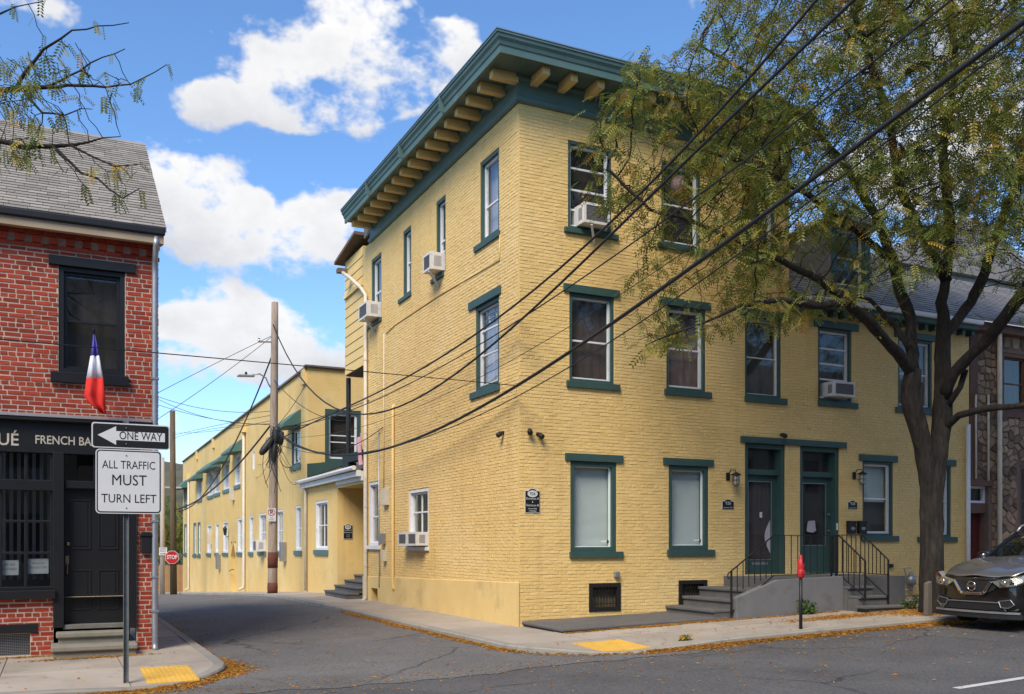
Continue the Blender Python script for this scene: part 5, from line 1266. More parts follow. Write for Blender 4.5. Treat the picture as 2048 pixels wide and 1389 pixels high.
plate('border', rrect(cx2, cz2, ww-.025, hh-.025, .042), SYF-.0047, .0012, m_signk, s2); plate('field', rrect(cx2, cz2, ww-.055, hh-.055, .03), SYF-.0064, .0012, m_signw, s2)
for s, dz, size, wd in (('ALL TRAFFIC', .255, .125, .80), ('MUST', .015, .165, .52), ('TURN LEFT', -.27, .135, .83)):
    text('lettering', s, size*hh/.80/.72*.82, m_signk, (cx2, SYF-.0085, cz2+dz*hh), FACE_F, s2, ext=.0008, width=ww*wd)
for zz in (cz1+hh*.0+.10, cz1-.10, cz2+.33, cz2-.33):
    mb = MB(); mb.lathe([(.001, 0), (.009, 0), (.007, -.006), (.001, -.008)], (PX, SYF-.0095, zz), 8, 'y'); mb.build('bolt', m_pole, ts)
# parking meter
MX, MY = 3.6, -3.82; mz = gz(MX, MY)
pm = thing('parking_meter', 'red parking meter head on a thin black post by the kerb', 'parking meter', (MX, MY, mz))
zt_ = fz(1605, 1110, MY); zh = fz(1605, 1157, MY)
mb = MB(); mb.tube([(MX, MY, mz-.1), (MX, MY, zh+.02)], .03, 10); mb.build('post', m_blk, pm, smooth=True)
m_mred = M('meter_red', (.45, .018, .022), .5, var=.12, scale=9)
H = zt_-zh
mb = MB(); mb.lathe([(.035, 0), (.062, .02), (.066, H*.32), (.055, H*.36), (.058, H*.42), (.062, H*.68), (.05, H*.74), (.032, H*.82), (.03, H*.92), (.018, H*.99), (.001, H)], (MX, MY, zh), 14); hd = mb.build('meter_head', m_mred, pm, smooth=True)
mb = MB(); mb.prism([(MX+.014*math.cos(k*.524), MY-.058, zh+H*.74+.05*math.sin(k*.524)) for k in range(12)], (0, -.012, 0)); mb.build('coin_slot', m_signk, hd)
mb = MB(); mb.box((MX-.04, MY-.069, zh+H*.18), (MX+.04, MY-.05, zh+H*.32)); mb.build('meter_door', m_mred, hd, bevel=.008)

# ------------------------------------------------------------------ poles and lamps
m_wood = M('pole_wood', (.23, .165, .115), .9, var=.25, scale=6, bump=.5, bscale=30, stretch=(4, 4, .35), col2=(.31, .25, .2))
m_wdark = M('pole_dark_wood', (.075, .048, .03), .9, var=.3, scale=5, bump=.4, bscale=30, stretch=(4, 4, .3), col2=(.12, .09, .05))
m_wpale = M('pole_pale_wood', (.42, .36, .30), .9, var=.2, scale=5, stretch=(4, 4, .3))
m_creo = M('creosote', (.10, .03, .018), .85, var=.3, scale=8)
UX, UY = -1.27, 16.85; uz = gz(UX, UY)
up = thing('utility_pole', 'tall weathered utility pole by the lane with street lamp and no parking sign', 'utility pole', (UX, UY, uz))
def upx(z): return UX+.008*(z-uz)
zt_ = fz(547, 605, UY)
mb = MB(); mb.tube([(upx(z), UY, z) for z in spread(uz-.3, zt_, 10)], [.17-.055*i/10 for i in range(11)], 14); mb.build('shaft', m_wood, up, smooth=True)
for a, b in ((1105, 1136), (1166, 1187)):
    z1_, z0_ = fz(543, a, UY), fz(543, b, UY); mb = MB(); mb.tube([(upx(z0_), UY, z0_), (upx(z0_), UY, (z0_+z1_)/2-.05), (upx(z0_), UY, (z0_+z1_)/2), (upx(z1_), UY, z1_)], [.176, .174, .182, .172], 14); mb.build('stain_band', m_creo, up, smooth=True)
# lamp
zl = fz(547, 775, UY); lampx = fx(490, UY)
mb = MB(); mb.tube([(upx(zl)-.1, UY, zl-.05), (upx(zl)-.2, UY, zl+.1), (upx(zl)-.28, UY, zl+.30), (upx(zl)-.5, UY, zl+.43), (lampx+.25, UY, fz(508, 750, UY))], .025, 8); mb.build('lamp_arm', m_steel, up, smooth=True)
lx0, lx1, lz = fx(475, UY), fx(509, UY), fz(490, 752, UY)
mb = MB(); mb.prism([(lx0, UY-.12, lz-.05), (lx0, UY+.12, lz-.05), (lx1, UY+.08, lz-.02), (lx1, UY-.08, lz-.02)], (0, 0, .07)); mb.build('lamp_head', m_galv, up, bevel=.02)
mb = MB(); mb.lathe([(.04, 0), (.045, .07), (.02, .1)], ((lx0+lx1)/2, UY, lz+.04), 10); mb.build('photocell', m_blk, up)
mb = MB(); mb.bar((upx(8.6)-.05, UY, fz(540, 684, UY)), (fx(517, UY), UY, fz(517, 684, UY)), .05); mb.build('insulator_arm', m_wood, up)
mb = MB(); mb.lathe([(.03, 0), (.05, .04), (.035, .08), (.045, .12)], (fx(518, UY), UY, fz(518, 684, UY)), 8); mb.build('insulator', m_steel, up)
# splice cases and cable clutter on the pole
m_rub = M('black_rubber', (.018, .018, .019), .55, var=.2)
zc = fz(545, 880, UY)
for k, (dx_, dz2, l, r) in enumerate(((-.28, -.25, .75, .13), (.05, .15, .6, .14), (.2, .05, .5, .11), (-.02, -.45, .7, .10))):
    c = Vector((upx(zc)+dx_, UY-.2, zc+dz2)); d = Vector((.5 if k == 0 else .1, 0, 1 if k else .7)).normalized(); mb = MB()
    mb.tube([c-d*l*.5, c-d*l*.42, c-d*l*.2, c+d*l*.2, c+d*l*.42, c+d*l*.5], [r*.3, r*.8, r, r, r*.8, r*.3], 10); mb.build('splice_case', m_rub, up, smooth=True)
rg = random.Random(9); mb = MB()
for k in range(16):
    a = Vector((upx(zc)+rg.uniform(-.2, .2), UY-.2, zc+rg.uniform(.0, .6))); b = Vector((upx(zc)+rg.uniform(-.35, .45), UY-.2, zc-rg.uniform(.3, 1.9))); m_ = (a+b)/2+Vector((rg.uniform(-.6, .6), rg.uniform(-.3, 0), rg.uniform(-.4, .1)))
    mb.tube([a.lerp(m_, s).lerp(m_.lerp(b, s), s) for s in spread(0, 1, 8)], .011, 4)
stuff(mb.build('loose_cables', m_rub, up))
np_ = (fx(543, UY-.19), fz(543, 1030, UY-.19)); sy_ = UY-.19; w2, h2 = .30, .46
s3 = plate('no_parking_plate', rrect(np_[0], np_[1], w2, h2, .025), sy_, .004, m_signw, up)
cz3 = np_[1]+h2*.18
for r0, nm in ((.125, 'ring_outer'), ):
    mb = MB(); n = 24
    vs = [(np_[0]+r_*math.cos(2*math.pi*k/n), sy_-.005, cz3+r_*math.sin(2*math.pi*k/n)) for r_ in (.128, .103) for k in range(n)]; mb.add(vs, [(k, (k+1) % n, n+(k+1) % n, n+k) for k in range(n)]); mb.build('red_ring', m_signr, s3, recalc=False)
text('letter', 'P', .2, m_signk, (np_[0], sy_-.006, cz3), FACE_F, s3, ext=.0005, bold=.005)
mb = MB(); mb.bar((np_[0]-.08, sy_-.0085, cz3+.08), (np_[0]+.08, sy_-.0085, cz3-.08), .02, .002, up=(0, 1, 0)); mb.build('slash', m_signr, s3)
text('lettering', 'THIS', .055, m_signr, (np_[0], sy_-.006, np_[1]-h2*.24), FACE_F, s3, ext=.0005); text('lettering', 'STREET', .06, m_signr, (np_[0], sy_-.006, np_[1]-h2*.38), FACE_F, s3, ext=.0005)
# stop sign on its wooden pole, pale pole with one way sign beyond
SX_, SY_ = -2.0, 41.0; szg = gz(SX_, SY_)
sp = thing('stop_sign', 'red stop sign fixed to a dark wooden pole at the end of the lane', 'stop sign', (SX_, SY_, szg))
xs_ = fx(345, SY_)
mb = MB(); mb.tube([(xs_+.06, SY_, szg-.2), (xs_, SY_, fz(349, 822, SY_))], [.2, .15], 10); mb.build('pole', m_wdark, sp, smooth=True)
c = (fx(344, SY_-.25), fz(344, 1115, SY_-.25)); 
for r_, d, m_ in ((.40, 0, m_signw), (.375, .006, m_signr)): plate('sign_face', [(c[0]+r_*math.cos(R(22.5+45*k)), c[1]+r_*math.sin(R(22.5+45*k))) for k in range(8)], SY_-.25-d, .005, m_, sp)
text('lettering', 'STOP', .32, m_signw, (c[0], SY_-.265, c[1]), FACE_F, sp, ext=.002, width=.58, bold=.008)
OX, OY = fx(325, 50), 50.0; ozg = gz(OX, OY)
wp = thing('utility_pole', 'pale wooden pole with a small one way sign beyond the stop sign', 'utility pole', (OX, OY, ozg))
mb = MB(); mb.tube([(OX, OY, ozg-.2), (OX, OY, fz(325, 915, OY))], [.17, .13], 10); mb.build('shaft', m_wpale, wp, smooth=True)
c = (fx(326, OY-.2), fz(326, 1103, OY-.2)); s4 = plate('sign_plate', rrect(c[0], c[1], .50, .52, .03), OY-.2, .005, m_signw, wp)
text('lettering', 'ONE', .17, m_signk, (c[0], OY-.208, c[1]+.17), FACE_F, s4, ext=.001); text('lettering', 'WAY', .17, m_signk, (c[0], OY-.208, c[1]+.01), FACE_F, s4, ext=.001)
plate('arrow', [(c[0]-.18, c[1]-.19), (c[0]-.18, c[1]-.15), (c[0]+.08, c[1]-.15), (c[0]+.08, c[1]-.12), (c[0]+.19, c[1]-.17), (c[0]+.08, c[1]-.22), (c[0]+.08, c[1]-.19)], OY-.207, .002, m_signk, s4)
mb = MB(); mb.bar((OX-1.2, OY, 5.4), (OX+1.2, OY, 5.4), .1); mb.build('cross_arm', m_wpale, wp)
# pole across the street that carries the heavy cables
QX, QY = .7, -15.6; qz = gz(QX, QY)
qp = thing('utility_pole', 'brown utility pole on the far pavement that carries the street cables', 'utility pole', (QX, QY, qz))
mb = MB(); mb.tube([(QX, QY, qz-.3), (QX, QY, 11.5)], [.18, .12], 12); mb.build('shaft', m_wood, qp, smooth=True)
mb = MB(); mb.bar((QX-1, QY, 10.6), (QX+1, QY, 10.6), .1); mb.build('cross_arm', m_wood, qp)

# ------------------------------------------------------------------ cables
def cable(p0, p1, pix, r, label, deg=2, group='overhead cables crossing the street', mat=None, ends=(None, None)):
    (x0, y0), (x1, y1) = p0, p1; S, Z = [], []
    for px, py in pix:
        d = ray(px, py); a = np.array([[d.x, -(x1-x0)], [d.y, -(y1-y0)]]); b = np.array([x0-CAM.x, y0-CAM.y]); t, s = np.linalg.solve(a, b); S.append(s); Z.append(CAM.z+t*d.z)
    for e, z in zip((0, 1), ends):
        if z is not None: S.append(e); Z.append(z)
    c = np.polyfit(S, Z, min(deg, len(S)-1)); pts = [(x0+(x1-x0)*s, y0+(y1-y0)*s, float(np.polyval(c, s))) for s in spread(0, 1, 40)]
    mb = MB(); mb.tube(pts, r, 6); o = mb.build('cable', mat or m_rub, smooth=True, origin=pts[0]); return tag(o, label, 'cable', group)
A, B = (UX+.1, UY-.1), (QX, QY)
cable(A, B, [(600,893),(650,909),(722,908.5),(802,889),(912,847),(1030,766),(1137,703),(1220,649),(1440,500),(1574,400),(1805,227),(2047,37)], .030, 'thickest black cable bundle sagging lowest across the yellow corner', deg=3)
cable((UX+.1, UY+.1), B, [(660,828),(731,801),(826,752),(907,692),(988,640),(1083,563.6),(1164,500),(1330,351),(1477,180),(1560,83),(1630,0)], .020, 'black cable running highest over the yellow corner to the street', deg=3)
cable((UX, UY-.1), (QX+.06, QY), [(722,832),(774,818),(850,785),(945,725),(1056,633),(1137,559),(1193,500),(1269,415),(1362,322),(1500,199.6),(1560,142.5),(1712,0)], .022, 'twisted black cable just below the highest one over the yellow corner', deg=3)
cable((UX, UY), (QX+.1, QY), [(1000,664),(1088,608),(1249,500),(1367,412),(1500,316),(1560,265),(1733,138),(1900,0)], .012, 'thin wire midway between the upper pair and the thick bundle', ends=(5.6, None))
cable((UX, UY), (QX-.1, QY), [(1000,812),(1137,735),(1245,669),(1338,605),(1436,539),(1623,400),(1848,219),(2047,69)], .010, 'thin wire hanging just under the thick cable bundle', ends=(5.2, None))
cable((UX, UY), (QX-.2, QY), [(1000,735),(1142,649),(1294,556)], .006, 'hair thin wire crossing the second floor window', ends=(5.4, None))
cable((-13, -4.2), (-.03, .05), [(0,680),(320,705),(560,728),(760,748),(1020,770)], .008, 'thin wire from the shop side to the yellow building corner', deg=2)
# service drops around the lane pole
far = (-16, 24)
for k, pix in enumerate(([(320,784),(480,703),(519,684)], [(322,835),(400,780),(495,716),(520,690)], [(322,796),(420,820),(540,823)], [(322,802),(450,843),(545,848)], [(322,812),(470,845),(546,850)])):
    cable((UX, UY), far, pix, .010, ['service wire leaving the lane pole at its topmost insulator', 'second wire dropping from the pole insulator towards the shop', 'upper slack wire between lane pole and shop', 'middle slack wire between lane pole and shop', 'lowest slack wire between lane pole and shop'][k], group='service wires at the lane pole')
for k, pix in enumerate(([(345,872),(440,850),(520,835)], [(345,878),(440,856),(540,848)], [(345,866),(430,862),(540,842)])):
    cable((UX, UY), (SX_, SY_), pix, .010, ['middle thin wire between lane pole and stop sign pole', 'lowest thin wire between lane pole and stop sign pole', 'topmost thin wire between lane pole and stop sign pole'][k], group='wires between the lane poles')
cable((UX, UY), (SX_+.1, SY_), [(352,1018),(388,1008),(420,985),(470,930),(520,882)], .035, 'heavy sagging cable from the splice cases to the stop sign pole', group='wires between the lane poles')
cable((UX, UY), (SX_+.3, SY_), [(352,1022),(380,1016),(430,960),(470,880),(498,830)], .028, 'heavy cable dropping steeply beside the parapet to the stop sign pole', group='wires between the lane poles')
rgw = random.Random(4)
for k in range(12):
    y_ = rgw.uniform(845, 900); mb = MB(); a_ = Vector((UX, UY-.15, fz(545, y_, UY))); e_ = Vector((-.02, rgw.uniform(Y0+.5, Y0+11), rgw.uniform(3.4, 5.6))); m2 = (a_+e_)/2-Vector((0, 0, rgw.uniform(.3, 1.3)))
    mb.tube([a_.lerp(m2, q_).lerp(m2.lerp(e_, q_), q_) for q_ in spread(0, 1, 14)], .009, 4); tag(mb.build('cable', m_rub, origin=a_), 'thin black service wire looping from the splice cases to the lane building wall', 'cable', 'service wires looping to the lane building')
for k, (q, pix, lab) in enumerate((((.0, SB-.6), [(560,858),(640,835),(728,805)], 'service wire from the lane pole to the top of the rear downpipe'), ((-.02, sy(768)), [(560,872),(650,905),(762,858)], 'slack service wire from the lane pole to the side wall bracket'), ((-.02, sy(700)), [(556,770),(600,810),(640,832)], 'twisted service drop from the lane pole to the rear building'), ((-.05, Y0), [(556,850),(580,820),(612,768)], 'wire rising from the lane pole to the rear parapet'))):
    cable((UX, UY), q, pix, .011, lab, group='service wires at the lane pole')

# ------------------------------------------------------------------ beyond the lane: fence, hill
m_fence = M('cedar_fence', (.38, .19, .07), .85, var=.2, scale=2, rnd=.5, col2=(.46, .25, .10))
fn = thing('board_fence', 'orange brown cedar board fence closing the far end of the lane', 'fence', (0, 66, gz(0, 66)))
for i in range(44):
    x = -4.2+i*.15; z = gz(x, 66); mb = MB(); mb.box((x, 66, z-.1), (x+.142, 66.03, z+2.15+.02*(i % 3)), random.random()); mb.build('board', m_fence, fn)
mb = MB(); mb.box((-4.2, 66.03, gz(0, 66)+.4), (2.4, 66.08, gz(0, 66)+.5)); mb.build('rail', m_fence, fn)

# ------------------------------------------------------------------ trees
m_bark = M('dark_bark', (.011, .0085, .0065), .95, var=.8, scale=16, bump=1.0, bscale=13, bdist=.05, stretch=(1, 1, .22), col2=(.024, .019, .0145), dirt=(.08, .08, .07), dscale=14, damt=.22)
m_twig = M('twig_bark', (.018, .014, .011), .9, var=.3, scale=8)
def leaf_mat(name, ramp):
    m = bpy.data.materials.new(name); m.use_nodes = True; nt = m.node_tree; L = nt.links; p = nt.nodes['Principled BSDF']
    at = nt.nodes.new('ShaderNodeAttribute'); at.attribute_name = 'rnd'; cr = nt.nodes.new('ShaderNodeValToRGB'); L.new(at.outputs['Fac'], cr.inputs[0])
    e = cr.color_ramp.elements
    while len(e) < len(ramp): e.new(.5)
    for el_, (pos, c) in zip(e, ramp): el_.position = pos; el_.color = (*c, 1)
    L.new(cr.outputs[0], p.inputs['Base Color']); p.inputs['Roughness'].default_value = .55; p.inputs['Specular IOR Level'].default_value = .3
    tr = nt.nodes.new('ShaderNodeBsdfTranslucent'); L.new(cr.outputs[0], tr.inputs[0]); mx = nt.nodes.new('ShaderNodeMixShader'); mx.inputs[0].default_value = .42
    L.new(p.outputs[0], mx.inputs[1]); L.new(tr.outputs[0], mx.inputs[2]); L.new(mx.outputs[0], nt.nodes['Material Output'].inputs[0]); return m
m_leaf = leaf_mat('locust_leaves', [(0, (.07, .115, .022)), (.35, (.15, .19, .038)), (.66, (.25, .24, .05)), (.85, (.42, .30, .045)), (1, (.52, .27, .04))])
m_leafg = leaf_mat('green_leaves', [(0, (.03, .07, .012)), (.5, (.07, .13, .02)), (1, (.15, .20, .03))])
def P3(px, py, t): return CAM+ray(px, py)*t
def grow(limbs, attr, step=.26, infl=2.4, kill=.42, iters=60):
    """space colonisation: the limbs reach out and fork towards the crown's leaf points"""
    pos, par, rmin = [], [], []
    ends = {}
    for limb, root in limbs:
        prev = root
        for i in range(len(limb)-1):
            (a, ra), (b, rb) = limb[i], limb[i+1]; n = max(1, int((b-a).length/step))
            for k in range(0 if (i == 0 and root is None) else (1 if i == 0 else 1), n+1):
                s = k/n; pos.append(a.lerp(b, s)+Vector((random.uniform(-1, 1), random.uniform(-1, 1), random.uniform(-1, 1)))*.012); par.append(prev if prev is not None else -1); rmin.append(ra+(rb-ra)*s); prev = len(pos)-1
    alive = list(attr); start = 0
    for it in range(iters):
        kd = kdtree.KDTree(len(pos))
        for i, p in enumerate(pos): kd.insert(p, i)
        kd.balance(); acc = {}; keep = []
        for a in alive:
            co, i, d = kd.find(a)
            if d < kill: continue
            keep.append(a)
            if d < infl: acc.setdefault(i, Vector((0, 0, 0))); acc[i] += (a-co).normalized()
        alive = keep
        if not acc: break
        for i, d in acc.items():
            if d.length < .05: continue
            d = (d.normalized()+Vector((random.uniform(-.35, .35), random.uniform(-.35, .35), random.uniform(-.35, .35)))).normalized()
            pos.append(pos[i]+d*step); par.append(i); rmin.append(.0)
    n = len(pos); kids = [[] for _ in range(n)]
    for i, p in enumerate(par):
        if p >= 0: kids[p].append(i)
    r = [0.0]*n
    for i in reversed(range(n)):
        s = sum(r[k]**2.4 for k in kids[i]); r[i] = max(rmin[i], s**(1/2.4) if kids[i] else .0055, .0055)
    return pos, par, kids, r
def tree_mesh(parent, pos, par, kids, r, thick=.028):
    big, small = MB(), MB(); rads = []
    def chain(start, first):
        ids = [start]; q = first
        while True:
            ids.append(q)
            if not kids[q]: break
            q = max(kids[q], key=lambda k: r[k])
        return ids
    todo = [(i, None) for i in range(len(pos)) if par[i] < 0]; done = set()
    stack = []
    for i in range(len(pos)):
        if par[i] < 0 and kids[i]:
            for k in kids[i]: stack.append((i, k))
    while stack:
        a, b = stack.pop(); ids = chain(a, b)
        for q in ids[1:]:
            if kids[q]:
                m = max(kids[q], key=lambda k: r[k])
                for k in kids[q]:
                    if k != m: stack.append((q, k))
        rad = [min(r[ids[0]], r[ids[1]]*1.15)]+[r[q] for q in ids[1:]]
        n = 22 if rad[0] > .1 else 8 if rad[0] > .04 else 5 if rad[0] > .012 else 3
        (big if rad[0] > thick else small).tube([pos[q] for q in ids], rad, n)
        if rad[0] > thick: rads += [x_ for x_ in rad for _ in range(n)]
    tk = big.build('trunk', m_bark, parent, smooth=True, recalc=False); me = tk.data; nr = [v.normal.copy() for v in me.vertices]
    from mathutils import noise as mn
    for v, n_ in zip(me.vertices, nr):      # furrowed bark
        q = mn.noise(Vector((v.co.x*11, v.co.y*11, v.co.z*1.6))); q2 = mn.noise(Vector((v.co.x*3, v.co.y*3, v.co.z*1.1+7))); v.co += n_*(.04*q+.03*q2)*min(1, 6*rads[v.index])
    stuff(small.build('twigs', m_twig, parent, smooth=True, recalc=False))
def leaf_template(pairs=6, L=.2, lw=.05, lh=.022):
    vs, fs = [], []
    for k in range(pairs):
        x = L*(k+1)/pairs
        for s in (-1, 1):
            o = len(vs); dx_ = .25*lw; vs += [(x, 0, 0), (x+dx_+lh*.4, s*lw*.5, -.004), (x+dx_*1.6, s*lw, -.010), (x+dx_-lh*.6, s*lw*.5, -.004)]; fs.append((o, o+1, o+2, o+3))
    vs += [(0, .0025, 0), (0, -.0025, 0), (L, 0, 0)]; fs.append((len(vs)-3, len(vs)-2, len(vs)-1))
    return np.array(vs), fs
def leaves(parent, pts, mat, per=2, L=.2, seed=1, droop=.55, name='crown', spread_=.09, yellow=None, size=1.0):
    rs = np.random.RandomState(seed); tv, tf = leaf_template(L=L); V = []; F = []; C = []; o = 0; nv = len(tv)
    for p in pts:
        cl = rs.uniform(0, 1)
        for _ in range(per if isinstance(per, int) else rs.poisson(per)):
            a = rs.uniform(0, 2*math.pi); el_ = -abs(rs.normal(droop, .45)); ca, sa = math.cos(a), math.sin(a); ce, se = math.cos(el_), math.sin(el_)
            d = np.array([ca*ce, sa*ce, se]); side = np.array([-sa, ca, 0]); roll = rs.uniform(-.8, .8); upv = np.cross(d, side); side = side*math.cos(roll)+upv*math.sin(roll); upv = np.cross(d, side)
            s = rs.uniform(.7, 1.25)*size; bend = tv[:, 0:1]**2*-1.2
            w = (tv[:, 0:1]*d+tv[:, 1:2]*side+tv[:, 2:3]*upv)*s+np.array([0, 0, 1])*bend*s+np.array(p)+rs.normal(0, spread_, 3)
            V.append(w); F += [tuple(i+o for i in f) for f in tf]; o += nv
            y = np.clip(.20+.55*cl+rs.normal(0, .14)+(yellow(p) if yellow else 0), 0, 1); C.append(np.full(nv, y))
    me = bpy.data.meshes.new(name); me.from_pydata(np.concatenate(V).tolist(), [], F); at = me.attributes.new('rnd', 'FLOAT', 'POINT'); at.data.foreach_set('value', np.concatenate(C).astype(np.float32)); me.materials.append(mat)
    return stuff(link(name, me, parent))
def in_poly(x, y, pg):
    c = False
    for i in range(len(pg)):
        (x1, y1), (x2, y2) = pg[i], pg[i-1]
        if (y1 > y) != (y2 > y) and x < (x2-x1)*(y-y1)/(y2-y1)+x1: c = not c
    return c
random.seed(42)
def LB(*pts): return [(P3(px, py, t), r) for px, py, t, r in pts]
bt = thing('street_tree', 'large honey locust with dark forked trunk and olive yellow leaves at the kerb', 'tree', (7.4, -3.3, gz(7.4, -3.3)))
limbs = [(LB((1866,1246,18.6,0.340),(1864,1215,18.6,0.260),(1863,1120,18.6,0.215),(1863,1000,18.6,0.205),(1864,940,18.6,0.200),(1865,900,18.6,0.100)), None)]
tr_ = limbs[0][0]
def sub(*pts): limbs.append((LB(*pts), None))
sub((1862,1070,18.6,0.110),(1859,980,18.6,0.160),(1846,892,18.5,0.175),(1822,800,18.4,0.173),(1826,741,18.4,0.162))
sub((1826,745,18.4,0.141),(1804,719,18.2,0.114),(1774,687,17.8,0.102),(1737,641,17.3,0.097),(1690,604,16.9,0.090),(1640,612,16.5,0.070),(1560,600,16.2,0.055),(1480,612,16.0,0.034),(1400,650,15.9,0.018),(1290,690,15.8,0.010))
sub((1700,608,17.0,0.094),(1640,560,16.8,0.070),(1560,520,16.6,0.053),(1470,480,16.4,0.035),(1380,440,16.3,0.020),(1300,420,16.2,0.015),(1215,340,16.2,0.008))
sub((1826,745,18.4,0.130),(1823,691,18.6,0.114),(1821,637,18.8,0.108),(1800,583,19.0,0.115),(1785,520,19.2,0.090),(1750,430,19.4,0.094),(1690,330,19.5,0.078),(1600,230,19.4,0.055),(1500,150,19.2,0.020),(1400,90,19.0,0.010))
sub((1864,1060,18.6,0.110),(1868,980,18.6,0.150),(1879,890,18.6,0.160),(1886,840,18.7,0.178),(1884,734,18.8,0.157),(1888,670,18.9,0.130),(1884,605,19.0,0.114),(1893,561,19.1,0.102),(1900,450,19.3,0.096),(1885,300,19.4,0.094),(1910,150,19.4,0.070),(1900,0,19.4,0.039),(1880,-120,19.4,0.012))
sub((1888,800,18.7,0.130),(1906,747,18.4,0.102),(1964,691,18.0,0.097),(2007,637,17.6,0.096),(2040,594,17.3,0.109),(2100,500,17.0,0.078),(2180,380,16.8,0.055),(2250,250,16.6,0.015))
sub((1888,672,18.9,0.097),(1932,618,19.3,0.090),(1964,561,19.6,0.101),(2000,450,19.8,0.078),(2040,350,20.0,0.062),(2060,200,20.0,0.033),(2050,50,20.0,0.012))
sub((1882,860,18.7,0.096),(1916,832,18.3,0.074),(1964,818,17.8,0.066),(2048,812,17.2,0.054),(2140,780,16.8,0.030),(2230,700,16.5,0.012))
sub((1898,810,18.6,0.072),(1920,775,18.5,0.060),(1930,742,18.5,0.055))
sub((1893,561,19.1,0.109),(1850,480,18.6,0.086),(1800,380,18.0,0.073),(1780,250,17.5,0.056),(1740,120,17.2,0.033),(1700,0,17.0,0.012))
sub((1785,525,19.2,0.078),(1700,450,18.2,0.065),(1600,380,17.3,0.053),(1500,330,16.9,0.033),(1410,300,16.6,0.012))
sub((1822,700,18.5,0.072),(1790,650,18.9,0.054),(1740,600,19.2,0.039),(1700,585,19.3,0.015))
# join limbs: each starts inside its parent, so the tubes overlap
pg = [(1160,340),(1185,190),(1290,100),(1420,55),(1440,-80),(1560,-170),(1800,-240),(2100,-220),(2320,0),(2320,520),(2150,690),(2040,560),(1940,520),(1800,560),(1700,600),(1600,650),(1480,660),(1300,720),(1235,650),(1250,520),(1180,430)]
att = []; rg = random.Random(77)
while len(att) < 14500:
    px, py, t = rg.uniform(1150, 2330), rg.uniform(-240, 730), rg.uniform(14.9, 21.3)
    if not in_poly(px, py, pg): continue
    lowp = .26 if py > 470 else .62 if py > 380 else 1
    if px > 1930: lowp *= .75
    if px < 1640: lowp *= .68-.34*max(0, min(1, (1480-px)/260))
    if 1590 < px < 1770 and 430 < py < 610: lowp *= .25
    if abs(px-1350) < 60 and abs(py-400) < 70: lowp *= .4
    if rg.random() > lowp: continue
    p = P3(px, py, t)
    if p.y > (-1.2 if p.z > 9.5 else -.7): continue
    c = P3(1790, 260, 18.6); e = ((p-c).dot(FW)/3.4)**2
    if e > 1: continue
    att.append(p)
pos, par, kids, r = grow(limbs, att, step=.2, infl=1.8, kill=.235, iters=60)
tree_mesh(bt, pos, par, kids, r)
lp = [tuple(pos[i]) for i in range(len(pos)) if r[i] < .0135 and pos[i].z > 3.3]
zy = CAM.z+700/FOC*18
from mathutils import noise as mnoise
tips = [p for p in lp if mnoise.noise(Vector(p)*1.15)+.45*mnoise.noise(Vector(p)*2.9) > .05]
rest = [p for p in lp if mnoise.noise(Vector(p)*1.15)+.45*mnoise.noise(Vector(p)*2.9) <= .05]
leaves(bt, rest, m_leaf, per=.8, size=1.15, spread_=.08, droop=.4, seed=13, name='loose_leaves')
leaves(bt, tips, m_leaf, per=4.3, size=1.22, spread_=.07, droop=.2, seed=3, yellow=lambda p: .10*min(1, max(0, (p[2]-zy)/3)))
nest = P3(1358, 372, 16.2); mb = MB(); mb.lathe([(.02, -.17), (.10, -.14), (.15, -.05), (.16, .04), (.11, .13), (.03, .17)], nest, 14)
tag(mb.build('wasp_nest', M('paper_nest', (.21, .135, .11), .9, var=.5, scale=22, bump=.8, bscale=40), smooth=True, origin=nest), 'brownish pink paper wasp nest hanging among the leaves before a top floor window', 'nest')

# neighbouring tree: only its branch ends reach over the shop
nb_ = thing('street_tree', 'locust branches with sparse leaves reaching over the shop roof', 'tree', (-12.6, -3.3, gz(-12.6, -3.3)))
limbs = [([(Vector((-12.6, -3.3, -.4)), .26), (Vector((-12.6, -3.3, 2.5)), .2), (Vector((-12.5, -3.35, 4.6)), .17)], None)]
fk = Vector((-12.5, -3.35, 4.5))
def sub2(*pts): limbs.append(([(fk, .10)]+LB(*pts), None))
sub2((-250,330,11.2,.07),(-80,300,11.3,.05),(0,284,11.4,.034),(51,296,11.4,.032),(100,292,11.5,.028),(150,290,11.5,.017),(205,277,11.5,.009),(240,272,11.5,.005))
limbs.append((LB((105,292,11.5,.024),(125,312,11.5,.019),(160,345,11.4,.016),(195,360,11.4,.013),(218,380,11.4,.011),(245,395,11.4,.009),(281,378,11.4,.006)), None))
limbs.append((LB((140,290,11.5,.018),(185,315,11.5,.012),(230,335,11.5,.009),(280,328,11.5,.005)), None))
sub2((-250,260,11.6,.06),(-60,200,11.7,.045),(0,181,11.8,.036),(39,178,11.8,.032),(136,172,11.8,.022),(212,174,11.8,.013),(263,171,11.8,.009),(335,130,11.8,.004))
limbs.append((LB((30,178,11.8,.028),(55,140,11.8,.022),(88,100,11.8,.018),(120,75,11.8,.014),(145,60,11.8,.011),(224,51,11.8,.007),(257,45,11.8,.004)), None))
limbs.append((LB((45,180,11.8,.02),(85,228,11.8,.014),(130,232,11.7,.009),(165,218,11.7,.005)), None))
limbs.append((LB((100,174,11.8,.018),(160,140,11.9,.011),(205,115,11.9,.008),(250,97,11.9,.004)), None))
limbs.append((LB((-80,60,12,.03),(0,28,12,.012),(30,15,12,.008),(85,4,12,.004)), None)); limbs.append(([(fk, .08)]+LB((-250,120,12,.05),(-80,60,12,.03)), None))
att = []; rg = random.Random(5)
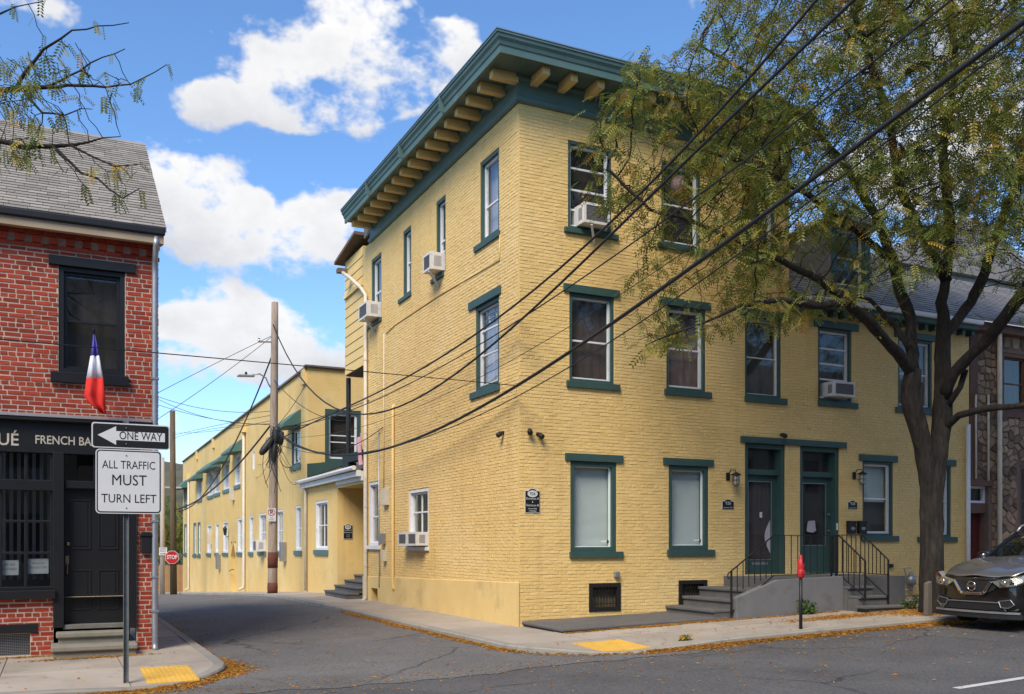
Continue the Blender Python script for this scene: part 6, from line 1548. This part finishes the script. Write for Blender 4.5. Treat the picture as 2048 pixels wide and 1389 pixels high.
for a, b, x, y, rr_, n in ((0,0, 50,160,80,170), (0,0, 140,160,70,110), (0,0, 60,275,60,75), (0,0, 150,330,60,28), (0,0, 200,170,60,40), (0,0, -60,220,120,160), (0,0, 225,355,45,14), (0,0,120,90,40,14), (0,0,-150,100,150,150)):
    for _ in range(n): att.append(P3(x+rg.gauss(0, rr_*.5), y+rg.gauss(0, rr_*.42), rg.uniform(11.0, 12.3)))
pos, par, kids, r = grow(limbs, att, step=.13, infl=1.1, kill=.2, iters=30)
tree_mesh(nb_, pos, par, kids, r)
lp = []
for i in range(len(pos)):
    if r[i] < .0095:
        p = pos[i]-CAM; px = PCX+FOC*p.dot(RT)/p.dot(FW)
        if random.random() < (.95 if px < 130 else .5): lp.append(tuple(pos[i]))
leaves(nb_, lp, m_leaf, per=1.35, L=.17, seed=9, droop=.9, spread_=.03, size=.9)

# trees behind the houses and beyond the lane: crowns of leaf cards round a few boughs
def simple_tree(base, h, rad, label, mat, seed, n=900, size=2.2, group=None):
    t = thing('background_tree', label, 'tree', base, group=group); rg = random.Random(seed); b = Vector(base); top = b+Vector((0, 0, h*.62))
    mb = MB(); mb.tube([b-Vector((0, 0, .3)), b+Vector((.1, 0, h*.3)), top], [rad*.07, rad*.05, rad*.02], 8); pts = []
    for k in range(7):
        a = k*.9+rg.uniform(-.3, .3); e = top+Vector((math.cos(a)*rad*.6, math.sin(a)*rad*.6, rg.uniform(-.05, .25)*h)); mb.tube([b+Vector((0, 0, h*rg.uniform(.3, .5))), (b+e)/2+Vector((0, 0, h*.2)), e], [rad*.03, rad*.02, rad*.006], 6)
    mb.build('trunk', m_bark, t, smooth=True, recalc=False)
    clumps = [(top+Vector((rg.gauss(0, .45)*rad, rg.gauss(0, .45)*rad, rg.gauss(.08, .17)*h)), rg.uniform(.18, .36)*rad) for _ in range(22)]
    for _ in range(n): c, q = clumps[rg.randrange(22)]; v = Vector((rg.gauss(0, 1), rg.gauss(0, 1), rg.gauss(0, .8))).normalized()*q*rg.uniform(.7, 1.05); pts.append(tuple(c+v))
    leaves(t, pts, mat, per=2, seed=seed, spread_=.12*rad*.3, size=size)
simple_tree((14.5, 15, 0), 14.5, 4.2, 'bright green tree rising behind the row house roof', m_leafg, 4, 1500, 2.6)
simple_tree((24, 16, 0), 13, 4.0, 'green tree behind the stone house', m_leafg, 6, 900, 2.6)
for i, (x, y, h, rad) in enumerate(((-6.5, 84, 9, 4), (-1.5, 95, 11, 4.5), (3, 88, 8, 3.5), (-12, 100, 11, 5))):
    simple_tree((x, y, gz(x, 75)), h, rad, ('autumn tree beyond the cedar fence', 'tall tree in the middle distance beyond the fence', 'low tree behind the end of the lane building', 'broad tree beyond the far side of the lane')[i], m_leafg if i % 2 else m_leaf, 20+i, 500, 5.0, group='trees beyond the lane')
m_hill = M('wooded_hill', (.055, .065, .04), .95, var=.35, scale=.05, bump=1, bscale=.4, col2=(.10, .09, .05))
mb = MB(); nx_ = 40
for j in range(12):
    for i in range(nx_+1): x = -420+i*18; y = 260+j*25; mb.v.append((x, y, -4+46*math.sin(min(1, j/9)*math.pi/2)*(.75+.25*math.sin(i*.5+1)+.06*math.sin(i*2.3+j)))); mb.r.append(.5)
mb.f = [(j*(nx_+1)+i, j*(nx_+1)+i+1, (j+1)*(nx_+1)+i+1, (j+1)*(nx_+1)+i) for j in range(11) for i in range(nx_)]
struct(mb.build('hill', m_hill, smooth=True, recalc=False))

# ------------------------------------------------------------------ parked car
m_paint_car = M('car_paint', (.016, .016, .017), .28, var=.1, scale=3, metal=.6, coat=1.0, spec=.5)
m_chrome = M('chrome', (.62, .62, .62), .12, metal=1.0, var=.03)
m_plast = M('black_plastic', (.014, .014, .014), .6, var=.2, scale=20)
m_silver = M('silver_trim', (.34, .34, .34), .35, metal=.7, var=.08)
m_tyre = M('tyre', (.013, .013, .013), .85, var=.2, scale=20)
m_lens = glass('lamp_lens', (.85, .85, .8), .05)
m_refl = M('lamp_reflector', (.50, .50, .46), .25, metal=.6, var=.3, scale=25)
m_amber = M('amber_lens', (.45, .09, .02), .3)
m_wsg = glass('windscreen_glass', (.45, .52, .45), .02)
m_cabin = M('cabin_dark', (.03, .03, .028), .9)
CX, CYC = 6.17, -5.24; CZ = gz(7, -5)-KERB+.03
car = thing('parked_car', 'dark suv with chrome v grille parked at the kerb facing the crossing', 'car', (CX+2, CYC, CZ))
def C(l, w, h): return (CX+l, CYC+w, CZ+h+(.034*l))
def loft(name, st, mat, sub=2, cap=True):
    """st: list of half sections [(l, w, h)...] from the underside up to the centre line; mirrored"""
    mb = MB(); n = len(st[0]); full = []
    for sec in st: full.append([C(l, w, h) for l, w, h in sec]+[C(l, -w, h) for l, w, h in reversed(sec)])
    m = len(full[0])
    for s_ in full: mb.v += s_; mb.r += [.5]*m
    mb.f = [(a*m+i, a*m+(i+1) % m, (a+1)*m+(i+1) % m, (a+1)*m+i) for a in range(len(full)-1) for i in range(m)]
    if cap: mb.f += [tuple(reversed(range(m))), tuple((len(full)-1)*m+i for i in range(m))]
    o = mb.build(name, mat, car, smooth=True)
    if sub: q = o.modifiers.new('sub', 'SUBSURF'); q.levels = q.render_levels = sub
    return o
def sec(l, hw, zb, zt, crown=.03, dl=0):
    return [(l, 0.001, zb), (l, hw*.82, zb), (l, hw*.98, zb+.10), (l, hw, zb+(zt-zb)*.45), (l, hw*.985, zt-.16), (l+dl, hw*.90, zt-.02), (l+dl, hw*.45, zt+crown*.8), (l+dl, .001, zt+crown)]
loft('body', [sec(.02, .66, .32, .79), sec(.06, .79, .25, .86), sec(.18, .87, .21, .92), sec(.42, .905, .22, .97), sec(.8, .915, .25, 1.02), sec(1.25, .92, .26, 1.06), sec(1.9, .92, .26, 1.07, .0), sec(3.2, .92, .26, 1.09, .0), sec(4.1, .90, .28, 1.10, .0), sec(4.5, .82, .34, 1.05), sec(4.62, .70, .42, .95)], m_paint_car)
# bonnet as its own panel over the body
m_bon = M('bonnet_sky_reflection', (.30, .29, .28), .33, var=.06, scale=2, metal=.8, coat=1.0)  # dark car paint made silver: the sky's reflection is put into the colour
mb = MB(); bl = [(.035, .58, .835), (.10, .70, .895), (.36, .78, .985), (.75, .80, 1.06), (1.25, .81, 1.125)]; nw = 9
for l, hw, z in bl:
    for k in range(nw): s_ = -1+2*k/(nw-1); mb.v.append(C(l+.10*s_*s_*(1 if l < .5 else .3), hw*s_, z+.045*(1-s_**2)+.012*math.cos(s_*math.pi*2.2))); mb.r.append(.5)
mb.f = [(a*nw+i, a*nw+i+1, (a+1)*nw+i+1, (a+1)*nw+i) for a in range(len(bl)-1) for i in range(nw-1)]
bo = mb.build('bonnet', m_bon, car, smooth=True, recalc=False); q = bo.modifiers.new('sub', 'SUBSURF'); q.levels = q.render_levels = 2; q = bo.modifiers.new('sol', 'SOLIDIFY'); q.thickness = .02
# greenhouse: pillars and roof
loft('roof', [[(1.95, .001, 1.56), (1.95, .55, 1.56), (1.95, .66, 1.53), (1.95, .64, 1.60), (1.95, .5, 1.63), (1.95, .001, 1.645)], [(2.6, .001, 1.60), (2.6, .6, 1.6), (2.6, .70, 1.57), (2.6, .68, 1.645), (2.6, .5, 1.68), (2.6, .001, 1.69)], [(3.6, .001, 1.6), (3.6, .58, 1.6), (3.6, .69, 1.57), (3.6, .66, 1.635), (3.6, .5, 1.665), (3.6, .001, 1.675)], [(4.3, .001, 1.5), (4.3, .52, 1.5), (4.3, .62, 1.48), (4.3, .6, 1.55), (4.3, .5, 1.57), (4.3, .001, 1.58)]], m_paint_car, 2)
def quad(name, pts, mat, th=.006, par=car):
    mb = MB(); a, b, c, d = [Vector(C(*p)) for p in pts]; n = (b-a).cross(d-a).normalized()*th; mb.hexa([a, b, c, d, a+n, b+n, c+n, d+n]); return mb.build(name, mat, par)
mb = MB(); nw = 9
for l, hw, z in ((1.12, .76, 1.10), (1.5, .72, 1.34), (1.97, .64, 1.575)):
    for k in range(nw): s_ = -1+2*k/(nw-1); mb.v.append(C(l+.14*s_*s_, hw*s_, z)); mb.r.append(.5)
mb.f = [(a*nw+i, a*nw+i+1, (a+1)*nw+i+1, (a+1)*nw+i) for a in range(2) for i in range(nw-1)]
mb.build('windscreen', m_wsg, car, smooth=True, recalc=False)
for s_ in (-1, 1):
    mb = MB(); mb.bar(C(1.20, .82*s_, 1.05), C(2.06, .665*s_, 1.59), .06, .045); mb.build('windscreen_pillar', m_paint_car, car, bevel=.012)
    mb = MB(); mb.bar(C(2.9, .86*s_, 1.07), C(2.9, .69*s_, 1.60), .08, .04); mb.build('door_pillar', m_plast, car)
    mb = MB(); mb.hexa([C(3.7, .84*s_, 1.08), C(4.5, .74*s_, 1.08), C(4.5, .70*s_, 1.08), C(3.7, .80*s_, 1.08), C(3.8, .68*s_, 1.6), C(4.28, .6*s_, 1.52), C(4.28, .56*s_, 1.52), C(3.8, .64*s_, 1.6)]); mb.build('rear_pillar', m_paint_car, car)
    mb = MB(); mb.add([C(1.35, .83*s_, 1.07), C(3.75, .85*s_, 1.08), C(3.8, .68*s_, 1.59), C(2.1, .675*s_, 1.585)], [(0, 1, 2, 3)]); mb.build('side_glass', m_wsg, car, recalc=False)
    mb = MB(); mb.tube([C(1.98, .62*s_, 1.60), C(2.1, .62*s_, 1.70), C(2.3, .62*s_, 1.735), C(3.6, .62*s_, 1.72), C(3.85, .6*s_, 1.66)], .02, 8); mb.build('roof_rail', m_silver, car, smooth=True)
    # mirrors
    mb = MB(); c = Vector(C(1.55, 1.0*s_, 1.14)); mb.lathe([(.02, -.10), (.10, -.07), (.12, 0), (.10, .07), (.02, .10)], c, 10, 'y'); mb.build('door_mirror', m_paint_car, car, smooth=True)
    # headlamps: housing, reflector, lens, amber corner
    a = [(.0, .36, .80), (.06, .68, .86), (.20, .86, .925), (.34, .925, .93), (.20, .915, .83), (.05, .78, .735), (.0, .52, .70)]
    pts = [Vector(C(l-.022, w*s_, h)) for l, w, h in a]; mb = MB(); mb.prism(pts, (.10, 0, 0)); hl = mb.build('headlight', m_refl, car)
    mb = MB(); mb.prism([p+Vector((-.014, 0, 0)) for p in pts], (.010, 0, 0)); mb.build('lens', m_lens, hl, bevel=.004)
    mb = MB(); b_ = [Vector(C(l-.045, w*s_, h)) for l, w, h in ((.20, .875, .905), (.35, .935, .925), (.20, .92, .84))]; mb.prism(b_, (.02, 0, 0)); mb.build('indicator', m_amber, hl)
    mb = MB(); mb.lathe([(.001, 0), (.055, 0), (.06, -.03), (.045, -.035), (.001, -.012)], C(-.035, .60*s_, .775), 12, 'x'); mb.build('projector', m_chrome, hl, smooth=True)
    # fog lamp pocket
    f_ = [Vector(C(-.02+.30*max(0, w-.56)**1.2, w*s_, h)) for w, h in ((.50, .47), (.70, .50), (.76, .42), (.66, .36), (.54, .37))]; mb = MB(); mb.prism(f_, (.05, 0, 0)); fp = mb.build('fog_pocket', m_plast, car, bevel=.006)
    mb = MB(); mb.tube([p+Vector((-.004, 0, 0)) for p in f_+[f_[0]]], .007, 5); mb.build('pocket_trim', m_silver, fp)
# grille, chrome V, emblem
g_ = [Vector(C(-.012+.03*abs(w), w, h)) for w, h in ((-.52, .80), (.52, .80), (.40, .66), (.22, .58), (-.22, .58), (-.40, .66))]
mb = MB(); mb.prism(g_, (.06, 0, 0)); grl = mb.build('grille', m_plast, car)
v_ = [Vector(C(-.04+.04*abs(w), w, h)) for w, h in ((-.36, .80), (-.24, .615), (-.18, .585), (.18, .585), (.24, .615), (.36, .80))]
mb = MB()
for a, b in zip(v_, v_[1:]): mb.bar(a, b, .05, .03, up=(1, 0, 0))
mb.build('chrome_trim', m_chrome, car, bevel=.008)
e = Vector(C(-.055, 0, .715)); mb = MB(); mb.tube([e+Vector((0, .078*math.cos(k*.3927), .078*math.sin(k*.3927))) for k in range(17)], .011, 6, cap=False); em = mb.build('emblem_ring', m_chrome, car, smooth=True)
mb = MB(); mb.box((e.x-.012, e.y-.095, e.z-.018), (e.x+.004, e.y+.095, e.z+.018)); mb.build('emblem_bar', m_chrome, em, bevel=.004)
lw_ = [Vector(C(-.015+.06*abs(w)**2, w, h)) for w, h in ((-.50, .445), (.50, .445), (.62, .31), (-.62, .31))]
mb = MB(); mb.prism(lw_, (.08, 0, 0)); lg = mb.build('lower_grille', m_plast, car)
mb = MB(); mb.tube([p+Vector((-.006, 0, 0)) for p in (lw_[3], lw_[0], lw_[1], lw_[2])], .009, 5); mb.build('grille_trim', m_silver, lg)
mb = MB(); sk = [(-.015+.16*abs(w)**2.2, w, .275) for w in (-.82, -.6, -.3, 0, .3, .6, .82)]
for a, b in zip(sk, sk[1:]): mb.bar(C(*a), C(*b), .04, .035)
mb.build('skid_trim', m_silver, car)
mb = MB(); sk = [(.02+.16*abs(w)**2.2, w, .215) for w in (-.84, -.6, -.3, 0, .3, .6, .84)]
for a, b in zip(sk, sk[1:]): mb.bar(C(*a), C(*b), .08, .09)
mb.build('lower_lip', m_plast, car)
mb = MB(); mb.box(C(.5, -.8, .2), C(4.3, .8, .3)); mb.build('underbody', m_plast, car)
mb = MB(); mb.box(C(1.4, -.7, .6), C(4.2, .7, 1.04)); mb.build('seats', m_cabin, car)
# wheels
for l in (.88, 3.58):
    for s_ in (-1, 1):
        c = C(l, .79*s_, .335); mb = MB(); mb.lathe([(.21, -.11), (.31, -.115), (.345, -.08), (.345, .08), (.31, .115), (.21, .11)], c, 24, 'y'); wh = mb.build('wheel', m_tyre, car, smooth=True)
        mb = MB(); mb.lathe([(.001, -.02), (.06, -.05), (.20, -.09), (.215, -.1), (.215, .1), (.001, .02)], c, 20, 'y'); mb.build('rim', m_silver, wh, smooth=True)
        mb = MB(); a = Vector(C(l, .915*s_, .34)); mb.tube([a+Vector((.385*math.cos(R(k*18)), 0, .385*math.sin(R(k*18)))) for k in range(0, 11)], .03, 6); mb.build('arch_trim', m_plast, car, smooth=True)

# timber stake by the tree
xk, yk = on_z(1856, 1240, .2).x, on_z(1856, 1240, .2).y
mb = MB(); mb.hexa([(xk-.07, yk-.05, .1), (xk+.07, yk-.05, .1), (xk+.07, yk+.05, .1), (xk-.07, yk+.05, .1), (xk-.06, yk-.04, gz(xk, yk)+.62), (xk+.06, yk-.04, gz(xk, yk)+.66), (xk+.06, yk+.05, gz(xk, yk)+.66), (xk-.06, yk+.05, gz(xk, yk)+.62)])
tag(mb.build('timber_stake', M('grey_timber', (.12, .10, .08), .9, var=.3, scale=6, stretch=(3, 3, .4)), bevel=.01, origin=(xk, yk, .1)), 'weathered grey timber stake at the foot of the tree', 'stake')

# ------------------------------------------------------------------ fallen leaflets
m_litter = leaf_mat('fallen_leaves', [(0, (.24, .075, .014)), (.4, (.46, .18, .022)), (.75, (.60, .32, .05)), (1, (.50, .38, .11))])
rs = np.random.RandomState(31); LV = []
def litter(n, fn):
    for _ in range(n):
        q = fn()
        if q is None: continue
        x, y, z = q; a = rs.uniform(0, 6.283); l, w = rs.uniform(.022, .042), rs.uniform(.007, .013); ca, sa = math.cos(a), math.sin(a); t1, t2 = rs.uniform(-.5, .5), rs.uniform(-.5, .5)
        LV.append([(x-ca*l, y-sa*l, z+.004+abs(t1)*l*.5-t1*l*.5), (x+sa*w, y-ca*w, z+.005-t2*w+abs(t2)*w), (x+ca*l, y+sa*l, z+.004+abs(t1)*l*.5+t1*l*.5), (x-sa*w, y+ca*w, z+.005+t2*w+abs(t2)*w)])
road = lambda x, y: gz(x, y)-KERB+.007
def along_street(x0, x1, wd, dens=1):
    def f():
        x = rs.uniform(x0, x1); k = .55+.45*math.sin(x*1.7)*math.sin(x*.6+1); y = -4.1-abs(rs.normal(0, wd*max(.2, k)))
        return x, y, road(x, y)+max(0, .03-.2*(-4.1-y))*rs.uniform(0, 1)
    return f
litter(19000, along_street(.2, 14.5, .10)); litter(3500, along_street(1, 14, .30)); litter(2500, along_street(-16, -7.4, .10))
olr, oll = outline(1), outline(-1)
def by_line(ol, lo, hi, wd, side):
    pts = [p for p in ol if lo <= p[1] <= hi and abs(p[0]) < 9]
    def f():
        i = rs.randint(0, len(pts)-1); a, b = pts[i], pts[i+1]; s = rs.uniform(); t = Vector((b[0]-a[0], b[1]-a[1])).normalized(); n = Vector((t.y, -t.x))*side; d = abs(rs.normal(0, wd*(.45+.55*abs(math.sin(i*.45)))))
        x, y = a[0]+(b[0]-a[0])*s+n.x*d, a[1]+(b[1]-a[1])*s+n.y*d; return x, y, road(x, y)+max(0, .025-.2*d)*rs.uniform()
    return f
litter(4500, by_line(olr, -2.9, 7, .09, 1)); litter(1200, by_line(olr, -4.1, -2.6, .16, 1)); litter(6000, by_line(oll, -4.1, -1, .17, -1)); litter(900, by_line(oll, -1, 6, .09, -1))
def patch(cx, cy, sx, sy2, zf, rot=0):
    def f():
        u, v = rs.normal(0, sx), rs.normal(0, sy2); x, y = cx+u*math.cos(rot)-v*math.sin(rot), cy+u*math.sin(rot)+v*math.cos(rot); return x, y, zf(x, y)
    return f
onp = lambda x, y: pz(x, y)+.002
def strip(x0, x1, y0, sd):
    def f():
        x = rs.uniform(x0, x1); y = y0-abs(rs.normal(0, sd*(.4+.6*abs(math.sin(x*2.3))))); return x, y, onp(x, y)
    return f
litter(3800, strip(1.2, 3.85, -1.66, .10)); litter(500, strip(.1, 1.2, -1.66, .05)); litter(900, strip(3.9, 6.4, -1.82, .07)); litter(1800, patch(5.6, -2.75, .7, .16, onp)); litter(1600, patch(7.2, -3.2, .35, .3, onp)); litter(900, patch(7.8, -2.2, .5, .4, onp)); litter(1500, strip(7.7, 12.5, -.1, .25)); litter(500, patch(-7.6, -.86, .5, .06, onp)); litter(300, patch(-8.5, -.25, .4, .06, onp))
litter(1500, lambda: (lambda x, y: (x, y, road(x, y)))(rs.uniform(-7, 14), -4.2-rs.exponential(1.3))); litter(350, lambda: (lambda x, y: (x, y, road(x, y)))(rs.uniform(-5.5, -1.7), rs.uniform(-5, 9)))
litter(260, lambda: (lambda x, y: (x, y, onp(x, y)))(rs.uniform(-1, 12), rs.uniform(-3.9, -1.8))); litter(90, lambda: (lambda x, y: (x, y, onp(x, y)))(rs.uniform(-11, -6.4), rs.uniform(-3.9, -.8)))
me = bpy.data.meshes.new('fallen_leaves'); vv = [v for q in LV for v in q]; me.from_pydata(vv, [], [(4*i, 4*i+1, 4*i+2, 4*i+3) for i in range(len(LV))])
at = me.attributes.new('rnd', 'FLOAT', 'POINT'); at.data.foreach_set('value', np.repeat(rs.uniform(0, 1, len(LV)), 4).astype(np.float32)); me.materials.append(m_litter)
tag(link('fallen_leaves', me), 'drifts of small orange fallen leaflets along the kerbs', 'leaves', kind='stuff')

# small weeds at the stoop and kerb
def weed(x, y, h, n, label, seed):
    rg = random.Random(seed); t = thing('weed', label, 'plant', (x, y, pz(x, y))); mb = MB(); pts = []
    for k in range(n):
        a = rg.uniform(0, 6.28); e = Vector((x+math.cos(a)*h*.6, y+math.sin(a)*h*.4, pz(x, y)+h*rg.uniform(.4, 1))); b = Vector((x, y, pz(x, y)-.01)); mb.tube([b, b.lerp(e, .5)+Vector((0, 0, h*.15)), e], .004, 3); pts += [tuple(b.lerp(e, s)) for s in (.4, .6, .8, 1)]
    mb.build('stems', m_leafg, t, recalc=False); leaves(t, pts, m_leaf if h < .1 else m_leafg, per=2, L=.07, seed=seed, droop=.1, name='foliage', spread_=.02, size=.7)
weed(5.5, -1.92, .32, 14, 'green weed growing at the foot of the stoop wall', 1); weed(7.75, -2.5, .3, 10, 'straggly weed between the steps and the tree', 2); weed(1.2, -3.75, .08, 10, 'small dry weed in a kerb joint', 3)

# ------------------------------------------------------------------ the other side of the street (seen in the window glass)
m_ob = [M('opposite_brick', (.22, .085, .055), .85, var=.25, scale=2), M('opposite_cream', (.40, .34, .25), .85, var=.15, scale=2), M('opposite_grey', (.2, .2, .2), .85, var=.15, scale=2)]
for i, (x0, x1, h, lab) in enumerate(((-26, -15.5, 8.5, 'red brick row building across the street'), (-15, -4, 9.5, 'cream rendered row building across the street'), (-3.5, 8, 8, 'grey row building across the street'), (8.5, 21, 9.8, 'tall red brick row building across the street'), (21.5, 44, 9, 'long cream row building across the street'))):
    t = thing('opposite_building', lab, 'building', ((x0+x1)/2, -25, 0)); m_ = m_ob[i % 3]; yb_ = -20.6
    WO = Wall('F', yb_); hs = []
    class WB(Wall):
        def p(s, u, d, z): return (u, s.base+d, z)
    WO = WB('B', yb_); hs = [(x0+1+2.2*k, x0+2.1+2.2*k, z, z+1.7) for k in range(int((x1-x0-1)/2.2)) for z in (1.0, 4.3)]
    wall_sheet('front_wall', t, WO, x0, x1, -.5, h, hs, m_, depth=.25)
    for hh_ in hs: mb = MB(); WO.box(mb, hh_[0], hh_[1], -.25, -.2, hh_[2], hh_[3]); mb.build('window', m_cdark, t)
    mb = MB(); mb.prism([(x0, yb_+.3, h), (x0, yb_-4, h+2.6), (x0, yb_-9, h)], (x1-x0, 0, 0)); mb.build('roof', m_slate, t)
    mb = MB(); mb.box((x0, yb_-9, -.5), (x1, yb_-8.8, h)); mb.build('rear_wall', m_, t)
mb = MB(); mb.v = [(x, y, gz(x, -16)+.0) for y in (-20.6, -15) for x in spread(-40, 40, 20)]; mb.r = [.5]*len(mb.v); mb.f = [(i, i+1, 22+i, 21+i) for i in range(20)]
struct(mb.build('far_pavement', m_conc, recalc=False))
